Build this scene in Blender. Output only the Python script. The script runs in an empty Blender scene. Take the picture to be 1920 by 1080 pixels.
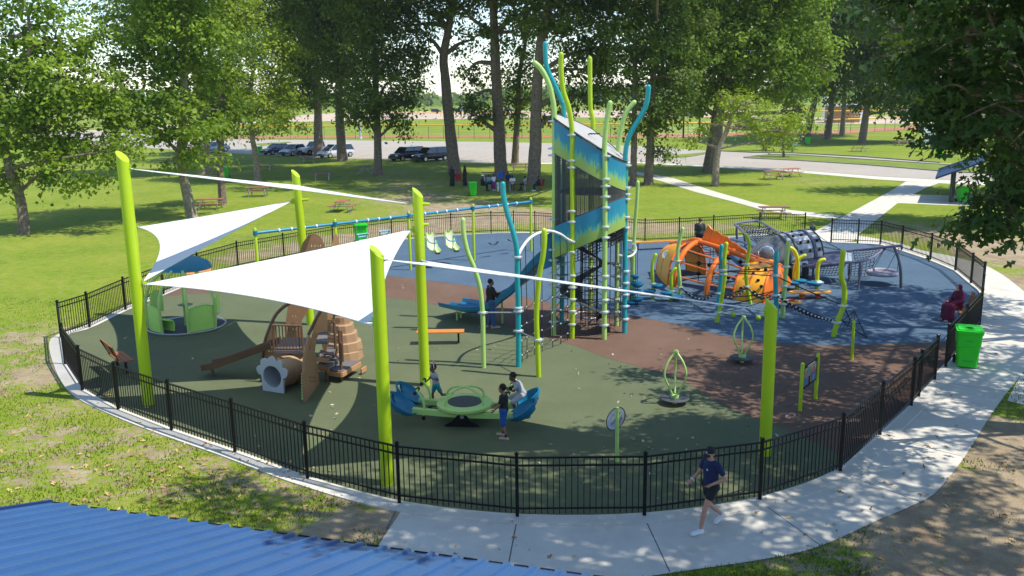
import bpy, bmesh, math, random
import numpy as np
from mathutils import Vector, Matrix
from mathutils.geometry import tessellate_polygon
random.seed(7); rng = np.random.default_rng(11)
scn = bpy.context.scene
COL = scn.collection
PI = math.pi
# ---------------------------------------------------------------- camera model (same numbers as the real camera below)
H = 8.0; F = 1687.0; PIT = math.radians(12.2); ROLL = math.atan(105/7910)
_cp, _sp, _cr, _sr = math.cos(PIT), math.sin(PIT), math.cos(ROLL), math.sin(ROLL)
FW = Vector((0, _cp, -_sp)); RT = Vector((_cr, -_sr*_sp, -_sr*_cp)); UP = Vector((_sr, _cr*_sp, _cr*_cp))
def ray(x, y): return FW + RT*((x-960)/F) + UP*((540-y)/F)
def P(x, y, z=0.0):
    d = ray(x, y); t = (z-H)/d.z; return Vector((d.x*t, d.y*t, z))
def PY(x, y, Y):
    d = ray(x, y); t = Y/d.y; return Vector((d.x*t, Y, H+d.z*t))
def V(*a): return Vector(a)
# ---------------------------------------------------------------- materials
MATS = {}
def nmat(name):
    m = bpy.data.materials.new(name); m.use_nodes = True
    nt = m.node_tree; b = nt.nodes['Principled BSDF']
    return m, nt, b
def N(nt, t, **kw):
    n = nt.nodes.new(t)
    for k, v in kw.items():
        if k in n.inputs.keys(): n.inputs[k].default_value = v
        else: setattr(n, k, v)
    return n
def mat(name, col, rough=0.5, metal=0.0, var=0.12, scale=6.0, bump=0.0, bscale=60.0, spec=0.5):
    """plain coat with a little uneven wear in colour and gloss"""
    if name in MATS: return MATS[name]
    m, nt, b = nmat(name); L = nt.links.new
    tc = N(nt, 'ShaderNodeTexCoord'); nz = N(nt, 'ShaderNodeTexNoise', Scale=scale, Detail=5.0, Roughness=0.65)
    L(tc.outputs['Object'], nz.inputs['Vector'])
    mp = N(nt, 'ShaderNodeMapRange'); mp.inputs[3].default_value = 1-var; mp.inputs[4].default_value = 1+var
    L(nz.outputs['Fac'], mp.inputs[0])
    mx = N(nt, 'ShaderNodeVectorMath', operation='SCALE'); mx.inputs[0].default_value = col
    L(mp.outputs[0], mx.inputs['Scale']); L(mx.outputs[0], b.inputs['Base Color'])
    mr = N(nt, 'ShaderNodeMapRange'); mr.inputs[3].default_value = max(0.03, rough-0.08); mr.inputs[4].default_value = min(1, rough+0.1)
    L(nz.outputs['Fac'], mr.inputs[0]); L(mr.outputs[0], b.inputs['Roughness'])
    b.inputs['Metallic'].default_value = metal
    b.inputs['Specular IOR Level'].default_value = spec
    if bump:
        n2 = N(nt, 'ShaderNodeTexNoise', Scale=bscale, Detail=4.0); L(tc.outputs['Object'], n2.inputs['Vector'])
        bp = N(nt, 'ShaderNodeBump', Strength=bump, Distance=0.01); L(n2.outputs['Fac'], bp.inputs['Height']); L(bp.outputs[0], b.inputs['Normal'])
    MATS[name] = m; return m
def two_tone(name, a, c, scale, rough=0.9, lo=0.4, hi=0.6, bump=0.3, bscale=200, fine=None, amp=.28):
    if name in MATS: return MATS[name]
    m, nt, b = nmat(name); L = nt.links.new
    tc = N(nt, 'ShaderNodeTexCoord'); n1 = N(nt, 'ShaderNodeTexNoise', Scale=scale, Detail=8.0, Roughness=0.7)
    L(tc.outputs['Object'], n1.inputs['Vector'])
    rp = N(nt, 'ShaderNodeValToRGB'); e = rp.color_ramp.elements
    e[0].position = lo; e[0].color = (*a, 1); e[1].position = hi; e[1].color = (*c, 1)
    L(n1.outputs['Fac'], rp.inputs[0])
    n2 = N(nt, 'ShaderNodeTexNoise', Scale=fine or bscale, Detail=3.0); L(tc.outputs['Object'], n2.inputs['Vector'])
    mp = N(nt, 'ShaderNodeMapRange'); mp.inputs[1].default_value = .3; mp.inputs[2].default_value = .7; mp.inputs[3].default_value = 1-amp; mp.inputs[4].default_value = 1+amp
    L(n2.outputs['Fac'], mp.inputs[0])
    sc = N(nt, 'ShaderNodeVectorMath', operation='SCALE'); L(rp.outputs[0], sc.inputs[0]); L(mp.outputs[0], sc.inputs['Scale'])
    L(sc.outputs[0], b.inputs['Base Color']); b.inputs['Roughness'].default_value = rough
    b.inputs['Specular IOR Level'].default_value = 0.25
    if bump:
        bp = N(nt, 'ShaderNodeBump', Strength=bump, Distance=0.02); L(n2.outputs['Fac'], bp.inputs['Height']); L(bp.outputs[0], b.inputs['Normal'])
    MATS[name] = m; return m
LIME = mat('lime_paint', (.40, .56, .012), .32, var=.08, scale=2)
LGREEN = mat('light_green_paint', (.40, .60, .17), .38, var=.08, scale=2)
APPLE = mat('apple_green_plastic', (.42, .72, .15), .4, var=.08, scale=3)
TEAL = mat('teal_paint', (.012, .32, .36), .3, var=.08, scale=2)
BLUEPL = mat('blue_plastic', (.006, .165, .30), .33, var=.1, scale=3)
BEAMBLUE = mat('blue_beam_paint', (.02, .22, .36), .3, var=.08)
WHITEP = mat('white_paint', (.72, .74, .76), .35, var=.06)
CLAMP = mat('pale_grey_clamp', (.55, .59, .62), .4, var=.08)
BLACKM = mat('black_coated_metal', (.006, .006, .007), .42, var=.2, scale=9, spec=.28)
ROPE = mat('black_rope', (.014, .014, .017), .8, var=.3, scale=40)
BELT = mat('black_rubber_belt', (.038, .04, .044), .65, var=.3, scale=8, bump=.2)
DKGREY = mat('dark_grey_rubber', (.05, .055, .06), .7, var=.2, scale=8)
GREYM = mat('grey_metal', (.28, .29, .31), .4, metal=.4, var=.1)
GALV = mat('galvanised_steel', (.42, .43, .44), .4, metal=.7, var=.15)
ORANGE = mat('orange_paint', (.75, .16, .010), .32, var=.08, scale=2)
ORYEL = mat('orange_yellow_plastic', (.85, .37, .012), .4, var=.1, scale=2)
FINOR = mat('fin_orange_plastic', (.72, .21, .018), .42, var=.1, scale=2)
PURPLE = mat('lilac_paint', (.165, .16, .245), .35, var=.1)
PURPD = mat('lilac_sheet_plastic', (.085, .082, .135), .4, var=.12)
PALELIL = mat('pale_lilac_plastic', (.36, .33, .38), .5, var=.08)
ROCKGR = mat('rocket_grey_plastic', (.16, .175, .19), .38, var=.12)
BROWNP = mat('brown_wood_look_panel', (.29, .155, .075), .55, var=.22, scale=5, bump=.15, bscale=25)
TANP = mat('tan_panel', (.46, .245, .11), .55, var=.18, scale=5, bump=.15, bscale=25)
BROWND = mat('dark_brown_tube', (.14, .072, .038), .45, var=.12)
DECKGR = mat('grey_deck_coating', (.13, .12, .125), .7, var=.2, bump=.2)
ROCKTAN = mat('tan_rock_plastic', (.36, .22, .12), .7, var=.22, scale=7, bump=.3, bscale=18)
TUNTAN = mat('tan_tunnel_plastic', (.40, .26, .15), .5, var=.12)
STONEWH = mat('pale_grey_plastic', (.45, .47, .49), .5, var=.1)
CREAM = mat('cream_plastic', (.62, .62, .42), .45, var=.1)
BENCHOR = mat('orange_slat', (.62, .22, .035), .5, var=.2, scale=4)
BENCHBR = mat('brown_orange_slat', (.30, .10, .03), .55, var=.25, scale=4)
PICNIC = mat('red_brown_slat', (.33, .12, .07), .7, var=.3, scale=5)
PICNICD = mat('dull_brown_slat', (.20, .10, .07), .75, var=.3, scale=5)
BIN = mat('green_bin_plastic', (.02, .58, .012), .42, var=.08, scale=4)
BIND = mat('darker_green_bin_plastic', (.02, .34, .05), .45, var=.08, scale=4)
TYRE = mat('tyre_rubber', (.015, .015, .016), .8, var=.3)
RIM = mat('wheel_rim', (.5, .51, .52), .3, metal=.8)
CHROME = mat('head_lamp_lens', (.75, .77, .8), .12)
TAIL = mat('tail_lamp_lens', (.35, .01, .01), .2)
HYDR = mat('blue_fountain_paint', (.01, .20, .55), .35)
ROOFBL = mat('blue_metal_roof', (.038, .108, .26), .36, metal=.1, var=.16, scale=1.6)
ROOFDB = mat('dark_blue_roof', (.02, .055, .15), .4)
BRICK = mat('tan_brick', (.36, .20, .09), .8, var=.2, scale=8)
CONCB = mat('pale_block_wall', (.55, .52, .47), .85, var=.1)
YELTOP = mat('yellow_fence_cap', (.75, .42, .02), .5)
SAILM = None
def glass_mat():
    m, nt, b = nmat('dark_window_glass'); b.inputs['Base Color'].default_value = (.012, .015, .02, 1); b.inputs['Roughness'].default_value = .06
    b.inputs['Specular IOR Level'].default_value = .9
    return m
GLASS = glass_mat()
def dome_mat():
    m, nt, b = nmat('clear_dome'); b.inputs['Base Color'].default_value = (.30, .33, .36, 1); b.inputs['Roughness'].default_value = .05
    b.inputs['Transmission Weight'].default_value = .6; b.inputs['IOR'].default_value = 1.25
    return m
DOME = dome_mat()
def sail_mat():
    m, nt, b = nmat('white_sail_cloth'); L = nt.links.new
    tc = N(nt, 'ShaderNodeTexCoord'); nz = N(nt, 'ShaderNodeTexNoise', Scale=1.3, Detail=6.0); L(tc.outputs['Object'], nz.inputs['Vector'])
    rp = N(nt, 'ShaderNodeValToRGB'); rp.color_ramp.elements[0].color = (.80, .80, .80, 1); rp.color_ramp.elements[1].color = (.90, .90, .90, 1)
    L(nz.outputs['Fac'], rp.inputs[0])
    d = N(nt, 'ShaderNodeBsdfDiffuse'); t = N(nt, 'ShaderNodeBsdfTranslucent'); L(rp.outputs[0], d.inputs[0]); t.inputs[0].default_value = (.8, .83, .86, 1)
    mx = N(nt, 'ShaderNodeMixShader'); mx.inputs[0].default_value = .22
    L(d.outputs[0], mx.inputs[1]); L(t.outputs[0], mx.inputs[2]); L(mx.outputs[0], nt.nodes['Material Output'].inputs['Surface'])
    wv = N(nt, 'ShaderNodeTexNoise', Scale=.9, Detail=3.0); L(tc.outputs['Object'], wv.inputs['Vector'])
    bp = N(nt, 'ShaderNodeBump', Strength=.25, Distance=.15); L(wv.outputs['Fac'], bp.inputs['Height']); L(bp.outputs[0], d.inputs['Normal'])
    return m
SAILM = sail_mat()
def leaf_mat(name, c1, c2, trans, hue=.5):
    """leaf colour varies from leaf to leaf (attribute 'tone'), light passes through"""
    m, nt, b = nmat(name); L = nt.links.new
    at = N(nt, 'ShaderNodeAttribute', attribute_name='tone')
    rp = N(nt, 'ShaderNodeValToRGB'); e = rp.color_ramp.elements; e[0].color = (*c1, 1); e[1].color = (*c2, 1)
    L(at.outputs['Fac'], rp.inputs[0]); L(rp.outputs[0], b.inputs['Base Color'])
    b.inputs['Roughness'].default_value = .5; b.inputs['Specular IOR Level'].default_value = .22
    t = N(nt, 'ShaderNodeBsdfTranslucent')
    sc = N(nt, 'ShaderNodeMix', data_type='RGBA'); sc.inputs[0].default_value = .55
    L(rp.outputs[0], sc.inputs[6]); sc.inputs[7].default_value = (.22, .34, .02, 1); L(sc.outputs[2], t.inputs[0])
    mx = N(nt, 'ShaderNodeMixShader'); mx.inputs[0].default_value = trans
    L(b.outputs[0], mx.inputs[1]); L(t.outputs[0], mx.inputs[2]); L(mx.outputs[0], nt.nodes['Material Output'].inputs['Surface'])
    return m
LEAF_MID = leaf_mat('mid_green_leaves', (.064, .130, .010), (.31, .43, .032), .46)
LEAF_DARK = leaf_mat('dark_green_leaves', (.042, .086, .010), (.18, .26, .028), .40)
LEAF_LITE = leaf_mat('yellow_green_leaves', (.19, .28, .016), (.44, .52, .05), .48)
LEAF_OAK = leaf_mat('deep_green_oak_leaves', (.016, .045, .012), (.062, .12, .025), .24)
def bark_mat(name, a, c):
    m = two_tone(name, a, c, 5, .95, .35, .65, .8, 22); return m
BARK = bark_mat('grey_brown_bark', (.12, .09, .068), (.27, .21, .165))
BARK2 = bark_mat('tan_bark', (.18, .14, .105), (.38, .31, .235))
def skin(name, c): return mat(name, c, .5, var=.06)
SK_L = skin('light_skin', (.50, .25, .17)); SK_B = skin('brown_skin', (.13, .055, .03)); SK_M = skin('medium_skin', (.27, .13, .075))
def cloth(name, c): return mat(name, c, .85, var=.18, scale=14, bump=.35, bscale=16)
# ---------------------------------------------------------------- mesh builder
def frame_from(d):
    d = d.normalized(); a = Vector((0, 0, 1)) if abs(d.z) < .93 else Vector((0, 1, 0))
    u = d.cross(a).normalized(); v = u.cross(d).normalized(); return u, v
class MB:
    def __init__(s): s.v = []; s.f = []; s.m = []; s.mi = 0
    def add(s, vs, fs):
        o = len(s.v); s.v.extend([tuple(q) for q in vs]); s.f.extend([tuple(i+o for i in f) for f in fs]); s.m.extend([s.mi]*len(fs)); return s
    def obox(s, c, a, b, d):
        c = Vector(c); vs = [c+a*i+b*j+d*k for k in (-1, 1) for j in (-1, 1) for i in (-1, 1)]
        return s.add(vs, [(0, 2, 3, 1), (4, 5, 7, 6), (0, 1, 5, 4), (2, 6, 7, 3), (0, 4, 6, 2), (1, 3, 7, 5)])
    def box(s, c, sz, rz=0.0):
        cz, sz_ = math.cos(rz), math.sin(rz)
        return s.obox(c, V(cz, sz_, 0)*(sz[0]/2), V(-sz_, cz, 0)*(sz[1]/2), V(0, 0, sz[2]/2))
    def bar(s, p, q, w, h):
        p, q = Vector(p), Vector(q); d = q-p; u, v = frame_from(d)
        return s.obox((p+q)/2, d/2, u*(w/2), v*(h/2))
    def tube(s, pts, r, n=8, closed=False, cap=True):
        pts = [Vector(p) for p in pts]; k = len(pts)
        rs = list(r) if isinstance(r, (list, tuple)) else [r]*k
        vs = []; u = None
        for i in range(k):
            if closed: d = pts[(i+1) % k]-pts[i-1]
            else: d = pts[min(i+1, k-1)]-pts[max(i-1, 0)]
            d = d.normalized() if d.length > 1e-9 else V(0, 0, 1)
            if u is None: u, _ = frame_from(d)
            u = (u-d*u.dot(d)); u = u.normalized() if u.length > 1e-6 else frame_from(d)[0]
            w = d.cross(u)
            for j in range(n):
                a = 2*PI*j/n; vs.append(pts[i]+(u*math.cos(a)+w*math.sin(a))*rs[i])
        fs = []
        for i in range(k if closed else k-1):
            for j in range(n):
                a, b = i*n+j, i*n+(j+1) % n; c, d2 = ((i+1) % k)*n+(j+1) % n, ((i+1) % k)*n+j
                fs.append((a, b, c, d2))
        if cap and not closed:
            fs.append(tuple(range(n-1, -1, -1))); fs.append(tuple((k-1)*n+j for j in range(n)))
        return s.add(vs, fs)
    def rtube(s, pts, r, n=10):
        """tube with a rounded top end"""
        pts = [Vector(p) for p in pts]; d = (pts[-1]-pts[-2]).normalized()
        ex = [pts[-1]+d*r*.5, pts[-1]+d*r*.85, pts[-1]+d*r]
        return s.tube(pts+ex, [r]*len(pts)+[r*.86, r*.5, r*.08], n)
    def cyl(s, p, q, r, n=12, r2=None): return s.tube([p, q], [r, r if r2 is None else r2], n)
    def ell(s, c, r, n=10, k=7, rot=None):
        c = Vector(c); r = (r, r, r) if isinstance(r, (int, float)) else r
        vs = []; fs = []
        for i in range(k+1):
            t = PI*i/k
            for j in range(n):
                a = 2*PI*j/n; q = Vector((r[0]*math.sin(t)*math.cos(a), r[1]*math.sin(t)*math.sin(a), -r[2]*math.cos(t)))
                vs.append(c+(rot @ q if rot else q))
        for i in range(k):
            for j in range(n): fs.append((i*n+j, i*n+(j+1) % n, (i+1)*n+(j+1) % n, (i+1)*n+j))
        return s.add(vs, fs)
    def lathe(s, prof, c, n=16, ax=V(0, 0, 1)):
        u, v = frame_from(ax); ax = ax.normalized(); c = Vector(c); k = len(prof); vs = []; fs = []
        for r, z in prof:
            for j in range(n):
                a = 2*PI*j/n; vs.append(c+ax*z+(u*math.cos(a)+v*math.sin(a))*r)
        for i in range(k-1):
            for j in range(n): fs.append((i*n+j, i*n+(j+1) % n, (i+1)*n+(j+1) % n, (i+1)*n+j))
        return s.add(vs, fs)
    def ring(s, c, R, r, ax=V(0, 0, 1), n=24, m=6):
        u, v = frame_from(ax); return s.tube([Vector(c)+(u*math.cos(2*PI*i/n)+v*math.sin(2*PI*i/n))*R for i in range(n)], r, m, closed=True)
    def poly(s, pts):
        """flat sheet, any outline"""
        pts = [Vector(p) for p in pts]
        tris = tessellate_polygon([[Vector((p.x, p.y, 0)) for p in pts]])
        n = V(0, 0, 0)
        fs = []
        for t in tris:
            a, b, c = (pts[i] for i in t)
            fs.append(tuple(t) if (b-a).cross(c-a).z > 0 else (t[0], t[2], t[1]))
        return s.add(pts, fs)
    def prism(s, pts2, o, ux, uy, th, holes=()):
        """outline (2D) in plane (o,ux,uy), thickness th centred on the plane, holes cut through"""
        o = Vector(o); nz = ux.cross(uy).normalized()*(th/2)
        loops = [list(pts2)]+[list(h) for h in holes]
        flat = [p for l in loops for p in l]
        tris = tessellate_polygon([[Vector((p[0], p[1], 0)) for p in l] for l in loops])
        k = len(flat); q = [o+ux*p[0]+uy*p[1] for p in flat]
        vs = [a+nz for a in q]+[a-nz for a in q]; fs = []
        for t in tris:
            a, b, c = (flat[i] for i in t)
            up = ((b[0]-a[0])*(c[1]-a[1])-(b[1]-a[1])*(c[0]-a[0])) > 0
            t = tuple(t) if up else (t[0], t[2], t[1])
            fs.append(t); fs.append((t[2]+k, t[1]+k, t[0]+k))
        base = 0
        for l in loops:
            m = len(l)
            for i in range(m):
                a, b = base+i, base+(i+1) % m; fs.append((a, b, b+k, a+k))
            base += m
        return s.add(vs, fs)
    def sheet(s, rows, th=0.0):
        """grid of points; th > 0 gives it thickness"""
        rows = [[Vector(p) for p in r] for r in rows]; a, b = len(rows), len(rows[0])
        idx = lambda i, j: i*b+j
        if th <= 0:
            return s.add([p for r in rows for p in r], [(idx(i, j), idx(i, j+1), idx(i+1, j+1), idx(i+1, j)) for i in range(a-1) for j in range(b-1)])
        top = []; bot = []
        for i in range(a):
            for j in range(b):
                du = rows[min(i+1, a-1)][j]-rows[max(i-1, 0)][j]; dv = rows[i][min(j+1, b-1)]-rows[i][max(j-1, 0)]
                n = du.cross(dv); n = n.normalized()*(th/2) if n.length > 1e-9 else V(0, 0, th/2)
                top.append(rows[i][j]+n); bot.append(rows[i][j]-n)
        k = a*b; fs = []
        for i in range(a-1):
            for j in range(b-1):
                q = (idx(i, j), idx(i, j+1), idx(i+1, j+1), idx(i+1, j)); fs.append(q); fs.append(tuple(x+k for x in q[::-1]))
        ed = [idx(0, j) for j in range(b)]+[idx(i, b-1) for i in range(1, a)]+[idx(a-1, j) for j in range(b-2, -1, -1)]+[idx(i, 0) for i in range(a-2, 0, -1)]
        for i in range(len(ed)):
            x, y = ed[i], ed[(i+1) % len(ed)]; fs.append((y, x, x+k, y+k))
        return s.add(top+bot, fs)
    def build(s, name, m, parent=None, smooth=True, ang=38):
        off = V(0, 0, 0)
        if parent is not None:
            t = parent
            while t.parent: t = t.parent
            off = Vector(ORG.get(t.name, (0, 0, 0)))
        me = bpy.data.meshes.new(name)
        me.from_pydata([(x-off.x, y-off.y, z-off.z) for x, y, z in s.v], [], s.f)
        ms = m if isinstance(m, (list, tuple)) else [m]
        for q in ms: me.materials.append(q)
        if len(ms) > 1: me.polygons.foreach_set('material_index', s.m)
        me.update()
        if smooth:
            me.shade_smooth(); me.set_sharp_from_angle(angle=math.radians(ang))
        o = bpy.data.objects.new(name, me); COL.objects.link(o)
        if parent is not None: o.parent = parent
        return o
ORG = {}
def tag(o, label=None, cat=None, group=None, kind=None):
    if label: o['label'] = label
    if cat: o['category'] = cat
    if group: o['group'] = group
    if kind: o['kind'] = kind
    return o
def thing(name, label, cat, loc=(0, 0, 0), group=None):
    o = bpy.data.objects.new(name, None); COL.objects.link(o); o.empty_display_size = .2
    o.location = loc; ORG[o.name] = tuple(loc); return tag(o, label, cat, group)
def struct(o): o['kind'] = 'structure'; return o
def dup(o, loc=None, rz=None, label=None, sc=None, parent=None):
    c = o.copy(); COL.objects.link(c)
    if parent is not None: c.parent = parent
    for ch in o.children: dup(ch, parent=c)
    if loc is not None: c.location = loc
    if rz is not None: c.rotation_euler = (0, 0, rz)
    if sc is not None: c.scale = (sc, sc, sc) if not isinstance(sc, (tuple, list)) else sc
    if label: c['label'] = label
    return c
def cr(pts, n=6, closed=False):
    """Catmull-Rom through points"""
    pts = [Vector(p) for p in pts]; k = len(pts); out = []
    rngk = range(k if closed else k-1)
    for i in rngk:
        if closed: a, b, c, d = pts[i-1], pts[i], pts[(i+1) % k], pts[(i+2) % k]
        else: a, b, c, d = pts[max(i-1, 0)], pts[i], pts[i+1], pts[min(i+2, k-1)]
        for j in range(n):
            t = j/n; out.append(.5*((2*b)+(c-a)*t+(2*a-5*b+4*c-d)*t*t+(3*b-a-3*c+d)*t**3))
    if not closed: out.append(pts[-1])
    return out
def resample(pts, step):
    pts = [Vector(p) for p in pts]; ds = [0]
    for a, b in zip(pts, pts[1:]): ds.append(ds[-1]+(b-a).length)
    n = max(1, round(ds[-1]/step)); out = []; j = 0
    for i in range(n+1):
        t = ds[-1]*i/n
        while j < len(ds)-2 and ds[j+1] < t: j += 1
        L_ = ds[j+1]-ds[j]; out.append(pts[j].lerp(pts[j+1], (t-ds[j])/L_ if L_ > 0 else 0))
    return out
# ================================================================ SETTING
def surf(name, pts, z, m, extra=None):
    mb = MB(); mb.poly([V(p[0], p[1], z) for p in pts]); return struct(mb.build(name, m, smooth=False))
FEN_A = [(1752,713),(1722,745),(1708,762),(1649,817),(1575,885),(1424,938),(1208,968),(970,970),(749,945),(577,899),(441,849),(322,808),(222,769),(155,733),(123,684),(115,634),(168,615),(236,582),(307,553),(373,526),(447,503),(533,486),(625,468),(735,452),(846,442),(921,438),(963,437),(1003,438),(1070,443),(1140,449),(1209,455),(1273,452),(1337,448),(1423,442),(1508,443)]
FEN_B = [(1558,455),(1608,457),(1650,459),(1690,470),(1744,488),(1791,508),(1820,532),(1842,552),(1836,612),(1773,689)]
fa = [P(*q) for q in FEN_A]; fb = [P(*q) for q in FEN_B]
ca = cr(fa, 6); cb = cr(fb, 6)
ring = resample(ca+cb+[ca[0]], .6)[:-1]
def offs(pts, d, closed=True):
    out = []; k = len(pts)
    for i in range(k):
        a, b = pts[i-1], pts[(i+1) % k]
        if not closed: a, b = pts[max(i-1, 0)], pts[min(i+1, k-1)]
        t = (b-a).normalized(); out.append(pts[i]+V(-t.y, t.x, 0)*d)
    return out
# ---- ground sheet with worn, bare patches
DIRT = []
def dirt(px, py, rx, ry, s):
    g = P(px, py); DIRT.append((g.x, g.y, rx, ry, s))
for a in [(60,700,1.6,2.2,.55),(40,640,2.2,3,.45),(150,655,1.2,2.5,.45),(230,610,1.5,2,.3),(330,560,1.5,2.5,.3),(60,780,1.5,1.2,.35),(200,800,2,.8,.3),
          (1790,1005,2.5,1.7,.80),(1855,925,2.5,2.1,.80),(1680,1062,2.1,.9,.58),(1905,835,2,1.9,.82),(1900,1070,2,2,.85),(1560,1070,1.3,.5,.5),
          (700,975,1.2,.8,.85),(620,1010,1.3,.5,.6),(520,985,1.2,.5,.3),(420,960,1,.5,.35),
          (460,480,1.6,2.6,.6),(560,465,2.2,2.2,.6),(660,448,3,2.2,.65),(770,430,3.5,3,.75),(880,415,3.5,3.6,.8),(1000,405,4,4,.75),(1110,420,4,3,.65),(1240,428,4,3,.6),(1340,425,3,2,.45),
          (860,390,5,5,.6),(780,372,5,6,.5),(760,350,5,8,.4),(720,330,4,8,.35),(560,448,3,2,.3),(440,455,2,4,.25),
          (1760,440,3.5,3.5,.55),(1840,455,3,4,.7),(1890,480,2.5,4,.7),(1700,425,3,3,.4),(1660,418,2,3,.4),(1900,530,2,3,.6),
          (1530,340,4,6,.3),(1600,345,3,5,.25),(960,360,6,5,.3),(870,350,4,6,.3),(1180,430,3,3,.5),(1400,372,4,3,.15),
          (100,880,2.5,1.2,.40),(480,900,1.6,.7,.5),(200,900,1.4,.6,.5),(380,870,1.2,.5,.48),(60,900,1.0,.5,.5),(280,810,1.0,.5,.5),(180,830,1.2,.6,.46),(620,950,1.2,.5,.5),(300,860,2.5,1.2,.36),(400,900,2.5,1,.36),(250,930,2,1,.32),(20,830,2,1.5,.36),(560,940,1.5,.6,.4),(150,760,1.6,1.0,.4),(90,820,1.2,.6,.45),(330,840,1.2,.5,.42)]: dirt(*a)
def ground():
    xs = np.concatenate([[-2500, -900, -300, -120, -70], np.arange(-45, 50.1, .8), [75, 120, 300, 900, 2500]])
    ys = np.concatenate([[-300, -60, -20], np.arange(0, 100.1, .8), [112, 130, 160, 220, 320, 500, 900, 1800, 4000]])
    X, Y = np.meshgrid(xs, ys); d = np.zeros_like(X)
    for gx, gy, rx, ry, s in DIRT: d = np.maximum(d, s*np.exp(-(((X-gx)/rx)**2+((Y-gy)/ry)**2)*.7))
    nx, ny = len(xs), len(ys)
    vs = np.stack([X.ravel(), Y.ravel(), np.zeros(X.size)], 1)
    i = np.arange(nx-1); j = np.arange(ny-1); I, J = np.meshgrid(i, j); a = (J*nx+I).ravel()
    fs = np.stack([a, a+1, a+nx+1, a+nx], 1)
    me = bpy.data.meshes.new('ground'); me.from_pydata(vs.tolist(), [], fs.tolist())
    at = me.attributes.new('bare', 'FLOAT', 'POINT'); at.data.foreach_set('value', d.ravel().astype(np.float32))
    m, nt, b = nmat('lawn'); L = nt.links.new
    tc = N(nt, 'ShaderNodeTexCoord'); O = tc.outputs['Object']
    def noise(sc, de=6.0, ro=.65): n = N(nt, 'ShaderNodeTexNoise', Scale=sc, Detail=de, Roughness=ro); L(O, n.inputs['Vector']); return n.outputs['Fac']
    def ramp(f, stops):
        r = N(nt, 'ShaderNodeValToRGB'); e = r.color_ramp.elements
        while len(e) < len(stops): e.new(.5)
        for k, (p, c) in enumerate(stops): e[k].position = p; e[k].color = (*c, 1)
        L(f, r.inputs[0]); return r.outputs[0]
    def mix(f, a, c, bt='MIX'):
        q = N(nt, 'ShaderNodeMix', data_type='RGBA', blend_type=bt)
        if hasattr(f, 'links') or not isinstance(f, float): L(f, q.inputs[0])
        else: q.inputs[0].default_value = f
        L(a, q.inputs[6]); L(c, q.inputs[7]); return q.outputs[2]
    big = ramp(noise(.16, 5), [(.33, (.12, .20, .010)), (.5, (.195, .265, .018)), (.68, (.29, .305, .040))])
    mid = ramp(noise(1.7, 6, .7), [(.33, (.075, .150, .010)), (.52, (.17, .24, .018)), (.70, (.28, .265, .06))])
    g1 = mix(.5, big, mid)
    fine = ramp(noise(26, 4, .75), [(.3, (.45, .5, .4)), (.5, (1, 1, 1)), (.7, (1.5, 1.42, 1.35))])
    dry = N(nt, 'ShaderNodeMapRange', interpolation_type='SMOOTHSTEP'); dry.inputs[1].default_value = .50; dry.inputs[2].default_value = .68; dry.inputs[4].default_value = .75; L(noise(3.2, 7, .75), dry.inputs[0])
    straw = N(nt, 'ShaderNodeRGB'); straw.outputs[0].default_value = (.33, .26, .11, 1)
    g1 = mix(dry.outputs[0], g1, straw.outputs[0])
    grass = mix(1.0, g1, fine, 'MULTIPLY')
    soil = mix(1.0, ramp(noise(1.1, 8, .7), [(.3, (.22, .16, .10)), (.55, (.36, .28, .18)), (.75, (.46, .37, .25))]), ramp(noise(40, 4), [(.3, (.72, .72, .72)), (.7, (1.2, 1.2, 1.2))]), 'MULTIPLY')
    at_ = N(nt, 'ShaderNodeAttribute', attribute_name='bare')
    n1 = noise(1.3, 8, .72); n2 = noise(7, 6, .7)
    s1 = N(nt, 'ShaderNodeMath', operation='MULTIPLY_ADD'); L(n1, s1.inputs[0]); s1.inputs[1].default_value = 1.5; s1.inputs[2].default_value = -.75
    s2 = N(nt, 'ShaderNodeMath', operation='MULTIPLY_ADD'); L(n2, s2.inputs[0]); s2.inputs[1].default_value = 1.3; s2.inputs[2].default_value = -.65
    a1 = N(nt, 'ShaderNodeMath', operation='ADD'); L(s1.outputs[0], a1.inputs[0]); L(s2.outputs[0], a1.inputs[1])
    a2 = N(nt, 'ShaderNodeMath', operation='ADD'); L(a1.outputs[0], a2.inputs[0]); L(at_.outputs['Fac'], a2.inputs[1])
    mr = N(nt, 'ShaderNodeMapRange', interpolation_type='SMOOTHSTEP'); mr.inputs[1].default_value = .30; mr.inputs[2].default_value = .48; L(a2.outputs[0], mr.inputs[0])
    L(mix(mr.outputs[0], grass, soil), b.inputs['Base Color'])
    b.inputs['Roughness'].default_value = .95; b.inputs['Specular IOR Level'].default_value = .15
    bp = N(nt, 'ShaderNodeBump', Strength=.7, Distance=.05); L(noise(22, 5), bp.inputs['Height']); L(bp.outputs[0], b.inputs['Normal'])
    me.materials.append(m); o = bpy.data.objects.new('ground', me); COL.objects.link(o); struct(o)
ground()
GRASS2 = two_tone('mown_grass', (.12, .18, .018), (.19, .24, .035), .25, .95, .35, .65, .4, 22)
GREENR = two_tone('green_rubber_surface', (.092, .110, .056), (.118, .136, .072), .55, .9, .3, .7, .35, 130)
BROWNR = two_tone('brown_rubber_surface', (.120, .070, .047), (.165, .100, .070), .5, .9, .3, .7, .35, 130)
BLUER = two_tone('blue_rubber_surface', (.060, .102, .150), (.083, .132, .186), .5, .9, .3, .7, .35, 130)
CONC = two_tone('concrete', (.50, .468, .395), (.62, .585, .505), .9, .85, .3, .7, .15, 70)
ASPH = two_tone('worn_grey_asphalt', (.35, .31, .262), (.405, .36, .305), .12, .9, .3, .7, .0, 2, amp=.05)
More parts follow.
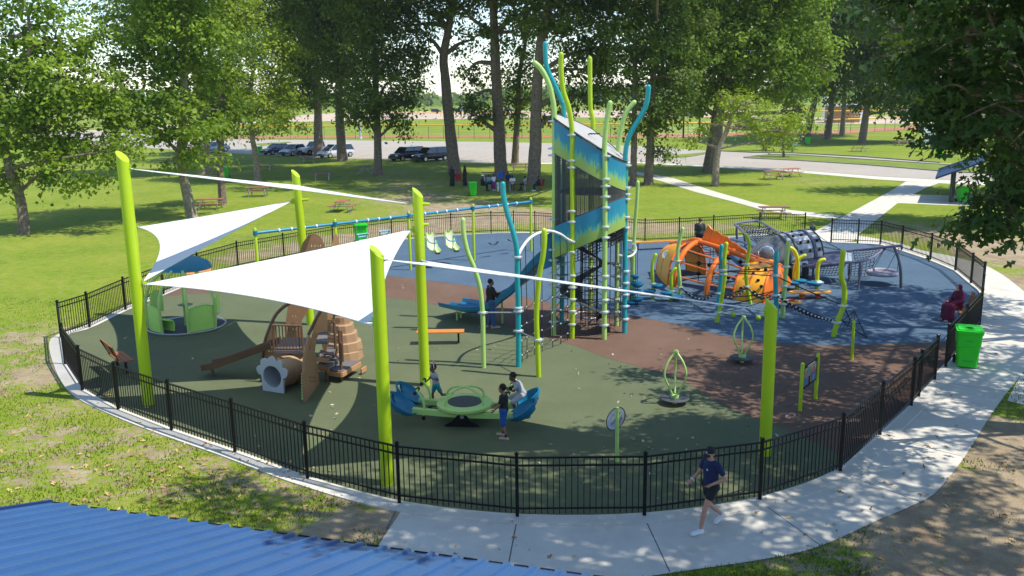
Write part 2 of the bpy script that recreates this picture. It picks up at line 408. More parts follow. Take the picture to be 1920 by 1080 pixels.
CLAY = two_tone('red_clay', (.34, .13, .065), (.42, .18, .09), .2, .95, .3, .7, 0, 8)
SAND = two_tone('infield_dirt', (.46, .35, .25), (.52, .41, .30), .1, .95, .3, .7, 0, 6, amp=.06)
surf('green_rubber_floor', offs(ring, -.02), .012, GREENR)
# band boundaries (green | brown | blue)
gb = [P(*q) for q in [(225,572),(300,557),(417,549),(560,551),(722,558),(807,570),(880,588),(960,617),(1010,632),(1073,647),(1140,672),(1273,713),(1350,757),(1430,790),(1490,812),(1570,853),(1640,900)]]
bb = [P(*q) for q in [(280,540),(400,518),(560,515),(720,518),(807,527),(905,541),(1040,570),(1180,592),(1273,610),(1373,633),(1480,645),(1580,648),(1700,645),(1850,640)]]
gb = cr(gb, 5); bb = cr(bb, 5)
def clip_to_ring(line, side):
    """part of the floor beyond `line` (away from the camera)"""
    f = offs(ring, -.02)
    def ybar(x):
        for p, q in zip(line, line[1:]):
            if min(p.x, q.x) <= x <= max(p.x, q.x): return p.y+(q.y-p.y)*(x-p.x)/(q.x-p.x+1e-9)
        return line[0].y if x < line[0].x else line[-1].y
    ins = [q.y > ybar(q.x) for q in f]; k = len(f)
    st = next(i for i in range(k) if ins[i] and not ins[i-1])
    run = []
    i = st
    while ins[i % k] and len(run) < k: run.append(f[i % k]); i += 1
    a, b = run[0], run[-1]
    def inn(p):
        c = False
        for u, v in zip(f, f[1:]+f[:1]):
            if (u.y > p.y) != (v.y > p.y) and p.x < (v.x-u.x)*(p.y-u.y)/(v.y-u.y)+u.x: c = not c
        return c
    mid = [p for p in line if min(a.x, b.x)+.15 < p.x < max(a.x, b.x)-.15 and inn(p)]
    if abs(mid[0].x-b.x) > abs(mid[-1].x-b.x): mid = mid[::-1]
    return run+mid
surf('brown_rubber_floor', clip_to_ring(gb, 1), .016, BROWNR)
surf('blue_rubber_floor', clip_to_ring(bb, 1), .020, BLUER)
mb = MB(); o1, o2 = offs(ring, -.10), offs(ring, .32); k = len(ring)
for i in range(k):
    j = (i+1) % k; a, b, c, d = o1[i], o1[j], o2[j], o2[i]
    mb.add([V(a.x, a.y, .028), V(b.x, b.y, .028), V(c.x, c.y, .028), V(d.x, d.y, .028), V(c.x, c.y, -.02), V(d.x, d.y, -.02)], [(0, 3, 2, 1), (3, 5, 4, 2)])
struct(mb.build('concrete_kerb', CONC, smooth=False))
# ---- front and side walk
fullc = resample(ca, .5); i0 = min(range(len(fullc)), key=lambda i: (fullc[i]-P(757, 946)).length)
inner = list(reversed(resample(cb, .5)))+fullc[:i0+1]      # gate (back) -> right -> front
outer = [P(*q) for q in [(690,1052),(900,1085),(1100,1095),(1280,1072),(1447,1047),(1540,1024),(1647,976),(1730,940),(1763,915),(1813,851),(1857,780),(1897,725),(1925,690),(1960,630),(1955,585),(1920,547),(1858,503),(1790,482),(1730,470),(1690,458),(1640,447),(1600,441)]]
surf('front_walk', inner+[P(690, 1052)]+cr(outer[1:], 4), .014, CONC)
surf('side_walk_branch', [P(1888,752), P(1930,762), P(1990,700), P(1915,702)], .010, CONC)
JOINT = mat('dark_joint_strip', (.10, .10, .095), .9)  # dark colour of the thin strips that mark the walk's joints
mb = MB()
for a, b in [((970,973),(953,1062)),((1208,971),(1256,1074)),((1424,941),(1541,1026)),((1575,888),(1728,943)),((1650,819),(1806,857)),((1708,765),(1857,783)),((1752,716),(1890,735)),((749,947),(700,1040)),((1845,600),(1950,600)),((1856,540),(1925,552))]:
    p, q = P(*a), P(*b); t = (q-p).normalized(); n = V(-t.y, t.x, 0)*.011
    mb.add([v+V(0, 0, .0155) for v in (p-n, q-n, q+n, p+n)], [(0, 1, 2, 3)])
struct(mb.build('walk_joints', JOINT, smooth=False))
# ---- paths behind, road, car park, ball fields
surf('gate_path', [P(*q) for q in [(1505,445),(1520,438),(1583,405),(1667,360),(1706,336),(1765,342),(1735,353),(1712,365),(1757,366),(1830,368),(1830,386),(1775,385),(1683,381),(1612,438),(1600,452),(1556,456)]], .012, CONC)
surf('diagonal_path', [P(*q) for q in [(1185,321),(1225,327),(1262,334),(1343,360),(1413,380),(1480,394),(1582,405),(1561,411),(1480,402),(1423,392),(1373,378),(1303,360),(1240,340),(1180,324)]], .016, CONC)
surf('roadside_walk', [P(*q) for q in [(1000,305.5),(1200,303.5),(1280,308),(1493,319),(1647,331),(1797,339),(1930,345),(1930,351),(1797,346),(1647,337),(1493,323.5),(1280,311),(1200,306.5),(1000,308)]], .02, CONC)
surf('car_park', [P(*q) for q in [(1200,303.5),(1000,305.5),(900,305.5),(800,300),(640,297),(480,290),(240,275),(60,262),(60,245),(240,250),(480,262),(640,263),(900,266),(1060,269),(1180,273),(1260,278),(1420,290),(1420,297),(1340,301),(1280,304)]], .012, ASPH)
surf('road', [P(*q) for q in [(1190,302.5),(1260,279),(1330,283),(1413,287),(1493,288),(1620,295),(1763,306),(1930,316),(1930,345),(1797,338.5),(1647,330.5),(1493,318.5),(1280,307.5)]], .016, ASPH)
surf('road_island', [P(*q) for q in [(1395,296),(1440,291),(1493,291.5),(1620,300),(1763,309.5),(1930,321),(1930,331),(1763,321),(1620,309),(1493,301),(1430,298)]], .06, GRASS2)
surf('car_park_island', [P(*q) for q in [(1240,297),(1265,291),(1325,286),(1320,290),(1290,295)]], .06, GRASS2)
surf('car_park_island', [P(*q) for q in [(480,270),(540,266),(548,267),(490,274)]], .06, GRASS2)
KERBM = mat('grey_kerb_concrete', (.27, .25, .22), .9)
def kerb(pts, w=.18, h=.12):
    mb = MB(); g = [P(*q) for q in pts]
    for a, b in zip(g, g[1:]): mb.bar(a+V(0, 0, h/2), b+V(0, 0, h/2), w, h)
    struct(mb.build('road_kerb', KERBM, smooth=False))
kerb([(1395,296.5),(1430,298.5),(1493,301.5),(1620,309.5),(1763,321.5),(1930,331.5)])
kerb([(1395,295.5),(1440,290.5),(1493,291),(1620,299.5),(1763,309),(1930,320.5)])
kerb([(1330,282.5),(1413,286.5),(1493,287.5),(1620,294.5),(1763,305.5)])
mb = MB(); LINE = mat('faded_road_line', (.62, .58, .52), .9)
for k_ in range(26):
    x = 500+k_*26; y0 = 292+min(k_, 15)*.72
    p, q = P(x, y0), P(x+34, y0-9); t = (q-p).normalized(); n = V(-t.y, t.x, 0)*.07
    mb.add([v+V(0, 0, .035) for v in (p-n, q-n, q+n, p+n)], [(0, 1, 2, 3)])
    x2, y2 = x+60, y0-19; p, q = P(x2, y2), P(x2+30, y2-4)
    t = (q-p).normalized(); n = V(-t.y, t.x, 0)*.07
    mb.add([v+V(0, 0, .035) for v in (p-n, q-n, q+n, p+n)], [(0, 1, 2, 3)])
struct(mb.build('parking_lines', LINE, smooth=False))
surf('warning_track', [P(*q) for q in [(300,261),(640,258.5),(900,257),(1180,258),(1500,253.5),(1600,250),(1760,240),(1760,233),(1600,243.5),(1500,247.5),(1180,253),(900,253.5),(640,254),(300,257)]], .03, CLAY)
surf('infield', [P(*q) for q in [(560,229),(760,224),(860,223.5),(1000,220),(1180,221),(1420,219),(1420,206),(1180,207),(860,208),(640,211),(480,222)]], .05, SAND)
surf('second_infield', [P(*q) for q in [(1500,232),(1640,233),(1900,228),(1900,216),(1640,219),(1500,221)]], .05, SAND)
surf('far_road', [P(*q) for q in [(200,250),(330,240),(480,232),(480,228),(330,234),(150,246)]], .05, SAND)
# ---- sky, sun, camera
SUN = V(.50*.963, -.50*.27, .866).normalized()
w = bpy.data.worlds.new('World'); scn.world = w; w.use_nodes = True
nt = w.node_tree; bg = nt.nodes['Background']
sk = nt.nodes.new('ShaderNodeTexSky'); sk.sky_type = 'NISHITA'; sk.sun_disc = False
sk.sun_elevation = math.asin(SUN.z); sk.sun_rotation = math.atan2(SUN.x, SUN.y); sk.air_density = 1.0; sk.dust_density = 0.0; sk.ozone_density = 2.6
nt.links.new(sk.outputs[0], bg.inputs[0]); bg.inputs[1].default_value = .142
ld = bpy.data.lights.new('sun', 'SUN'); ld.energy = 3.7; ld.angle = math.radians(.53); ld.color = (1, .95, .86)
lo = bpy.data.objects.new('sun', ld); COL.objects.link(lo); lo.rotation_euler = SUN.to_track_quat('Z', 'Y').to_euler(); lo.location = SUN*60
cd = bpy.data.cameras.new('camera'); cam = bpy.data.objects.new('camera', cd); COL.objects.link(cam); scn.camera = cam
cd.sensor_width = 36; cd.lens = F/1920*36; cd.clip_end = 6000; cd.clip_start = .1
cam.matrix_world = Matrix((( RT.x, UP.x, -FW.x, 0), (RT.y, UP.y, -FW.y, 0), (RT.z, UP.z, -FW.z, H), (0, 0, 0, 1)))
scn.view_settings.view_transform = 'Standard'; scn.view_settings.look = 'None'; scn.view_settings.exposure = .74; scn.view_settings.gamma = 1
scn.cycles.max_bounces = 6; scn.cycles.transparent_max_bounces = 8; scn.cycles.use_adaptive_sampling = True
# ---- the hazy air
m = bpy.data.materials.new('hazy_air'); m.use_nodes = True; nt = m.node_tree; nt.nodes.clear()
vo = nt.nodes.new('ShaderNodeVolumePrincipled'); vo.inputs['Color'].default_value = (.80, .88, 1, 1); vo.inputs['Density'].default_value = .00018; vo.inputs['Anisotropy'].default_value = .2
nt.links.new(vo.outputs[0], nt.nodes.new('ShaderNodeOutputMaterial').inputs['Volume'])
mb = MB(); mb.box((0, 1850, 16), (5060, 4360, 36)); tag(mb.build('haze', m, smooth=False), kind='stuff')
# ---- fence
def fence_post(mb, p, h=1.27, w=.064):
    mb.box(p+V(0, 0, h/2), (w, w, h)); mb.box(p+V(0, 0, h+.012), (w+.02, w+.02, .024)); mb.add([p+V(-w/2, -w/2, h+.024), p+V(w/2, -w/2, h+.024), p+V(w/2, w/2, h+.024), p+V(-w/2, w/2, h+.024), p+V(0, 0, h+.055)], [(0, 1, 4), (1, 2, 4), (2, 3, 4), (3, 0, 4)])
def fence_panel(mb, p, q, hh=1.2):
    d = (q-p); L_ = d.length; t = d.normalized(); a, b = p+t*.034, q-t*.034
    for z, h in ((hh, .036), (hh-.16, .03), (.16, .03)): mb.bar(a+V(0, 0, z), b+V(0, 0, z), h, .034)
    n = max(2, round(L_/.118)); nrm = V(-t.y, t.x, 0)
    for i in range(1, n):
        c = p.lerp(q, i/n); mb.obox(c+V(0, 0, (.05+hh)/2), t*.0085, nrm*.0085, V(0, 0, (hh-.05)/2))
def fence(name, label, pts, skip=()):
    th = thing(name, label, 'fence', (pts[0].x, pts[0].y, .028))
    pts = [V(p.x, p.y, .028) for p in pts]
    for p in pts: mb = MB(); fence_post(mb, p); mb.build('fence_post', BLACKM, th, smooth=False)
    for p, q in zip(pts, pts[1:]): mb = MB(); fence_panel(mb, p, q); mb.build('picket_panel', BLACKM, th, smooth=False)
    return th
def fill(px, step=2.45):
    g = [P(*q) for q in px]; out = [g[0]]
    for a, b in zip(g, g[1:]):
        n = max(1, round((b-a).length/step))
        for i in range(1, n+1): out.append(a.lerp(b, i/n))
    return out
fence('picket_fence', 'long black picket fence curving round the front, left and back of the playground', fill(FEN_A))
fence('picket_fence', 'shorter black picket fence round the right side, ending at the near green bin', fill(FEN_B))
# ================================================================ TREES
def leaf_mesh(name, C, size, nrm_bias, material, shape='leaf', tone=None, jitter=.55):
    """C (n,3) leaf places; every leaf is its own small folded blade"""
    n = len(C); r = rng
    nm = r.normal(size=(n, 3))+nrm_bias; nm /= np.linalg.norm(nm, axis=1)[:, None]
    a = r.normal(size=(n, 3)); a[:, 2] -= .35; a -= nm*(a*nm).sum(1)[:, None]; a /= np.linalg.norm(a, axis=1)[:, None]
    b = np.cross(nm, a); s = size*(1+jitter*r.uniform(-1, 1, n))[:, None]
    if shape == 'leaf':
        co = [(0, 0, 0), (.45, .32, .06), (1, 0, -.04), (.45, -.32, .06)]
        fs0 = [(0, 1, 2, 3)]
    else:   # lobed oak blade
        co = [(0, 0, 0), (.22, .2, .05), (.36, .08, .02), (.55, .36, .07), (.68, .1, .0), (1, .12, -.06), (1.08, 0, -.08), (1, -.12, -.06), (.68, -.1, .0), (.55, -.36, .07), (.36, -.08, .02), (.22, -.2, .05)]
        fs0 = [(0, 1, 2, 10, 11), (2, 3, 4, 8, 9, 10), (4, 5, 6, 7, 8)]
    k = len(co)
    V_ = np.empty((n, k, 3))
    for i, (x, y, z) in enumerate(co): V_[:, i] = C+(a*(x-.4)+b*y+nm*z)*s
    me = bpy.data.meshes.new(name); nv = n*k
    me.vertices.add(nv); me.vertices.foreach_set('co', V_.ravel().astype(np.float32))
    loops = []; tot = []
    base = (np.arange(n)*k)[:, None]
    allf = [base+np.array(f)[None, :] for f in fs0]
    per = np.concatenate([f for f in allf], axis=1).ravel()
    lens = np.tile(np.array([len(f) for f in fs0]), n)
    me.loops.add(len(per)); me.loops.foreach_set('vertex_index', per.astype(np.int32))
    me.polygons.add(len(lens)); st = np.concatenate([[0], np.cumsum(lens)[:-1]])
    me.polygons.foreach_set('loop_start', st.astype(np.int32))
    t = tone if tone is not None else r.uniform(0, 1, n)
    at = me.attributes.new('tone', 'FLOAT', 'FACE'); at.data.foreach_set('value', np.repeat(t, len(fs0)).astype(np.float32))
    me.update(calc_edges=True); me.validate(); me.materials.append(material)
    return me
def crown_points(blobs, per_m3, clump_r, leaves, flat=.55, shell=.5):
    """leaf places gathered in clumps through the volume of the crown"""
    Cs = []; Ts = []; Ns = []
    for c, rad in blobs:
        rad = np.array(rad); vol = 4.19*rad.prod(); m = max(6, int(vol*per_m3))
        d = rng.normal(size=(m, 3)); d /= np.linalg.norm(d, axis=1)[:, None]
        q = rng.uniform(shell**3, 1, m)**(1/3); ctr = np.array(c)+d*rad*q[:, None]*(1+.14*rng.normal(size=(m, 1)))
        sz = clump_r*rng.uniform(.55, 1.35, m)
        k = leaves; off = rng.normal(size=(m, k, 3))*.5; off[:, :, 2] *= flat
        Cc = ctr[:, None, :]+off*sz[:, None, None]
        # outer leaf ends of a clump droop a little
        Cc[:, :, 2] -= .25*sz[:, None]*(off[:, :, 0]**2+off[:, :, 1]**2)
        tone = np.clip(rng.normal(.5, .22, (m, 1))+rng.normal(0, .10, (m, k)), 0, 1)
        nb = d[:, None, :]*1.0+np.array([0, 0, 1.3])+off*1.3
        Cs.append(Cc.reshape(-1, 3)); Ts.append(tone.ravel()); Ns.append(nb.reshape(-1, 3))
    return np.concatenate(Cs), np.concatenate(Ts), np.concatenate(Ns)
def rough_tube(mb, pts, rs, n=11, seed=0):
    """trunk / limb with an uneven, fluted skin"""
    r_ = random.Random(seed); pts = cr(pts, 4); k = len(pts)
    m = len(rs)-1; R_ = []
    for i in range(k):
        t = i/(k-1)*m; j = min(int(t), m-1); R_.append(rs[j]+(rs[j+1]-rs[j])*(t-j))
    o = len(mb.v); mb.tube(pts, R_, n)
    ph = [r_.uniform(-.09, .09) for _ in range(n)]
    for i in range(k):
        for j in range(n):
            v = Vector(mb.v[o+i*n+j]); c = pts[i]; mb.v[o+i*n+j] = tuple(c+(v-c)*(1+ph[j]+r_.uniform(-.05, .05)))
def px_blob(b, Y, dep=1.0, off=0.0):
    cx, cy, rx, ry = b[:4]; dy = b[4] if len(b) > 4 else 0
    c = PY(cx, cy, Y+dy+off); s = (Y+dy+off)/F*1.03
    return (tuple(c), (rx*s, max(rx, ry)*s*dep, ry*s))
def tree(name, label, base, trunk, w, blobs, leafm, barkm, leaf=.34, clump=1.1, dens=.20, leaves=26, limbs=True, flare=1.55, shape='leaf', group=None, dep=.9, shell=.45, cat='tree', seed=None):
    """base (px) stands on the ground; trunk px points and crown px blobs are taken at the tree's own distance"""
    g = P(*base); Y = g.y; th = thing(name, label, cat, tuple(g), group)
    s = Y/F; pts = [g-V(0, 0, .15)]+[PY(x, y, Y) for x, y in trunk]
    sd = seed if seed is not None else int(base[0]*7+base[1]); rnd = random.Random(sd)
    for i in range(2, len(pts)): pts[i] = pts[i]+V(0, rnd.uniform(-.25, .25), 0)
    mb = MB(); rs = [w*s*.5*flare]+[w*s*.5*(1-.6*i/len(trunk)) for i in range(len(trunk))]
    pts = [pts[0]]+[pts[0].lerp(pts[1], .25)]+pts[1:]; rs = [rs[0], w*s*.55]+rs[1:]
    rough_tube(mb, pts, rs, 12, sd)
    if group == tall['group'] and flare > 1.4:
        bx = trunk[-1][0]; blobs = list(blobs)+[(bx-50, -110, 105, 52, -6), (bx+60, -120, 105, 52, -2), (bx, -165, 120, 60, 4), (bx+10, -100, 80, 46, -14)]
    B = [px_blob(b, Y, dep, rnd.uniform(-1, 1)*b[2]*s*.35) for b in blobs]
    if limbs:
        for (c, rad) in B:
            c = Vector(c); cand = pts[max(2, len(pts)//2-1):]
            p0 = min(cand, key=lambda q: (q-c).length+max(0, q.z-c.z)*2); r0 = w*s*.22
            mid = p0.lerp(c, .5)+V(rnd.uniform(-.4, .4), rnd.uniform(-.4, .4), rnd.uniform(0, .6))
            rough_tube(mb, [p0, mid, c], [r0, r0*.6, r0*.3], 7, sd+1)
            for k in range(5):
                e = c+V(rnd.uniform(-1, 1)*rad[0], rnd.uniform(-1, 1)*rad[1], rnd.uniform(-.5, .9)*rad[2])*.8
                a = mid.lerp(c, rnd.uniform(.3, 1)); rough_tube(mb, [a, a.lerp(e, .5)+V(0, 0, rnd.uniform(-.2, .3)), e], [r0*.34, r0*.22, r0*.08], 5, sd+2)
    mb.build('trunk', barkm, th)
    C, T, Nb = crown_points(B, dens*(1.75 if group == tall['group'] and flare > 1.4 else 1.7), clump, int(leaves*(3.0 if base[0] < 490 and base[1] > 335 else 2.5)), shell=shell)
    me = leaf_mesh('crown', C-np.array(g), leaf*.78, Nb, leafm, shape, T)
    o = bpy.data.objects.new('crown', me); COL.objects.link(o); o.parent = th
    return th
tall = dict(group='tall shade trees along the car park')
tree('leaning_tree', 'tree with a bent leaning trunk at the far left edge of the lawn', (45,438), [(43,405),(33,362),(20,315),(10,270),(8,215),(25,150),(60,90)], 20,
     [(50,150,95,70),(150,150,85,70,3),(55,250,95,60),(170,240,80,60,2),(20,70,60,45),(110,70,80,45,2),(120,322,80,26),(215,280,45,40),(0,200,60,90),(200,190,60,60,4),(5,330,35,25),(40,-20,90,50)], LEAF_MID, BARK, .36, 1.15, .26, 26)
tree('forked_tree', 'bushy tree with a pale slanting trunk just left of the orange picnic table', (360,408), [(354,378),(343,335),(339,290),(345,220),(348,140),(350,60)], 19,
     [(330,60,95,65),(275,150,75,60),(370,130,58,66,2),(330,215,90,50),(365,295,60,24),(330,-20,100,60),(245,90,55,45,3),(388,215,42,40),(290,245,60,30),(345,-70,120,55)], LEAF_MID, BARK2, .36, 1.15, .26, 26)
tree('slim_tree', 'slim dark trunked tree right behind the orange picnic table', (418,385), [(416,350),(413,300),(414,260),(420,180),(430,100)], 14,
     [(420,180,50,60),(395,240,42,32),(432,90,42,55),(428,220,24,26)], LEAF_DARK, BARK, .36, 1.1, .26, 24)
tree('yellow_green_tree', 'yellow green small leaved tree in front of the parked cars', (484,340), [(481,310),(476,280),(473,258),(468,220),(472,160),(480,100)], 11,
     [(490,180,70,60),(540,225,38,28),(445,225,45,32),(500,105,66,56),(470,50,66,56),(455,160,44,44,-3),(515,205,50,34,-3),(545,175,32,38),(420,140,45,60,2)], LEAF_LITE, BARK2, .34, 1.2, .20, 24)
tree('broad_tree', 'thick pale trunk with a dark crown rising behind the forked tree', (385,326), [(383,300),(382,270),(380,220),(370,140),(360,60)], 24,
     [(240,20,70,45),(300,30,90,60),(390,20,100,70),(470,-10,90,60),(350,-60,120,60)], LEAF_DARK, BARK2, .5, 1.7, .11, 26)
tall = dict(group='tall shade trees along the car park')
tree('tall_tree', 'tall tree with its trunk right in front of the white pickup truck', (597,292), [(597,270),(596,240),(596,205),(593,140),(590,60),(590,-30)], 17,
     [(560,50,70,80),(600,115,60,60),(630,10,80,70),(545,145,40,48),(590,-60,90,60),(585,180,36,22)], LEAF_DARK, BARK, .48, 1.6, .15, 28, **tall)
tree('tall_tree', 'tall tree with its trunk at the right end of the white minivan', (643,302), [(641,280),(638,240),(636,200),(636,140),(640,50),(640,-30)], 18,
     [(650,60,80,80),(640,150,42,50),(600,0,80,60),(670,-40,90,60),(655,205,30,16)], LEAF_DARK, BARK, .46, 1.6, .15, 28, **tall)
tree('tall_tree', 'straight trunked tree with low hanging leaves beside the black cars', (710,328), [(709,300),(708,260),(706,200),(702,110),(700,20),(698,-60)], 15,
     [(745,145,48,60),(690,175,42,60),(725,70,70,60),(765,200,28,36),(678,215,30,24),(700,-10,90,60),(740,235,30,20),(790,110,22,40)], LEAF_DARK, BARK, .40, 1.35, .22, 26, **tall)
tree('tall_tree', 'bare trunked forked tree behind the two people in black robes', (852,325), [(850,300),(846,265),(840,205),(835,150),(832,105),(842,50),(850,-20)], 22,
     [(795,20,60,36),(850,30,40,24),(885,75,45,28),(890,-20,80,40),(820,-40,90,40),(760,50,40,36),(800,75,18,30)], LEAF_DARK, BARK, .40, 1.3, .17, 24, **tall)
tree('tall_tree', 'bare trunked tall tree at the left of the picnic party', (940,330), [(938,300),(936,250),(932,180),(929,120),(927,60),(924,0),(920,-80)], 23,
     [(895,175,36,40),(920,125,38,30),(960,60,60,38),(1000,15,70,36),(950,-40,100,50),(900,215,26,16),(880,130,24,24),(870,20,30,20)], LEAF_DARK, BARK, .40, 1.3, .19, 24, **tall)
tree('tall_tree', 'thinner dark trunk between the two bare trunks of the picnic party', (965,310), [(966,290),(968,255),(971,200),(974,140),(985,80)], 13,
     [(975,150,38,46),(1000,190,30,24),(955,195,22,20),(1010,110,40,40),(965,222,18,12)], LEAF_DARK, BARK, .42, 1.4, .16, 24, **tall)
tree('tall_tree', 'thickest bare trunk, at the right of the picnic party beside the play tower', (1000,345), [(1001,320),(1003,270),(1005,200),(1008,140),(1015,70),(1032,0),(1040,-60)], 25,
     [(1080,55,66,50),(1095,130,50,40),(1040,25,66,45),(1065,195,46,26),(1100,-30,90,50),(1125,90,40,50),(1040,215,28,18),(1110,180,30,30)], LEAF_DARK, BARK, .38, 1.25, .24, 26, **tall)
tree('tall_tree', 'dark trunked tree right behind the curved teal pole of the tower', (1187,347), [(1187,320),(1188,280),(1190,210),(1190,120),(1190,30)], 13,
     [(1180,70,80,66),(1160,150,40,50),(1205,190,36,46),(1240,90,66,66),(1190,-20,100,56),(1185,235,26,20)], LEAF_DARK, BARK, .38, 1.25, .26, 26, **tall)
tree('tall_tree', 'tree with leafy sprouts on its trunk next to the diagonal path', (1216,346), [(1217,325),(1219,290),(1221,240),(1224,150),(1230,60)], 17,
     [(1262,150,52,56),(1250,215,38,36),(1232,285,20,18),(1225,240,26,22),(1275,60,70,60),(1270,200,26,30)], LEAF_DARK, BARK, .38, 1.2, .26, 26, **tall)
tree('big_tree', 'big thick trunked tree with a wide crown by the road', (1331,322), [(1335,298),(1340,262),(1346,220),(1354,170),(1362,90),(1370,10)], 29,
     [(1380,75,110,62),(1320,55,80,72),(1460,55,90,58),(1330,150,66,46),(1430,130,74,40),(1500,90,60,52),(1538,125,34,36),(1400,-30,150,60),(1300,190,34,34),(1480,165,50,30),(1395,175,50,22),(1500,215,28,24)], LEAF_MID, BARK, .44, 1.5, .19, 28)
tree('small_bright_tree', 'small bright green tree with a pale forked trunk in front of the big tree', (1341,349), [(1342,325),(1344,300),(1347,278),(1366,240),(1372,215)], 13,
     [(1395,198,54,22),(1440,225,52,24),(1370,190,36,24),(1480,248,30,18),(1450,262,24,10),(1285,262,26,9),(1330,235,24,20),(1420,240,40,14)], LEAF_LITE, BARK2, .26, .8, .55, 22, flare=1.3)
tree('young_tree', 'thin young tree growing on the grass island of the road', (1470,295), [(1469,285),(1468,272),(1468,255)], 5, [(1470,247,32,18),(1480,270,14,10)], LEAF_LITE, BARK, .32, 1.0, .35, 20)
tree('stub_trunk_tree', 'short dark trunk half hidden by bright leaves beyond the road', (1434,283), [(1434,272),(1433,258),(1433,240)], 8, [(1430,240,34,16)], LEAF_DARK, BARK, .5, 1.4, .2, 20)
far = dict(group='dark trees beside the ball field')
tree('field_tree', 'leaning dark trunk beside the green bin, near the ball field', (1511,264), [(1515,240),(1522,215),(1528,180),(1530,100)], 13,
     [(1540,60,90,70),(1520,150,40,34),(1570,-10,110,70),(1500,20,60,60)], LEAF_DARK, BARK, .6, 2.1, .10, 26, **far)
tree('field_tree', 'dark trunk second from left near the ball field, flared at its foot', (1551,261), [(1553,240),(1556,215),(1559,185),(1560,100)], 13,
     [(1590,80,70,70),(1565,165,36,26),(1600,0,100,60)], LEAF_DARK, BARK, .6, 2.1, .10, 26, **far)
tree('field_tree', 'paler trunk standing in front of the tan dugout', (1579,254), [(1580,235),(1582,205),(1584,160),(1586,100)], 10,
     [(1600,110,60,50),(1620,40,90,70)], LEAF_DARK, BARK2, .6, 2.1, .10, 26, **far)
tree('field_tree', 'dark leaning trunk between the dugout and the far picnic tables', (1615,269), [(1619,245),(1624,215),(1629,185),(1640,110),(1650,40)], 13,
     [(1650,140,60,50),(1700,60,90,80),(1640,190,44,18),(1740,140,60,50),(1660,10,110,70),(1710,200,40,20)], LEAF_DARK, BARK, .56, 1.9, .13, 26, **far)
# the near oak, its trunk just outside the frame on the right
def oak(label, base, blobs, top, leafn=46, dens=2.0, leaf=.2, clump=.6):
    g = Vector(base); th = thing('oak_tree', label, 'tree', tuple(g)); rnd = random.Random(5); mb = MB()
    tp = [g-V(0, 0, .2), g+V(0, 0, .5), g+V(-.1, .1, 3), g+V(-.3, .2, top*.5), g+V(-.5, .2, top)]
    rough_tube(mb, tp, [.62, .48, .42, .34, .12], 14, 3)
    for c, rad in blobs:
        c = Vector(c); p0 = min(tp[2:], key=lambda q: (q-c).length+max(0, q.z-c.z)*1.5); mid = p0.lerp(c, .55)+V(0, 0, .4)
        rough_tube(mb, [p0, mid, c], [.11, .06, .025], 8, 4)
        for k_ in range(9):
            e = c+V(rnd.uniform(-1, 1)*rad[0], rnd.uniform(-1, 1)*rad[1], rnd.uniform(-.9, .9)*rad[2])*.85
            a = mid.lerp(c, rnd.uniform(.2, 1)); rough_tube(mb, [a, a.lerp(e, .5)+V(0, 0, .15), e], [.035, .022, .008], 5, 9)
    mb.build('trunk', BARK, th)
    C, T, Nb = crown_points(blobs, dens, clump, leafn, flat=.4, shell=.3)
    me = leaf_mesh('crown', C-np.array(g), leaf, Nb, LEAF_OAK, 'oak', T)
    o = bpy.data.objects.new('crown', me); COL.objects.link(o); o.parent = th
ob = [px_blob(b, 18.5, .9) for b in [(1850,60,150,110),(1930,230,130,110),(1812,178,92,64),(1735,50,90,75),(1890,400,72,42),(1885,290,60,50,2),(1695,120,50,48,3),(1960,400,90,70),(1765,140,70,66,1),(1700,-40,120,70),(1870,-60,170,90),(1752,215,34,24,1),(2030,100,140,140),(1990,-60,150,110),(1915,70,120,100,5),(1960,190,100,90,5),(1915,300,80,80),(1840,120,120,100,3),(1900,130,130,110,4),(1640,40,60,50,5),(1840,425,46,26),(1885,345,44,34,1),(1790,262,34,20,1)]]+[((17.6, 19.0, 7.2), (1.5, 1.5, 1.3)), ((17.4, 16.6, 9.6), (1.5, 1.5, 1.2)), ((18.4, 20.4, 10.2), (1.6, 1.7, 1.2)), ((17.2, 18.8, 12.6), (1.7, 1.6, 1.0))]
oak('near oak with dark lobed leaves overhanging the right edge of the photo', (14.6, 19.5, 0), ob, 13)
rb_ = lambda x, y, z, r, h: ((x, y, z), (r, r*.95, h))
ob2 = [rb_(2.0, 14.8, 13.0, 1.2, .6), rb_(.6, 15.2, 13.2, 1.0, .5), rb_(2.4, 10.6, 13.0, 1.5, .7), rb_(5.4, 11.6, 13.6, 1.9, .9), rb_(4.9, 14.2, 13.8, 1.6, .8), rb_(7.6, 12.6, 14.8, 2.0, .9), rb_(8.0, 14.4, 12.6, 1.6, .8), rb_(10.4, 14.2, 15.0, 2.0, 1.0), rb_(3.2, 13.4, 14.4, 1.5, .7), rb_(3.6, 12.6, 12.9, 1.7, .9), rb_(6.3, 13.2, 12.8, 2.2, 1.2), rb_(9.2, 12.2, 13.6, 2.6, 1.5), rb_(12.3, 13.4, 13.0, 2.5, 1.6), rb_(8.6, 15.8, 13.8, 2.3, 1.2), rb_(11.6, 16.9, 13.2, 2.1, 1.3), rb_(5.6, 16.2, 13.4, 1.5, .8), rb_(14.6, 15.6, 13.2, 2.3, 1.5), rb_(11.0, 9.6, 14, 2.8, 1.7), rb_(7.2, 10.0, 13.4, 2.3, 1.2), rb_(4.2, 9.6, 13.0, 1.9, 1.0), rb_(15.4, 12.4, 12.6, 2.0, 1.4)]
oak('tall oak beyond the right edge whose shade dapples the front walk', (13.4, 10.5, 0), ob2, 15, 40, 1.9, .22, .62)
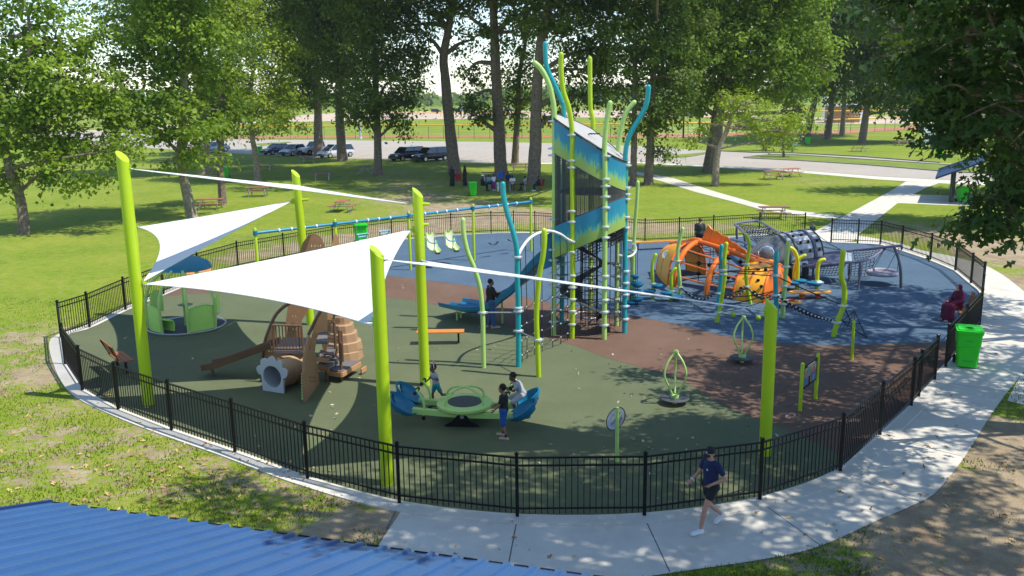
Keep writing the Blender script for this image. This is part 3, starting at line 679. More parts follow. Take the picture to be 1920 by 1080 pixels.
ob3 = [rb_(22.4, 24.0, 13.0, 1.8, 1.0), rb_(24.4, 28.0, 13.4, 1.8, 1.1), rb_(25.2, 31.0, 13.2, 1.9, 1.1), rb_(19.2, 20.6, 13.0, 1.6, .9), rb_(17.2, 19.6, 14.4, 1.5, .8), rb_(13.2, 23.2, 13.4, 1.7, .9), rb_(16.0, 24.6, 13.4, 2.0, 1.2), rb_(19.2, 25.4, 13.0, 2.1, 1.3), rb_(17.4, 27.2, 13.8, 2.1, 1.1), rb_(14.4, 31.0, 14.6, 1.8, .9), rb_(11.8, 30.6, 14.4, 1.6, .8), rb_(20.8, 31.0, 13.2, 2.1, 1.2), rb_(15.2, 28.4, 13.8, 1.8, 1.0), rb_(18.3, 29.6, 13.4, 2.1, 1.2), rb_(22.0, 28.8, 12.4, 1.7, 1.1), rb_(20.5, 22.0, 13, 1.7, 1.1), rb_(22.6, 33.0, 13.2, 2.2, 1.3), rb_(24.0, 25.2, 12.2, 1.7, 1.1), rb_(17.2, 33.4, 14.6, 1.6, .8), rb_(20.2, 36.2, 14.6, 1.9, 1.0)]
oak('farther oak beyond the right edge shading the blue rubber and the bin', (22.5, 27.2, 0), ob3, 15, 40, 2.1, .22, .62)
tree('shade_tree', 'large dark tree right behind the near oak, shading the lawn by the gate', (1900,425), [(1895,390),(1890,340),(1885,270),(1880,180),(1875,80)], 26,
     [(1850,230,90,60),(1810,160,70,60),(1900,130,110,80),(1960,230,80,60),(1850,60,110,70),(1930,30,110,70),(1800,90,60,50,4),(1800,225,36,26,4),(1990,130,90,80)], LEAF_DARK, BARK, .40, 1.2, .22, 26)
tree('shade_tree', 'large dark tree behind the pavilion at the right edge, mostly hidden by the near oak', (1915,360), [(1912,330),(1908,290),(1903,230),(1898,150),(1894,70)], 20,
     [(1860,180,80,56),(1820,120,60,50),(1900,90,100,70),(1960,170,70,60),(1850,30,90,60)], LEAF_DARK, BARK, .5, 1.5, .14, 26)
# trees and woods far away
def far_wood():
    C = []; 
    for _ in range(2600):
        Y = rng.uniform(620, 1100); X = rng.uniform(-.75, .75)*Y; h = 9+4*math.sin(X*.013)+3*math.sin(X*.041+1)
        C.append((X, Y, rng.uniform(0, 1)**.6*h))
    C = np.array(C); C = np.repeat(C, 3, 0)+rng.normal(size=(len(C)*3, 3))*np.array([6, 6, 1.2])
    me = leaf_mesh('distant_woods', C, 6.5, np.array([0, -.3, .6]), LEAF_MID)
    o = bpy.data.objects.new('distant_woods', me); COL.objects.link(o); tag(o, kind='stuff'); tag(o, 'hazy line of woods along the horizon', 'woods')
far_wood()
for i, (bx, by, b) in enumerate([((808, 199), 9, (808, 182, 16, 16)), ((838, 199), 8, (838, 184, 13, 13)), ((862, 198), 8, (864, 183, 16, 14)), ((782, 199), 8, (780, 180, 18, 18)), ((900, 199), 8, (905, 180, 20, 18)), ((1110, 196), 9, (1110, 176, 26, 18)), ((1290, 192), 8, (1290, 166, 24, 20)), ((1690, 188), 8, (1690, 172, 30, 14)), ((1760, 187), 8, (1765, 170, 34, 16)), ((180, 216), 8, (180, 196, 30, 18)), ((330, 212), 8, (330, 190, 34, 20)), ((520, 207), 8, (525, 186, 30, 18)), ((1020, 197), 8, (1020, 176, 26, 18)), ((690, 204), 8, (690, 184, 26, 18))]):
    lab = ['bright tree standing left of the first far dark car', 'bright tree seen right of the bare trunk, by the far cars', 'bright tree behind the far white post', 'far tree at the edge of the low hanging leaves', 'far tree seen left of the picnic party trunks', 'far tree seen through the tower poles', 'far tree behind the ball field mesh screen', 'far tree right of the tan dugout', 'far tree near the right oak leaves', 'far tree behind the leaning tree', 'far tree behind the forked tree', 'far tree left of the tall dark trunks', 'far tree behind the thickest bare trunk', 'far tree behind the straight trunked tree'][i]
    tree('distant_tree', lab, bx, [(bx[0], bx[1]-6), (bx[0], b[1])], 3, [b], LEAF_MID if i % 2 else LEAF_LITE, BARK, 2.0, 3.5, .006, 30, limbs=False, group='trees beyond the ball fields', shell=.2)
# ================================================================ PLAYGROUND: shade posts and sails
def cut_post(name, label, base, top, r, cutdir, extra=None):
    g = P(*base); t = PY(*top, g.y); th = thing(name, label, 'shade post', tuple(g), 'lime posts of the shade sails')
    mb = MB(); n = 24; vs = []; k = 8
    for i in range(k+1):
        f = i/k; c = g.lerp(t, f)
        for j in range(n):
            a = 2*PI*j/n; o = V(math.cos(a), math.sin(a), 0)*r; z = 0
            if i == k: z = -(o.dot(cutdir)/r)*r*.95-r*.3
            if i == 0: z = -.1
            vs.append(c+o+V(0, 0, z))
    fs = [(i*n+j, i*n+(j+1) % n, (i+1)*n+(j+1) % n, (i+1)*n+j) for i in range(k) for j in range(n)]
    mb.add(vs, fs); mb.add([vs[k*n+j]+V(0, 0, .0) for j in range(n)], [tuple(range(n))])
    mb.build('pole', LIME, th, ang=60)
    return th, g, t
CD = V(.9, -.3, 0).normalized()
def at_post(th, g, px, r=.15):
    """lug plate and bolt where a sail corner is tied"""
    p = PY(*px, g.y); return p
PL, gL, tL = cut_post('shade_post', 'lime shade post farthest left, with a slanted cut top', (279,758), (229,290), .152, CD)
P5, g5, t5 = cut_post('shade_post', 'lime shade post rising behind the brown playhouse', (583,609), (554,323), .14, CD)
P7, g7, t7 = cut_post('shade_post', 'lime shade post with several stub arms, right of the big white sail', (797,723), (783,358), .14, CD)
P6, g6, t6 = cut_post('shade_post', 'lime shade post standing just inside the front fence, left of the seesaw', (727,908), (706,468), .137, CD)
P14, g14, t14 = cut_post('shade_post', 'lime shade post near the front fence at the right, behind the walking woman', (1434,853), (1447,566), .135, CD)
P2_, g2, t2 = cut_post('shade_post', 'lime shade post hidden right behind the farthest left post', (264,594), (250,421), .13, CD)
def lug(th, g, px, d=V(1, 0, 0)):
    p = PY(*px, g.y); mb = MB(); a = V(-d.y, d.x, 0)
    mb.obox(p-d*.02, d*.07, a*.02, V(0, 0, .09)); mb.cyl(p+d*.02-a*.05, p+d*.02+a*.05, .018, 8); mb.cyl(p+d*.02, p+d*.13, .014, 6)
    mb.build('sail_lug', LIME if th is not P14 else LIME, th)
lug(PL, gL, (241,316)); lug(P2_, g2, (256,426)); lug(PL, gL, (267,530)); lug(P5, g5, (549,377), V(-1, 0, 0)); lug(P5, g5, (560,347), V(0, -1, 0))
lug(P7, g7, (777,382), V(-1, 0, 0)); lug(P7, g7, (776,430), V(-1, 0, 0)); lug(P7, g7, (791,488), V(0, -1, 0)); lug(P6, g6, (715,487)); lug(P6, g6, (703,603), V(-1, 0, 0)); lug(P14, g14, (1437,583), V(-1, 0, 0))
def stub(th, g, a, b, r=.045):
    mb = MB(); p, q = PY(*a, g.y), PY(*b, g.y); mb.cyl(p, q, r, 12); mb.build('stub_arm', LIME, th)
stub(P7, g7, (788,382), (806,383)); stub(P7, g7, (790,421), (804,421), .04); stub(P5, g5, (562,375), (579,374), .04); stub(P7, g7, (786,365), (790,402), .03)
def sail(label, A, B, C, sab, sbc, sca, nrow=26):
    m = lambda X, Y, Z, s: (X+Y)/2+(Z-(X+Y)/2)*s
    Eab, Ebc, Eca = m(A, B, C, sab), m(B, C, A, sbc), m(C, A, B, sca)
    f = lambda u, v, w: A*(u*u)+B*(v*v)+C*(w*w)+Eab*(2*u*v)+Ebc*(2*v*w)+Eca*(2*w*u)
    g = (A+B+C)/3; th = thing('shade_sail', label, 'shade sail', tuple(g), 'white sails of the shade'); mb = MB(); n = nrow; idx = {}; vs = []; fs = []
    for i in range(n+1):
        for j in range(n+1-i): idx[i, j] = len(vs); vs.append(f(1-(i+j)/n, i/n, j/n))
    for i in range(n):
        for j in range(n-i):
            fs.append((idx[i, j], idx[i+1, j], idx[i, j+1]))
            if i+j < n-1: fs.append((idx[i+1, j], idx[i+1, j+1], idx[i, j+1]))
    mb.add(vs, fs); mb.build('cloth', SAILM, th, ang=180)
    hm = MB(); e = [f(1-t/n, t/n, 0) for t in range(n+1)]+[f(0, 1-t/n, t/n) for t in range(1, n+1)]+[f(t/n, 0, 1-t/n) for t in range(1, n)]
    hm.tube(e, .012, 6, closed=True); hm.build('hem', WHITEP, th)
    for q in (A, B, C): cb = MB(); cb.ell(q, (.035, .035, .035), 8, 5); cb.build('corner_ring', GALV, th)
sail('white sail seen edge on as a long thin strip, highest on the left', PY(247,317,gL.y), PY(766,382,g7.y), PY(560,348,g5.y-.15), .10, .12, .12)
sail('white sail at the left with a deeply hollowed left edge', PY(545,378,g5.y), PY(259,426,g2.y-.1), PY(268,528,gL.y), .02, .24, .03)
sail('largest white sail, stretched over the brown playhouse', PY(269,533,gL.y), PY(770,431,g7.y), PY(704,612,g6.y), .04, .06, .13)
sail('white sail seen edge on crossing in front of the play tower', PY(721,487,g6.y), PY(1436,582,g14.y), PY(791,489,g7.y-.15), .10, .12, .12)
# ================================================================ helpers for poles and ropes
def pxpts(px, Y): return [PY(x, y, Y) for x, y in px]
def curvy(name, label, px, r, m, group=None, cat='curved pole', clamps=(), par=None):
    g = P(*px[0]); th = par or thing(name, label, cat, tuple(g), group)
    pts = [g-V(0, 0, .05)]+[PY(x, y, g.y) for x, y in px[1:]]
    mb = MB(); mb.rtube(cr(pts, 6), r, 12); mb.build('pole', m, th)
    for c in clamps: clamp(th, PY(*c, g.y), r)
    return th, g
def clamp(th, p, r, ax=V(0, 0, 1)):
    mb = MB(); mb.lathe([(r*.9, -.035), (r*1.45, -.03), (r*1.55, 0), (r*1.45, .03), (r*.9, .035)], p, 12, ax); mb.box(p+V(r*1.6, 0, 0), (.06, .05, .05)); mb.box(p-V(r*1.6, 0, 0), (.06, .05, .05)); mb.build('clamp', CLAMP, th)
def rope(mb, p, q, r=.012, sag=0.0, n=8):
    p, q = Vector(p), Vector(q); mb.tube([p.lerp(q, i/n)-V(0, 0, sag*4*(i/n)*(1-i/n)) for i in range(n+1)], r, 5)
# ================================================================ the play tower
TP = dict(A=[(1038,630),(1039,500),(1040,300),(1039,212),(1036,185),(1028,155),(1015,130),(1003,118)], B=[(1073,635),(1074,450),(1073,300),(1073,250),(1067,205),(1056,170),(1052,130),(1052,102)],
          C=[(1133,637),(1134,450),(1134,300),(1133,280),(1137,230),(1144,193)], D=[(1171,625),(1172,450),(1173,320),(1173,285),(1180,255),(1200,220),(1212,195),(1216,163)],
          G=[(1156,611),(1158,430),(1159,290),(1162,255),(1172,215),(1189,192)], F=[(1108,588),(1108,400),(1112,240),(1107,200),(1106,110)], E=[(1053,607),(1056,400),(1057,215),(1053,190),(1038,155),(1025,125),(1022,82)])
TMAT = dict(A=LGREEN, B=LIME, C=LGREEN, D=TEAL, G=LGREEN, F=LIME, E=TEAL)
TB = {k: P(*v[0]) for k, v in TP.items()}
order = 'ABCDGFE'; tc_ = sum((TB[k] for k in order), V(0, 0, 0))/7
tower = thing('play_tower', 'tall round climbing tower with blue and green panels, curved poles and a double slide', 'play tower', tuple(tc_))
for k in order:
    pts = [TB[k]-V(0, 0, .05)]+[PY(x, y, TB[k].y) for x, y in TP[k][1:]]
    mb = MB(); mb.rtube(cr(pts, 6), .082, 14); mb.build('pole', TMAT[k], tower)
def plane_fit(px):
    A_ = []; z = []
    for k, q in px.items(): p = PY(*q, TB[k].y); A_.append([1, TB[k].x-tc_.x, TB[k].y-tc_.y]); z.append(p.z)
    # tilt along x only is well seen; keep the y tilt small
    A_.append([0, 0, .6]); z.append(0); s = np.linalg.lstsq(np.array(A_), np.array(z), rcond=None)[0]
    return lambda p: s[0]+s[1]*(p.x-tc_.x)+s[2]*(p.y-tc_.y)
zR = plane_fit(dict(A=(1040,220), B=(1073,250), C=(1133,291), D=(1172,303)))
zU = plane_fit(dict(A=(1040,284), B=(1073,309), C=(1133,345), D=(1172,357)))
zT = plane_fit(dict(A=(1040,428), B=(1073,408), C=(1133,379), D=(1172,371)))
zB = plane_fit(dict(A=(1040,488), B=(1073,467), C=(1133,439), D=(1172,427)))
def grad_mat():
    m, nt, b = nmat('blue_to_green_printed_panel'); L = nt.links.new
    at = N(nt, 'ShaderNodeAttribute', attribute_name='band'); tc = N(nt, 'ShaderNodeTexCoord')
    mp = N(nt, 'ShaderNodeMapping'); mp.inputs['Scale'].default_value = (16, 16, 1.6); L(tc.outputs['Object'], mp.inputs[0])
    n = N(nt, 'ShaderNodeTexNoise', Scale=1.0, Detail=5.0, Roughness=.7, Distortion=.6); L(mp.outputs[0], n.inputs[0])
    a = N(nt, 'ShaderNodeMath', operation='MULTIPLY_ADD'); L(n.outputs['Fac'], a.inputs[0]); a.inputs[1].default_value = 1.3; a.inputs[2].default_value = -.65
    s = N(nt, 'ShaderNodeMath', operation='ADD'); L(at.outputs['Fac'], s.inputs[0]); L(a.outputs[0], s.inputs[1])
    r = N(nt, 'ShaderNodeValToRGB'); e = r.color_ramp.elements; e[0].position = .27; e[0].color = (.29, .43, .085, 1); e[1].position = .52; e[1].color = (.014, .26, .38, 1)
    q = e.new(.38); q.color = (.14, .44, .26, 1); q2 = e.new(.85); q2.color = (.012, .21, .36, 1); L(s.outputs[0], r.inputs[0]); L(r.outputs[0], b.inputs['Base Color']); b.inputs['Roughness'].default_value = .38
    return m
GRAD = grad_mat()
def arcpts(a, b, n=9, bulge=.10, inset=.0):
    pa, pb = TB[a].copy(), TB[b].copy(); out = []
    for i in range(n):
        f = .06+.88*i/(n-1); p = pa.lerp(pb, f); o = (p-tc_); o.z = 0; o = o.normalized()
        out.append(p+o*(bulge*4*f*(1-f)-inset))
    return out
def tower_panel(a, b, zlo, zhi):
    ap = arcpts(a, b); rows = []; nb = 10
    for i in range(nb+1): rows.append([V(p.x, p.y, zlo(p)+(zhi(p)-zlo(p))*i/nb) for p in ap])
    mb = MB(); mb.sheet(rows, .022); o = mb.build('print_panel', GRAD, tower, ang=60)
    k = len(ap)*(nb+1); vals = np.repeat(np.arange(nb+1)/nb, len(ap)); at = o.data.attributes.new('band', 'FLOAT', 'POINT'); at.data.foreach_set('value', np.concatenate([vals, vals]).astype(np.float32))
    for q in (0, -1): e = MB(); e.tube(rows[q], .018, 6); e.build('panel_edge', DKGREY, tower)
def screen(a, b, zlo, zhi):
    ap = resample(arcpts(a, b, 9), .045); mb = MB()
    for p in ap: mb.bar(V(p.x, p.y, zlo(p)), V(p.x, p.y, zhi(p)), .016, .006)
    nb = 26
    for i in range(nb+1):
        q = [V(p.x, p.y, zlo(p)+(zhi(p)-zlo(p))*i/nb) for p in ap]
        for u, v in zip(q, q[1:]): mb.bar(u, v, .016, .006)
    for p in (ap[0], ap[-1]): mb.bar(V(p.x, p.y, zlo(p)), V(p.x, p.y, zhi(p)), .035, .02)
    mb.build('mesh_screen', mat('grey_perforated_sheet', (.085, .088, .092), .5), tower, smooth=False)
prs = list(zip(order, order[1:]+order[0]))
for a, b in prs:
    tower_panel(a, b, zU, zR); screen(a, b, zT, zU)
    if (a, b) != ('E', 'A'): tower_panel(a, b, zB, zT)
# sloping roof disc
circ = [];
for a, b in prs: circ += [p for p in arcpts(a, b, 7, .12)]
mb = MB(); top = [V(p.x, p.y, zR(p)+.045) for p in circ]; cen = V(tc_.x, tc_.y, zR(tc_)+.10); nn = len(top)
bot = [p-V(0, 0, .05) for p in top]; mb.add(top+bot+[cen], [(i, (i+1) % nn, 2*nn) for i in range(nn)]+[(i+nn, (i+1) % nn+nn, (i+1) % nn, i) for i in range(nn)]+[tuple(range(2*nn-1, nn-1, -1))])
mb.build('roof_disc', mat('pale_grey_roof_sheet', (.40, .385, .37), .55, var=.15, scale=3), tower)
mb = MB(); mb.tube(top, .03, 6, closed=True); mb.build('roof_rim', DKGREY, tower)
mb = MB(); c0 = cen+V(.12, -.25, .02)
for i in range(4): mb.bar(c0+V(i*.09-.2, -.02*i, .02), c0+V(i*.09-.1, .06-.05*i, .05), .05, .03)
mb.build('roof_bolt_plate', BLACKM, tower)
# floors inside
mb = MB(); mb.lathe([(.02, .05), (1.12, .05), (1.12, 0), (.02, 0)], V(tc_.x, tc_.y, zB(tc_)+.15), 20); mb.build('floor_disc', DKGREY, tower)
mb = MB(); mb.lathe([(.25, .05), (1.05, .05), (1.05, 0), (.25, 0)], V(tc_.x, tc_.y, zU(tc_)-.75), 20); mb.build('floor_disc', DKGREY, tower)
# climbing belts: a twisting ramp of black rubber
rows = []; R0 = 1.02
for i in range(46):
    f = i/45; a = math.radians(200)+f*math.radians(560); z = zB(tc_)+.05-f*(zB(tc_)-.25)
    rows.append([V(tc_.x+math.cos(a)*r, tc_.y+math.sin(a)*r, z+.22*(r-.5)*math.sin(a*2.0)) for r in (.32, .55, .8, R0)])
mb = MB(); mb.sheet(rows, .02); mb.build('climbing_belt', BELT, tower)
mb = MB()
for i in range(12):
    a = 2*PI*i/12; mb.tube([V(tc_.x+.3*math.cos(a), tc_.y+.3*math.sin(a), .3), V(tc_.x+.26*math.cos(a), tc_.y+.26*math.sin(a), zB(tc_)+.1)], .012, 5)
for z in np.arange(.45, zB(tc_), .28): mb.ring(V(tc_.x, tc_.y, z), .29, .011, n=16, m=5)
mb.build('inner_net', ROPE, tower)
mb = MB(); gc = P(1104,604); mb.ring(gc+V(0, 0, .26), .52, .03, n=26, m=8)
for i in range(7):
    a = 2*PI*i/7; mb.cyl(gc+V(.52*math.cos(a), .52*math.sin(a), 0), gc+V(.52*math.cos(a), .52*math.sin(a), .26), .018, 6)
mb.build('ground_ring', WHITEP, tower)
mb = MB()
for z, sg in ((.5, .05), (.95, .1), (1.35, .05), (1.75, .12), (2.15, .06)):
    for a, b in prs: rope(mb, TB[a]+V(0, 0, z), TB[b]+V(0, 0, z+.06), .013, sg)
for a, b in prs[1:5]:
    for f in (.25, .5, .75):
        p = TB[a].lerp(TB[b], f); rope(mb, p+V(0, 0, .3), p+V(0, 0, zB(p)-.05), .011)
mb.build('rope_ring', ROPE, tower)
for k in order:
    hs = [.5, .95, 1.35, 1.75, 2.15]+[zB(TB[k])-.05, zB(TB[k])+.3, zT(TB[k])-.1, zT(TB[k])+.25, zU(TB[k])-.1, zU(TB[k])+.12, zR(TB[k])-.08]
    for z in (hs if k in 'ABCD' else hs[:7]): clamp(tower, V(TB[k].x, TB[k].y, z), .082)
# black net skirt below the right panels
mb = MB()
for a, b in (('C', 'D'), ('D', 'G'), ('B', 'C')):
    ap = arcpts(a, b, 9, .1, .06); lo = lambda p: zB(p)-.42
    for p in ap: mb.bar(V(p.x, p.y, lo(p)), V(p.x, p.y, zB(p)), .03, .02)
    for i in range(5):
        q = [V(p.x, p.y, lo(p)+.42*i/4) for p in ap]
        for u, v in zip(q, q[1:]): mb.bar(u, v, .028, .02)
mb.build('net_skirt', ROPE, tower, smooth=False)
# double slide
def slide(par, path, width, wall, m, name='slide_chute'):
    pts = cr(path, 7); rows = []; k = len(pts)
    for i, p in enumerate(pts):
        d = pts[min(i+1, k-1)]-pts[max(i-1, 0)]; d.z = 0; d = d.normalized(); s = V(-d.y, d.x, 0); h = wall*(1.5-.8*i/(k-1))
        rows.append([p+s*(x*width)+V(0, 0, z) for x, z in ((-1.04, h), (-1, h*.98), (-.95, .06), (-.6, -.02), (-.12, .03), (0, h*.62), (.12, .03), (.6, -.02), (.95, .06), (1, h*.98), (1.04, h))])
    mb = MB(); mb.sheet(rows, .035); return mb.build(name, m, par)
s1 = (TB['E']+TB['A'])/2; e1 = P(846,590); e1.z = .36
path = [V(s1.x+.15, s1.y, 2.75), V(s1.x-.2, s1.y+.02, 2.6), PY(985,528,30.6), PY(945,566,30.8), PY(905,588,31.05), e1]
path[2].z = 1.62; path[3].z = .95; path[4].z = .5
slide(tower, path, .56, .26, BLUEPL)
mb = MB(); mb.sheet([[V(s1.x+.1, s1.y-.65, 2.5), V(s1.x+.1, s1.y-.62, 3.5)], [V(s1.x-.35, s1.y-.62, 2.3), V(s1.x-.3, s1.y-.6, 3.25)], [V(s1.x-.75, s1.y-.6, 2.15), V(s1.x-.55, s1.y-.58, 2.6)]], .04)
mb.sheet([[V(s1.x+.1, s1.y+.65, 2.5), V(s1.x+.1, s1.y+.62, 3.5)], [V(s1.x-.35, s1.y+.62, 2.3), V(s1.x-.3, s1.y+.6, 3.25)], [V(s1.x-.75, s1.y+.6, 2.15), V(s1.x-.55, s1.y+.58, 2.6)]], .04); mb.build('slide_hood', BLUEPL, tower)
for px in ((857,601), (864,597), (942,607)):
    g = P(*px); mb = MB(); mb.cyl(g, g+V(0, 0, .34 if px[0] < 900 else .92), .035, 8); mb.build('slide_leg', LGREEN, tower)
# arch and hanging net at the left of the tower
PG = 'curved poles round the play tower'
cA, gA = curvy('curved_pole', 'cream green curved pole standing left of the teal pole', [(907,690),(906,640),(905,590),(900,540),(890,505),(876,470),(869,435),(868,412)], .07, LGREEN, PG, clamps=((905,586),))
cB, gB = curvy('curved_pole', 'teal curved pole in front of the slide', [(972,688),(972,600),(970,520),(969,470),(962,435),(950,395),(944,365),(943,345)], .078, TEAL, PG, clamps=((970,482), (971,577), (972,583), (972,620)))
cC, gC = curvy('curved_pole', 'lime curved pole under the white arch of the rope net', [(1010,707),(1008,650),(1006,590),(1011,520),(1018,480),(1021,450),(1020,432)], .075, LIME, PG, clamps=((1009,637),))
mb = MB(); mb.cyl(PY(905,586,gA.y), PY(971,586,gB.y), .022, 8); tag(mb.build('grey_rail', GREYM), 'grey rail joining the cream green pole to the teal pole', 'rail')
net = thing('climbing_net', 'black knotted rope net hanging from a white arched tube', 'climbing net', tuple((gB+TB['B'])/2))
YB, YE = gB.y, TB['B'].y
apx = [(970,482),(980,463),(993,447),(1010,437),(1030,433),(1050,439),(1063,448),(1073,453)]
arch = cr([PY(x, y, YB+(YE-YB)*i/7) for i, (x, y) in enumerate(apx)], 5); mb = MB(); mb.tube(arch, .045, 10); mb.build('arch_tube', WHITEP, net)
mb = MB(); kn = MB(); cols = []
for i in range(8):
    t = arch[int((i+.7)/8*len(arch))]; base = V(t.x+.02, t.y, .06); cols.append((t, base)); mb.tube([t, t.lerp(base, .5)+V(.02, .03, 0), base], .013, 5)
for lv in (.3, .75, 1.2, 1.7):
    for (t, b), (t2, b2) in zip(cols, cols[1:]):
        z1, z2 = min(lv, t.z-.2), min(lv+.05, t2.z-.2); p, q = b.lerp(t, (z1-.06)/(t.z-.06)), b2.lerp(t2, (z2-.06)/(t2.z-.06)); rope(mb, p, q, .012, .06, 5); kn.ell(p, .028, 6, 4)
mb.build('rope_web', ROPE, net); kn.build('rope_knot', CLAMP, net)
mb = MB(); rope(mb, PY(972,621,gB.y), PY(1008,637,gC.y), .02); tag(mb.build('grey_rope', GREYM), 'grey rope tied between the teal and the lime pole', 'rope')
# right side of the tower: arch to a light green pole with hanging pods
cD, gD = curvy('curved_pole', 'light green curved pole right of the tower, with hanging blue pods', [(1187,569),(1187,500),(1188,470),(1190,430),(1194,380),(1196,342)], .07, LGREEN, PG, clamps=((1188,470),))
mb = MB(); Yd = TB['D'].y
mb.tube(cr([PY(1161,478,Yd-.3), PY(1173,482,Yd+.5), PY(1185,479,Yd+1.5), PY(1192,470,Yd+2.2), PY(1191,461,Yd+2.6), PY(1186,458,gD.y)], 5), .04, 8); tag(mb.build('white_arch', WHITEP), 'short white curved tube linking the tower to the light green pole', 'tube')
def pod(c, r, par, m=BLUEPL):
    mb = MB(); mb.lathe([(.02, -.13), (r*.45, -.12), (r*.8, -.06), (r, .0), (r*.97, .035), (r*.8, .045), (.02, .045)], c, 16); return mb.build('pod', m, par)
hp = thing('pod_ladder', 'blue pods hanging on black ropes beside the light green pole', 'pod ladder', tuple(P(1191,575)))
mb = MB()
for x, y0, ys in ((1191, 470, (518, 530, 545)), (1195, 470, (533, 560)), (1183, 475, (548, 566))):
    rope(mb, PY(x, y0, gD.y-.2), PY(x, 568, gD.y-.2), .012)
    for y in ys: pod(PY(x, y, gD.y-.2), .16 if y < 530 else .24, hp)
mb.build('hanging_rope', ROPE, hp)
mb = MB(); q = P(1180,568); mb.rtube(cr([q, PY(1184,520,q.y), PY(1184,490,q.y), PY(1178,476,q.y)], 5), .05, 10); tag(mb.build('short_hooked_pole', LIME), 'short lime hooked pole between the tower and the pods', 'hooked pole')
# ================================================================ swing set
def L2(x): return 437+(x-484)*(378-437)/(994-484)
sp = [(487,552), (634,529), (770,507), (889,489), (996,471)]
sw = thing('swing_set', 'long swing frame of lime posts with a blue top beam', 'swing set', tuple(P(770,507)))
bpts = []
for i, px in enumerate(sp):
    g = P(*px); tx = px[0]-3; hz = PY(tx, L2(tx), g.y).z; bpts.append(V(g.x, g.y, hz)); mb = MB(); mb.rtube([g, V(g.x, g.y, hz+.16)], .065, 12); mb.build('post', LIME, sw)
    mb = MB(); mb.lathe([(.07, -.1), (.095, -.09), (.095, .09), (.07, .1)], V(g.x, g.y, hz), 12); mb.build('post_collar', BLUEPL, sw)
zz = sum(b.z for b in bpts)/5; 
b0, b1 = bpts[0], bpts[-1]
mb = MB(); mb.tube([b0.lerp(b1, i/8) for i in range(9)], .062, 12); mb.build('top_beam', BEAMBLUE, sw)
def beam_at(x):
    best = min((b0.lerp(b1, i/400) for i in range(401)), key=lambda p: abs(projx(p)-x)); return best
def projx(p):
    v = p-V(0, 0, H); return 960+F*v.dot(RT)/v.dot(FW)
bd = (b1-b0).normalized(); bn = V(-bd.y, bd.x, 0)
for x in (523, 547, 570, 593, 668, 689, 710, 731, 796, 818, 837, 857, 916, 933, 951, 968):
    p = beam_at(x); mb = MB(); mb.lathe([(.06, -.03), (.085, -.03), (.085, .03), (.06, .03)], p, 10, bd); mb.box(p-V(0, 0, .1), (.03, .03, .08)); mb.build('hanger', WHITEP, sw)
def chains(par, a, b, sa, sb, m=GALV):
    mb = MB(); rope(mb, a-V(0, 0, .12), sa, .009); rope(mb, b-V(0, 0, .12), sb, .009); mb.build('chain', m, par)
def belt_swing(label, xa, xb, zs=.55):
    a, b = beam_at(xa), beam_at(xb); c = (a+b)/2; c.z = 0; th = thing('belt_swing', label, 'swing', tuple(V(c.x, c.y, zs)), 'swings of the swing set'); d = (b-a).normalized(); hw = .28
    L_ = [c+d*(hw*t)+V(0, 0, zs+.14*abs(t)**2.2) for t in np.linspace(-1, 1, 11)]; mb = MB(); mb.sheet([[p-bn*.07 for p in L_], [p for p in L_], [p+bn*.07 for p in L_]], .02); mb.build('belt_seat', BELT, th); chains(th, a, b, L_[0], L_[-1])
belt_swing('black belt swing, left one of the two in the right bay', 916, 933, .62); belt_swing('black belt swing at the right end of the swing set', 951, 968, .66)
belt_swing('belt swing in the left bay, mostly behind the big white sail', 523, 547); belt_swing('belt swing behind the big white sail, nearest the second post', 570, 593)
def bucket_swing(label, xa, xb, px):
    a, b = beam_at(xa), beam_at(xb); g = (a+b)/2; c = PY(*px, g.y-.15); th = thing('moulded_swing', label, 'swing', tuple(c), 'swings of the swing set'); d = bd; f = V(.55, -.83, 0)   # seat looks to the front
    s = V(-f.y, f.x, 0); rows = []
    prof = [(-.34, .62, .17), (-.30, .45, .22), (-.22, .18, .25), (-.10, -.05, .26), (.10, -.14, .25), (.32, -.18, .21), (.42, -.12, .14)]
    for fx, z, wd in prof: rows.append([c+f*fx+s*(wd*t)+V(0, 0, z+(abs(t)**2.5)*.15) for t in (-1, -.85, -.5, 0, .5, .85, 1)])
    mb = MB(); mb.sheet(rows, .04); mb.build('shell', CREAM, th); rim = [r[0] for r in rows]+[rows[-1][i] for i in range(1, 6)]+[r[-1] for r in rows[::-1]]+[rows[0][i] for i in range(5, 0, -1)]
    mb = MB(); mb.tube(rim, .028, 6, closed=True); mb.build('shell_rim', APPLE, th)
    mb = MB(); mb.box(c+f*.40+V(0, 0, -.14), (.22, .14, .09)); mb.build('leg_block', DKGREY, th)
    mb = MB(); mb.tube(cr([c+f*-.3+s*.2+V(0, 0, .5), c+f*.05+s*.22+V(0, 0, .34), c+f*.15+V(0, 0, .3), c+f*.05-s*.22+V(0, 0, .34), c+f*-.3-s*.2+V(0, 0, .5)], 4), .025, 6); mb.build('harness_bar', BEAMBLUE, th)
    chains(th, a, b, c+f*-.2-s*.25+V(0, 0, .5), c+f*-.2+s*.25+V(0, 0, .5))
bucket_swing('pale green moulded swing seat, just right of the lime shade post', 796, 818, (813,467)); bucket_swing('pale green moulded swing seat, left of the cream green curved pole', 837, 857, (848,463))
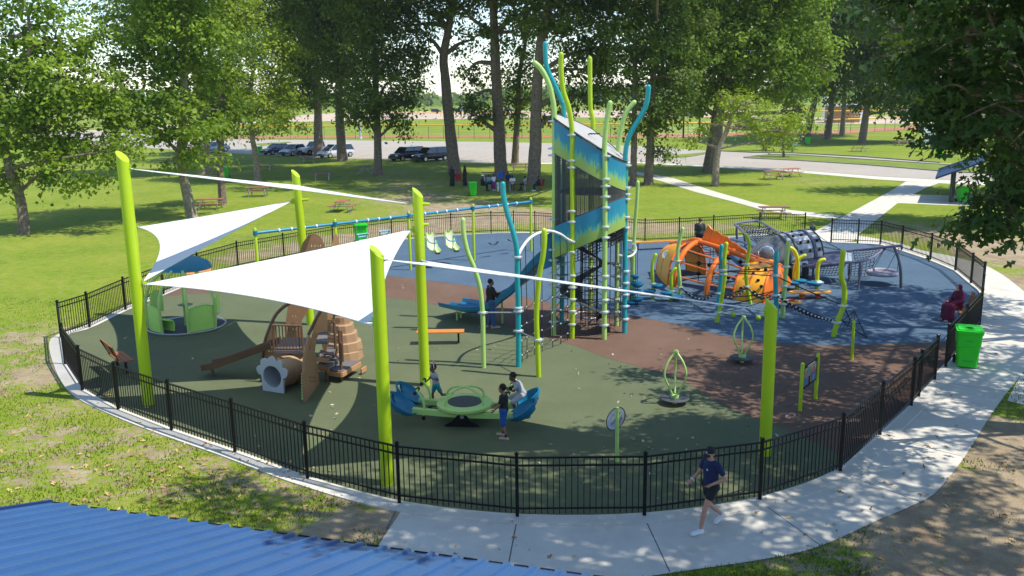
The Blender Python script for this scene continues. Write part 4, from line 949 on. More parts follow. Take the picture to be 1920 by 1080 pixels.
def frame_swing(label, xa, xb, px):
    a, b = beam_at(xa), beam_at(xb); g = (a+b)/2; c = PY(*px, g.y); th = thing('frame_swing', label, 'swing', tuple(c), 'swings of the swing set'); mb = MB(); s = bd; f = bn
    for k in (-1, 1): mb.tube(cr([c+s*(.26*k)+V(0, 0, .12)-f*.1, c+s*(.22*k)+V(0, 0, .0), c+s*(.14*k)-V(0, 0, .16)+f*.1, c+s*(.1*k)-V(0, 0, .3)], 3), .03, 7)
    for z, w in ((.1, .28), (-.02, .24), (-.18, .16)): mb.tube([c-s*w+V(0, 0, z), c+s*w+V(0, 0, z)], .03, 7)
    mb.build('seat_frame', mat('pale_blue_plastic', (.22, .46, .55), .45), th); chains(th, a, b, c-s*.26+V(0, 0, .12), c+s*.26+V(0, 0, .12))
frame_swing('pale blue framed toddler swing in front of the green bin', 668, 689, (679,443)); frame_swing('pale blue framed toddler swing right of the green bin', 710, 731, (720,437))
# ================================================================ brown playhouse for toddlers
def vplane(x, y, g, ux):
    """point where the sight line meets the upright plane through g along ux"""
    n = V(-ux.y, ux.x, 0); d = ray(x, y); t = (g-V(0, 0, H)).dot(n)/d.dot(n); return V(0, 0, H)+d*t
def panel_px(px, g, ang, th, holes=()):
    ux = V(math.cos(ang), math.sin(ang), 0); uz = V(0, 0, 1)
    c2 = lambda q: ((vplane(*q, g, ux)-g).dot(ux), vplane(*q, g, ux).z)
    mb = MB(); mb.prism([c2(q) for q in px], V(g.x, g.y, 0), ux, uz, th, [[c2(q) for q in h] for h in holes]); return mb
ph = thing('playhouse', 'brown toddler playhouse of leaf shaped panels, with slide, crawl tunnel and steps', 'playhouse', tuple(P(565,710)))
R_ = math.radians
def slots(cx, cy, n, m, dx, dy, w=2.0, h=6):
    return [[(cx+i*dx+(j % 2)*dx*.5, cy+j*dy), (cx+i*dx+(j % 2)*dx*.5+w, cy+j*dy+h*.4), (cx+i*dx+(j % 2)*dx*.5+w*.6, cy+j*dy+h), (cx+i*dx+(j % 2)*dx*.5-w*.4, cy+j*dy+h*.5)] for i in range(n) for j in range(m)]
gL1 = P(505,694)
panel_px([(495,694),(493,672),(497,640),(504,618),(511,606),(516,604),(517,694)], gL1, R_(12), .06, slots(501, 645, 3, 4, 5, 10)).build('leaf_panel', TANP, ph, smooth=False)
mb = MB(); mb.tube(cr([vplane(x, y, gL1, V(math.cos(R_(12)), math.sin(R_(12)), 0)) for x, y in [(493,672),(497,640),(505,616),(516,592),(530,577),(546,566),(566,545)]], 5), .05, 8); mb.build('leaf_rim', BROWND, ph)
gF1, gF2 = P(572,754), P(597,722); aF = math.atan2(gF2.y-gF1.y, gF2.x-gF1.x)
panel_px([(571,754),(569,730),(568,700),(570,670),(574,645),(578,629),(584,645),(590,668),(595,695),(597,722)], gF1, aF, .07, slots(578, 705, 3, 2, 4.5, 7, 1.6, 6)+[[(577,650),(580,645),(581,653),(578,658)]]).build('leaf_panel', BROWNP, ph, smooth=False)
gA1 = P(590,708); aA = R_(14)
panel_px([(583,708),(582,640),(588,615),(597,595),(606,580),(614,577),(614,700),(607,700),(606,655),(602,641),(596,639),(592,646),(590,660),(590,708)], gA1, aA, .06).build('arch_panel', TANP, ph, smooth=False)
mb = MB(); mb.tube(cr([vplane(x, y, gA1, V(math.cos(aA), math.sin(aA), 0)) for x, y in [(578,628),(584,616),(593,597),(603,581),(615,568)]], 4), .05, 8); mb.build('leaf_rim', BROWND, ph)
gB1 = P(550,660)
panel_px([(537,660),(536,600),(545,545),(560,478),(568,455),(578,441),(590,437),(601,443),(608,458),(612,476),(603,520),(585,570),(566,600),(562,660)], gB1, R_(10), .06, slots(583, 458, 4, 3, 6, 7, 2.4, 6)+slots(548, 590, 2, 3, 6, 12)).build('leaf_panel', BROWNP, ph, smooth=False)
gB2 = P(632,668)
panel_px([(613,668),(614,578),(618,520),(622,465),(626,440),(630,437),(635,448),(640,480),(647,560),(650,600),(648,668)], gB2, R_(14), .06, slots(622, 590, 3, 4, 7, 14, 1.6, 7)).build('leaf_panel', TANP, ph, smooth=False)
mb = MB(); mb.tube([vplane(x, y, gB2-V(0, .15, 0), V(math.cos(R_(14)), math.sin(R_(14)), 0)) for x, y in [(624,585),(640,622),(647,636)]], .04, 7); mb.build('brace_tube', BROWND, ph)
dz = 1.0
def slab(px, z, th, m, name):
    mb = MB(); top = [P(x, y, z) for x, y in px]; n = len(top); mb.add(top+[p-V(0, 0, th) for p in top], [tuple(range(n)), tuple(range(2*n-1, n-1, -1))]+[((i+1) % n, i, i+n, (i+1) % n+n) for i in range(n)]); return mb.build(name, m, ph, smooth=False)
slab([(513,657),(568,658),(590,644),(580,633),(530,632)], dz, .08, DECKGR, 'deck')
slab([(592,640),(614,640),(614,622),(600,620)], 1.35, .08, DECKGR, 'deck')
slab([(593,668),(616,670),(632,652),(606,650)], .78, .10, DECKGR, 'step'); slab([(594,684),(617,686),(638,668),(610,664)], .56, .10, DECKGR, 'step'); slab([(616,693),(640,697),(675,676),(640,676)], .36, .10, DECKGR, 'step')
def wallpx(a, b, z0, z1, m=TANP, name='side_board'):
    p, q = P(*a, z1), P(*b, z1); mb = MB(); u = (q-p).normalized(); mb.obox((p+q)/2-V(0, 0, (z1-z0)/2), (q-p)/2, V(-u.y, u.x, 0)*.02, V(0, 0, (z1-z0)/2)); mb.build(name, m, ph, smooth=False)
wallpx((616,695), (640,699), .20, .33); wallpx((616,695), (640,699), .02, .17); wallpx((641,699), (676,678), .2, .33); wallpx((641,699), (676,678), .02, .17); wallpx((677,692), (686,686), .06, .2)
wallpx((594,686), (617,688), .40, .53, BROWNP); wallpx((593,670), (616,672), .62, .75)
wallpx((514,660), (566,661), .02, .92, BROWNP, 'under_deck_panel')
def rail(px, z0, z1, n, name):
    mb = MB(); g = [P(x, y, z0) for x, y in px]
    for a, b in zip(g, g[1:]):
        mb.tube([a+V(0, 0, z1-z0), b+V(0, 0, z1-z0)], .03, 7); mb.tube([a+V(0, 0, .04), b+V(0, 0, .04)], .025, 7)
        for i in range(n+1): c = a.lerp(b, i/n); mb.cyl(c, c+V(0, 0, z1-z0), .018 if 0 < i < n else .032, 6)
    mb.build(name, BROWND, ph)
rail([(514,656),(568,657)], dz, dz+.72, 9, 'deck_railing')
for pts in ([(606,638,1.3),(640,640,1.3)], [(606,661,1.0),(636,667,1.0),(641,676,1.0)], [(606,690,.85),(630,694,.85),(640,702,.75)]):
    mb = MB(); mb.tube(cr([P(x, y, z*.5)+V(0, 0, z*.5) for x, y, z in pts], 3), .025, 7); mb.build('hand_rail', BROWND, ph)
for a, z in (((641,716), 1.55), ((613,716), .85), ((632,702), 1.6), ((566,716), 1.0), ((644,700), 1.3)):
    g = P(*a); mb = MB(); mb.cyl(g, g+V(0, 0, z), .04, 8); mb.build('corner_post', BROWND, ph)
# slide of the playhouse
top = P(513,652,dz); bot = P(386,692,.22); mid = P(455,672,.62); dirv = (bot-top); dirv.z = 0; dirv = dirv.normalized(); sv = V(-dirv.y, dirv.x, 0); rows = []
for p in cr([top+V(0, .25, 0), mid+V(0, .15, 0), P(415,686,.36)+V(0, .1, 0), bot+V(0, .1, 0)], 6): rows.append([p+sv*s+V(0, 0, h) for s, h in ((.32, .17), (.30, .17), (.28, 0), (-.28, 0), (-.30, .17), (-.32, .17))])
mb = MB(); mb.sheet(rows, .03); mb.build('slide_chute', mat('dark_brown_plastic', (.12, .06, .035), .45), ph)
g = P(399,706); mb = MB(); mb.cyl(g, g+V(0, 0, .24), .05, 8); mb.build('slide_leg', BROWND, ph)
# crawl tunnel with a flower shaped mouth
fc = P(515,735)+V(0, 0, .46); tdir = V(.42, .9, 0).normalized(); ux = V(tdir.y, -tdir.x, 0)
mb = MB(); mb.lathe([(.36, 0), (.40, .02), (.40, .5), (.42, .52), (.42, .6), (.40, .62), (.40, 1.25), (.36, 1.25), (.36, 0)], fc, 24, tdir); mb.build('crawl_tunnel', TUNTAN, ph)
mb = MB(); mb.lathe([(.354, .0), (.354, 1.2)], fc, 24, tdir); mb.build('tunnel_lining', STONEWH, ph)
out = [(-.36, -.44), (.36, -.44), (.38, 0)]
for i in range(5):
    a0 = R_(0+36*i); 
    for j in range(7):
        a = a0+R_(36)*j/6; rr = .46+.10*math.sin(PI*j/6); out.append((rr*math.cos(a), rr*math.sin(a)+.02))
out.append((-.38, 0))
hole = [(.31*math.cos(2*PI*i/22), .31*math.sin(2*PI*i/22)) for i in range(22)]
mb = MB(); mb.prism(out, fc-tdir*.03, ux, V(0, 0, 1), .06, [hole]); mb.build('flower_mouth', STONEWH, ph, smooth=False)
for k in (.2, .45, .8):
    mb = MB(); c = fc+tdir*k+V(-.04, 0, .402); mb.obox(c, ux*.07, tdir*.03, V(0, 0, .006)); mb.build('tunnel_slot', BLACKM, ph)
# climbing rock
rk = P(664,672); lay = [(.62, 0, .30), (.55, .30, .58), (.46, .58, .86), (.36, .86, 1.12), (.26, 1.12, 1.36), (.17, 1.36, 1.6)]; mb = MB(); rnd = random.Random(4)
for i, (r, z0, z1) in enumerate(lay):
    c = rk+V(-.32+.0*i, .1, 0); n = 11; ring_ = [(r*(1+rnd.uniform(-.10, .10))*math.cos(2*PI*j/n), r*(1+rnd.uniform(-.10, .10))*math.sin(2*PI*j/n)) for j in range(n)]
    vs = [c+V(x*1.03, y, z0) for x, y in ring_]+[c+V(x*.97, y*.97, z1-.03) for x, y in ring_]+[c+V(x*.9, y*.9, z1) for x, y in ring_]
    mb.add(vs, [(j, (j+1) % n, (j+1) % n+n, j+n) for j in range(n)]+[(j+n, (j+1) % n+n, (j+1) % n+2*n, j+2*n) for j in range(n)]+[tuple(range(2*n, 3*n))])
mb.build('climbing_rock', ROCKTAN, ph, smooth=False)
mb = MB(); 
for i in range(9): q = gF1.lerp(gF2, .02+.01*i)+V(0, 0, .1+i*.08); mb.ell(q+V(-.05, -.02, 0), (.05, .03, .04), 6, 4)
mb.build('leaf_vine', APPLE, ph)
# ================================================================ merry-go-round under a blue canopy
sc = P(351,612); sp_ = thing('spinning_carousel', 'light green spinning seat carousel with a blue canopy, left of the playhouse', 'carousel', tuple(sc)); SR = 1.30
mb = MB(); mb.lathe([(.01, .05), (SR, .05), (SR, .02), (.01, .02)], sc, 36); mb.build('turn_plate', DKGREY, sp_)
mb = MB(); mb.ring(sc+V(0, 0, .05), SR+.03, .035, n=40, m=7); mb.build('plate_rim', GALV, sp_)
mb = MB(); mb.cyl(sc, sc+V(0, 0, 2.35), .085, 14); mb.build('centre_pole', LGREEN, sp_)
mb = MB(); mb.lathe([(.09, 0), (.2, .0), (.27, .02), (.2, .04), (.09, .04)], sc+V(0, 0, .78), 14); mb.build('hand_wheel', mat('grey_green_plastic', (.16, .28, .18), .5), sp_)
cc = sc+V(.02, .35, 2.05); mb = MB(); mb.lathe([(.9, 0), (.88, .1), (.75, .24), (.5, .36), (.25, .42), (.01, .44)], cc, 28); mb.lathe([(.9, 0), (.01, .1)], cc, 28); mb.build('canopy', BLUEPL, sp_)
for a in (196, 250, 292, 338):
    a = R_(a); o = V(math.cos(a), math.sin(a), 0); mb = MB(); mb.tube(cr([sc+o*SR*.97+V(0, 0, .06), sc+o*SR*1.0+V(0, 0, .7), sc+o*SR*.96+V(0, 0, 1.3), sc+o*SR*.72+V(0, 0, 1.8), sc+o*.35+V(0, 0, 2.2)], 5), .055, 8); mb.build('curved_arm', LGREEN, sp_)
for a0, a1 in ((198, 249), (293, 337)):
    rows = [[sc+V(math.cos(R_(a0+(a1-a0)*j/8)), math.sin(R_(a0+(a1-a0)*j/8)), 0)*SR*.96+V(0, 0, .08+(.78+.12*math.sin(PI*j/8))*i/4) for j in range(9)] for i in range(5)]
    mb = MB(); mb.sheet(rows, .025); mb.build('side_shield', APPLE, sp_); mb = MB(); mb.tube(rows[-1], .028, 6); mb.build('shield_edge', LGREEN, sp_)
    b0, b1 = (150, 188) if a0 < 250 else (352, 392)
    rows = [[sc+V(math.cos(R_(b0+(b1-b0)*j/8)), math.sin(R_(b0+(b1-b0)*j/8)), 0)*SR*.9+V(0, 0, .45+(.62+.25*math.sin(PI*j/8))*i/4) for j in range(9)] for i in range(5)]
    mb = MB(); mb.sheet(rows, .03); mb.build('seat_back', APPLE, sp_)
    m = (a0+a1)/2 if a0 < 250 else 330; o = V(math.cos(R_(m+18)), math.sin(R_(m+18)), 0); t = V(-o.y, o.x, 0)
    mb = MB(); mb.sheet([[sc+o*r+t*s+V(0, 0, z) for s in (-.4, 0, .4)] for r, z in ((SR*.94, .56), (SR*.84, .5), (SR*.72, .48), (SR*.68, .36), (SR*.7, .1))], .04); mb.build('bench_seat', CREAM if a0 > 250 else APPLE, sp_)
# ================================================================ seesaw
sb = P(871,800)+V(0, .38, 0); ss = thing('seesaw', 'light green seesaw with four blue bucket seats and a round centre platform', 'seesaw', tuple(sb))
ax = V(1, -.13, -.02).normalized(); ay = V(.13, 1, 0).normalized()
def S(x, y, z): return sb+ax*x+ay*y+V(0, 0, z)
for y in (-.42, .42):
    mb = MB(); mb.prism([(-.46, 0), (.46, 0), (.40, .07), (.24, .16), (.12, .30), (0, .34), (-.12, .30), (-.24, .16), (-.40, .07)], S(0, y, 0), ax, V(0, 0, 1), .03); mb.build('base_plate', BLACKM, ss, smooth=False)
mb = MB(); mb.cyl(S(0, -.44, .27), S(0, .44, .27), .05, 10); mb.build('axle', GALV, ss)
for y in (-.36, .36):
    mb = MB(); mb.sheet([[S(x, y+d, z-.05*math.cos(x*1.1)+zz_) for d in (-.07, .07)] for x, z, zz_ in ((-1.25, .36, 0), (-.8, .36, 0), (-.3, .36, 0), (0, .36, 0), (.3, .36, 0), (.8, .36, 0), (1.25, .36, 0))], .13); mb.build('beam', LGREEN, ss)
mb = MB(); mb.lathe([(.02, .06), (.66, .06), (.70, .04), (.70, -.02), (.66, -.06), (.02, -.06)], S(0, 0, .46), 32); mb.build('centre_disc', LGREEN, ss)
mb = MB(); mb.lathe([(.02, 0), (.43, 0), (.43, -.02)], S(0, 0, .529), 28); mb.build('rubber_pad', DKGREY, ss)
for a in (35, 145):
    o = V(math.cos(R_(a)), math.sin(R_(a)), 0); mb = MB(); mb.tube([S(0, 0, .5)+o*(-.58*math.cos(PI*i/14))+V(0, 0, .40*math.sin(PI*i/14)**.8) for i in range(15)], .028, 8); mb.build('hoop', LGREEN, ss)
def bucket(c, out, tilt=.62):
    up = (V(0, 0, 1)*math.cos(tilt)-out*math.sin(tilt)-ay*.22).normalized(); fw = (out*math.cos(tilt)+V(0, 0, 1)*math.sin(tilt)); fw = (fw-up*fw.dot(up)).normalized(); sd = up.cross(fw)
    mb = MB(); rows = []; n = 22; prof = [(.05, -.19), (.5, -.18), (.8, -.12), (.96, -.02), (1, .05), (.94, .06), (.84, -.0), (.66, -.09), (.35, -.14), (.04, -.15)]
    for r, z in prof: rows.append([c+fw*(r*.44*math.cos(2*PI*j/n))+sd*(r*.27*math.sin(2*PI*j/n))+up*z for j in range(n+1)])
    vs = [p for q in rows for p in q]; k = n+1; fs = []
    for i in range(len(rows)-1):
        for j in range(n):
            hole = j in (0, 1, n-1, n-2) and i in (1, 2, 6, 7)
            if not hole: fs.append((i*k+j, i*k+j+1, (i+1)*k+j+1, (i+1)*k+j))
    mb.add(vs, fs); mb.build('bucket_seat', BLUEPL, ss); 
    mb = MB(); mb.ell(c-up*.2-fw*.02, (.1, .1, .06), 10, 6); mb.build('seat_mount', BLUEPL, ss)
for sx in (-1, 1):
    for sy in (-1, 1):
        bucket(S(sx*1.50, sy*.40, .52), (ax*sx).normalized()); base = S(sx*.98, sy*.36, .36); z = V(0, 0, 1)
        mb = MB(); mb.tube(cr([base+V(0, sy*.0, -.12), base+z*.1-ax*sx*.03, base+z*.32+ax*sx*.02, base+z*.5+ax*sx*.15], 4), .032, 8); mb.build('handle_bar', LGREEN, ss)
        t = base+z*.5+ax*sx*.15; mb = MB(); mb.cyl(t-ay*.16, t+ay*.16, .018, 6); mb.build('handle_grip', LGREEN, ss)
        for d in (-.17, .17): mb = MB(); mb.ell(t+ay*d, .05, 8, 6); mb.build('grip_knob', BLACKM, ss)
        mb = MB(); mb.ell(base-z*.2, .055, 8, 6); mb.build('foot_knob', BLACKM, ss)
# ================================================================ leaf shaped spinners
def onion(label, foot, disc, top):
    g = P(*foot); th = thing('standing_spinner', label, 'spinner', tuple(g), 'standing spinners with bent green tubes'); zt = PY(*top, g.y).z
    mb = MB(); mb.cyl(g, g+V(0, 0, .16), .06, 12); mb.build('pedestal', LGREEN, th); mb = MB(); mb.lathe([(.02, .03), (.36, .03), (.38, .015), (.36, 0), (.02, 0)], g+V(0, 0, .15), 26); mb.build('stand_plate', DKGREY, th)
    for k, a in enumerate((200, 318, 80)):
        o = V(math.cos(R_(a)), math.sin(R_(a)), 0); hh = zt-.2; mb = MB(); mb.tube(cr([g+o*.05+V(0, 0, .2), g+o*.16+V(0, 0, .2+hh*.2), g+o*.32+V(0, 0, .2+hh*.5), g+o*.24+V(0, 0, .2+hh*.78), g+o*.02+V(0, 0, zt)], 6), .026, 8); mb.build('bent_tube', LGREEN, th)
    mb = MB(); mb.ell(g+V(0, 0, zt), .07, 10, 7); mb.build('top_ball', LGREEN, th); mb = MB(); mb.lathe([(.11, -.03), (.11, .05), (.05, .08)], g+V(0, 0, .2), 12); mb.build('hub', LGREEN, th)
onion('light green bent tube spinner nearest the front fence, on green rubber', (1265,757), (1265,745), (1270,660)); onion('light green bent tube spinner farther back, at the edge of the blue rubber', (1391,680), (1392,671), (1397,595))
# ================================================================ signs
def box_px(): pass
cg1, cg2 = P(1500,771), P(1529,748); cs = thing('picture_board', 'black board of coloured picture squares between two lime posts', 'sign board', tuple(cg1)); cu = (cg2-cg1).normalized(); cn = V(-cu.y, cu.x, 0)
for g, zt in ((cg1, PY(1504,683,cg1.y).z), (cg2, PY(1531,665,cg2.y).z)): mb = MB(); mb.rtube([g, g+V(0, 0, zt)], .05, 10); mb.build('post', LIME, cs)
wd = (cg2-cg1).length; z0, z1 = .55, PY(1506,690,cg1.y).z+.02; Lx = lambda f, z: cg1+cu*(wd*(.07+.86*f))+V(0, 0, z)-cn*.0
mb = MB(); mb.obox((Lx(0, z0)+Lx(1, z1))/2, cu*(wd*.44), cn*.012, V(0, 0, (z1-z0)/2)); mb.build('board', BLACKM, cs, smooth=False)
nrm = -cn if (V(0, 0, H)-cg1).dot(cn) < 0 else cn
cols = [('sq_pink', (.60, .30, .28)), ('sq_peach', (.62, .42, .26)), ('sq_teal', (.16, .45, .42)), ('sq_green', (.25, .50, .30)), ('sq_blue', (.10, .28, .60)), ('sq_orange', (.62, .25, .05)), ('sq_red', (.6, .10, .14)), ('sq_pale', (.6, .6, .58))]
names = ['pink', 'peach', 'teal', 'green', 'blue', 'orange', 'red', 'pale']; cm = [mat(n+'_print', c, .4, var=.15, scale=60) for (n, c) in [(names[i]+'_square', cols[i][1]) for i in range(8)]]
mb = MB(); rnd = random.Random(2); nx, ny = 8, 10
for i in range(nx):
    for j in range(ny):
        if j == ny-1: mi = 7 if 2 <= i <= 6 else None
        elif j >= 5: mi = [0, 1, 2, 3, 2, 1, 0, 7][(i+rnd.randint(0, 1)) % 8]
        elif j == 4: mi = 6 if i > 3 else 0
        else: mi = 4 if i < 3 else (None if i == 3 else (5 if i == 4 else 4))
        if mi is None: continue
        f0, f1 = .05+.9*(i+.08)/nx, .05+.9*(i+.92)/nx; a0, a1 = z0+.06+(z1-z0-.1)*(j+.1)/ny, z0+.06+(z1-z0-.1)*(j+.86)/ny
        mb.mi = mi; mb.add([Lx(f0, a0)+nrm*.0145, Lx(f1, a0)+nrm*.0145, Lx(f1, a1)+nrm*.0145, Lx(f0, a1)+nrm*.0145], [(0, 1, 2, 3)])
mb.build('picture_squares', cm, cs, smooth=False)
wg = P(1156.5,866); ws = thing('welcome_sign', 'small oval white sign reading Welcome, mounted behind a light green post at the front', 'sign', tuple(wg)); zt = PY(1157.5,764,wg.y).z
mb = MB(); mb.cyl(wg, wg+V(0, 0, zt), .042, 10); mb.build('post', LGREEN, ws)
oc = PY(1154.5,785,wg.y+.07); oux = (V(-.40, .0, -.72)).normalized(); ony = V(-.25, -.95, .2); ony = (ony-oux*ony.dot(oux)).normalized(); ouy = ony.cross(oux)
mb = MB(); el = [(.285*math.cos(2*PI*i/32), .185*math.sin(2*PI*i/32)) for i in range(32)]; mb.prism(el, oc, oux, ouy, .02); mb.build('sign_plate', BLACKM, ws, smooth=False)
mb = MB(); mb.prism([(x*.93, y*.91) for x, y in el], oc+ony*.011, oux, ouy, .006); mb.build('sign_face', mat('pale_sign_face', (.50, .50, .52), .5), ws, smooth=False)
def text(s, size, o, ux_, uy_, m, par, name='lettering', off=0):
    cu_ = bpy.data.curves.new('t', 'FONT'); cu_.body = s; cu_.size = size; cu_.align_x = 'CENTER'; cu_.align_y = 'CENTER'; to = bpy.data.objects.new('t', cu_); COL.objects.link(to)
    bpy.context.view_layer.update(); me = bpy.data.meshes.new_from_object(to.evaluated_get(bpy.context.evaluated_depsgraph_get())); bpy.data.objects.remove(to); bpy.data.curves.remove(cu_)
    root = par
    while root.parent: root = root.parent
    g = Vector(ORG[root.name]); nz = ux_.cross(uy_).normalized()
    me.transform(Matrix(((ux_.x, uy_.x, nz.x, o.x-g.x), (ux_.y, uy_.y, nz.y, o.y-g.y), (ux_.z, uy_.z, nz.z, o.z-g.z), (0, 0, 0, 1)))); me.name = name; me.materials.clear(); me.materials.append(m)
    ob_ = bpy.data.objects.new(name, me); COL.objects.link(ob_); ob_.parent = par; return ob_
INK = mat('dark_print', (.04, .04, .05), .5); RINK = mat('red_print', (.5, .06, .06), .5)
tux = -oux
text('Welcome', .095, oc+ony*.018-(-ouy)*0+(ouy)*.0, tux, ony.cross(tux), INK, ws); text('TO THE', .045, oc+ony*.018+ony.cross(tux)*.085, tux, ony.cross(tux), INK, ws)
for k in range(3): mb = MB(); c = oc+ony*.018-ony.cross(tux)*(.075+.025*k); mb.obox(c, tux*(.14-.03*k), ony.cross(tux)*.005, ony*.001); mb.build('printed_line', RINK if k == 2 else INK, ws, smooth=False)
curvy('marker_post', 'short lone lime post at the edge of brown and blue rubber', [(1597,675),(1599,640),(1601,603)], .045, LIME, cat='post')
# ================================================================ benches
def bench(label, c, yaw, ln, back, mseat, group='orange slatted benches', name='bench', leg=.42):
    th = thing(name, label, 'bench', tuple(c), group); u = V(math.cos(yaw), math.sin(yaw), 0); v = V(-math.sin(yaw), math.cos(yaw), 0)
    for i in range(3): mb = MB(); mb.obox(c+V(0, 0, leg)+v*(-.14+.14*i), u*(ln/2), v*.062, V(0, 0, .02)); mb.build('seat_slat', mseat, th, smooth=False)
    if back:
        for i in range(3):
            tilt = (v*.35+V(0, 0, 1)).normalized(); mb = MB(); mb.obox(c+V(0, 0, leg+.12)+v*.24+tilt*(.14*i+.06), u*(ln/2), v*.016, tilt*.06); mb.build('back_slat', mseat, th, smooth=False)
    for s in (-.38, .38):
        mb = MB(); mb.box(c+u*(ln*s)+V(0, 0, leg/2-.01), (.06, .06, leg-.02)); mb.obox(c+u*(ln*s)+V(0, 0, leg-.03), u*.02, v*.2, V(0, 0, .015))
        if back: mb.bar(c+u*(ln*s)+v*.18+V(0, 0, leg-.02), c+u*(ln*s)+v*.42+V(0, 0, leg+.5), .04, .03)
        mb.build('leg', BLACKM, th, smooth=False)
    return th
bench('flat orange bench without back, right of a lime shade post', P(826,646)+V(0, .1, 0), R_(0), 1.55, False, BENCHOR)
bench('brown and orange bench with a backrest, by the fence at the far left', P(212,700)+V(.15, .3, 0), R_(128), 1.25, True, BENCHBR)
bench('flat orange bench along the back fence, between the tower and the orange fish', P(1226,468), R_(12), 2.3, False, BENCHOR)
bench('orange bench with backrest behind the blue canopy, near the left fence', P(381,535), R_(50), 1.2, True, BENCHOR)
bench('orange bench with backrest beneath the woman in the maroon robe', P(1797,602)+V(.12, 0, 0), R_(252), 1.4, True, BENCHBR)
# ================================================================ orange fish climber
fs_ = thing('fish_climber', 'orange and yellow fish shaped climbing frame with a scalloped back fin', 'climbing frame', tuple(P(1330,545)))
def sec(n, f, a):
    n, f = P(*n), P(*f); m = (n+f)/2; h = PY(*a, m.y).z; return n, f, m, h
S_ = [sec((1231,514),(1287,507),(1270,459)), sec((1252,537),(1323,517),(1289,456)), sec((1264,547),(1352,520),(1320,453)), sec((1324,561),(1408,527),(1377,471)), sec((1375,563),(1445,530),(1417,489)), sec((1431,569),(1470,540),(1447,498))]
def fa_(s, t, k=1.0):
    n, f, m, h = s; c = math.cos(PI*t); return m+(n-m)*(math.copysign(abs(c)**.85, c)*k)+V(0, 0, h*math.sin(PI*t)**.8*k)
def fl(s0, s1, u):
    return tuple((a*(1-u)+b*u) if not isinstance(a, Vector) else a.lerp(b, u) for a, b in zip(s0, s1))
def shell_(s0, s1, t0, t1, m, nu=6, nt=12, name='shell_panel'):
    rows = [[fa_(fl(s0, s1, i/nu), t0+(t1-t0)*j/nt, 1+.05*math.sin(PI*i/nu)) for j in range(nt+1)] for i in range(nu+1)]
    mb = MB(); mb.sheet(rows, .04); mb.build(name, m, fs_)
def rib(s, t0, t1, r, n=18, k=1.0):
    mb = MB(); mb.tube([fa_(s, t0+(t1-t0)*i/n, k) for i in range(n+1)], r, 9); mb.build('rib_tube', ORANGE, fs_)
shell_(S_[0], S_[1], .0, .42, ORYEL); shell_(S_[0], S_[1], .58, 1.0, ORYEL)
for s in (S_[0], S_[1]): rib(s, 0, 1, .045)
rib(fl(S_[0], S_[1], .5), 0, .42, .03, 10, 1.06)
rib(S_[2], 0.02, 1, .11, 22); rib(S_[3], 0.02, 1, .11, 22)
shell_(S_[4], S_[5], .0, 1.0, ORYEL, 8, 20)
rib(S_[4], 0, 1, .06); rib(S_[5], 0, 1, .06); rib(fl(S_[4], S_[5], .5), 0, 1, .045, 18, 1.05)
mb = MB(); rows = [[fa_(S_[5], j/14).lerp(P(1474,548)+V(.25, .1, .35), i/4) for j in range(15)] for i in range(5)]; mb.sheet(rows, .04); mb.build('nose_panel', ORANGE, fs_)
sp_pts = [fa_(s, .5) for s in S_]
mb = MB(); mb.sheet([[p+V(0, -.27, -.03), p+V(0, 0, .0), p+V(0, .27, -.03)] for p in cr(sp_pts[1:], 5)], .05); mb.build('back_panel', ORANGE, fs_)
for d in (-.30, .30): mb = MB(); mb.tube(cr([p+V(0, d, .02) for p in sp_pts], 5), .10, 9); mb.build('spine_tube', ORANGE, fs_)
for a, b in ((2, 3), (3, 4), (1, 2)):
    for t in (.09, .2, .33, .67, .8):
        mb = MB(); mb.cyl(fa_(S_[a], t), fa_(S_[b], t), .036, 7); mb.build('rung', ORANGE, fs_)
for s0, u, t in ((S_[0], .55, .23), (S_[0], .5, .78)):
    s = fl(s0, S_[1], u); c = fa_(s, t, 1.06 if t < .5 else 1.0); n = (c-s[2]-V(0, 0, .5)).normalized(); 
    mb = MB(); mb.lathe([(.13, -.05), (.19, -.05), (.19, .04), (.13, .04), (.13, -.05)], c, 18, n); mb.build('window_ring', CREAM, fs_); mb = MB(); mb.lathe([(.002, .0), (.13, .0)], c+n*.03, 16, n); mb.lathe([(.002, 0), (.13, 0)], c-n*.045, 16, n); mb.build('window_disc', mat('pale_window', (.40, .43, .45), .25), fs_)
g = sp_pts[2]; u = (sp_pts[4]-sp_pts[2]); u.z = 0; u = u.normalized(); finpx = [(1316,452),(1322,436),(1328,421),(1333,428),(1339,433),(1346,434),(1351,439),(1357,443),(1364,444),(1369,451),(1374,455),(1381,457),(1386,462),(1391,466),(1396,469),(1400,476),(1404,484),(1385,478),(1360,466),(1340,457)]
c2 = [((lambda p: ((p-g).dot(u), p.z))(vplane(x, y, g, u))) for x, y in finpx]; mb = MB(); mb.prism(c2, V(g.x, g.y, 0), u, V(0, 0, 1), .045); mb.build('back_fin', FINOR, fs_, smooth=False)
mb = MB(); mb.tube([vplane(x, y, g, u) for x, y in finpx[:17]], .022, 6); mb.build('fin_edge', ORANGE, fs_)
for (x0, y0), (x1, y1) in (((1335,430),(1330,451)), ((1353,441),(1349,460)), ((1366,448),(1363,466)), ((1378,457),(1376,473)), ((1390,466),(1389,479))):
    mb = MB(); p, q = vplane(x0, y0, g, u), vplane(x1, y1, g, u); mb.tube([p-V(0, .03, 0), q-V(0, .03, 0)], .014, 5); mb.build('fin_seam', ORANGE, fs_)
rnd = random.Random(3)
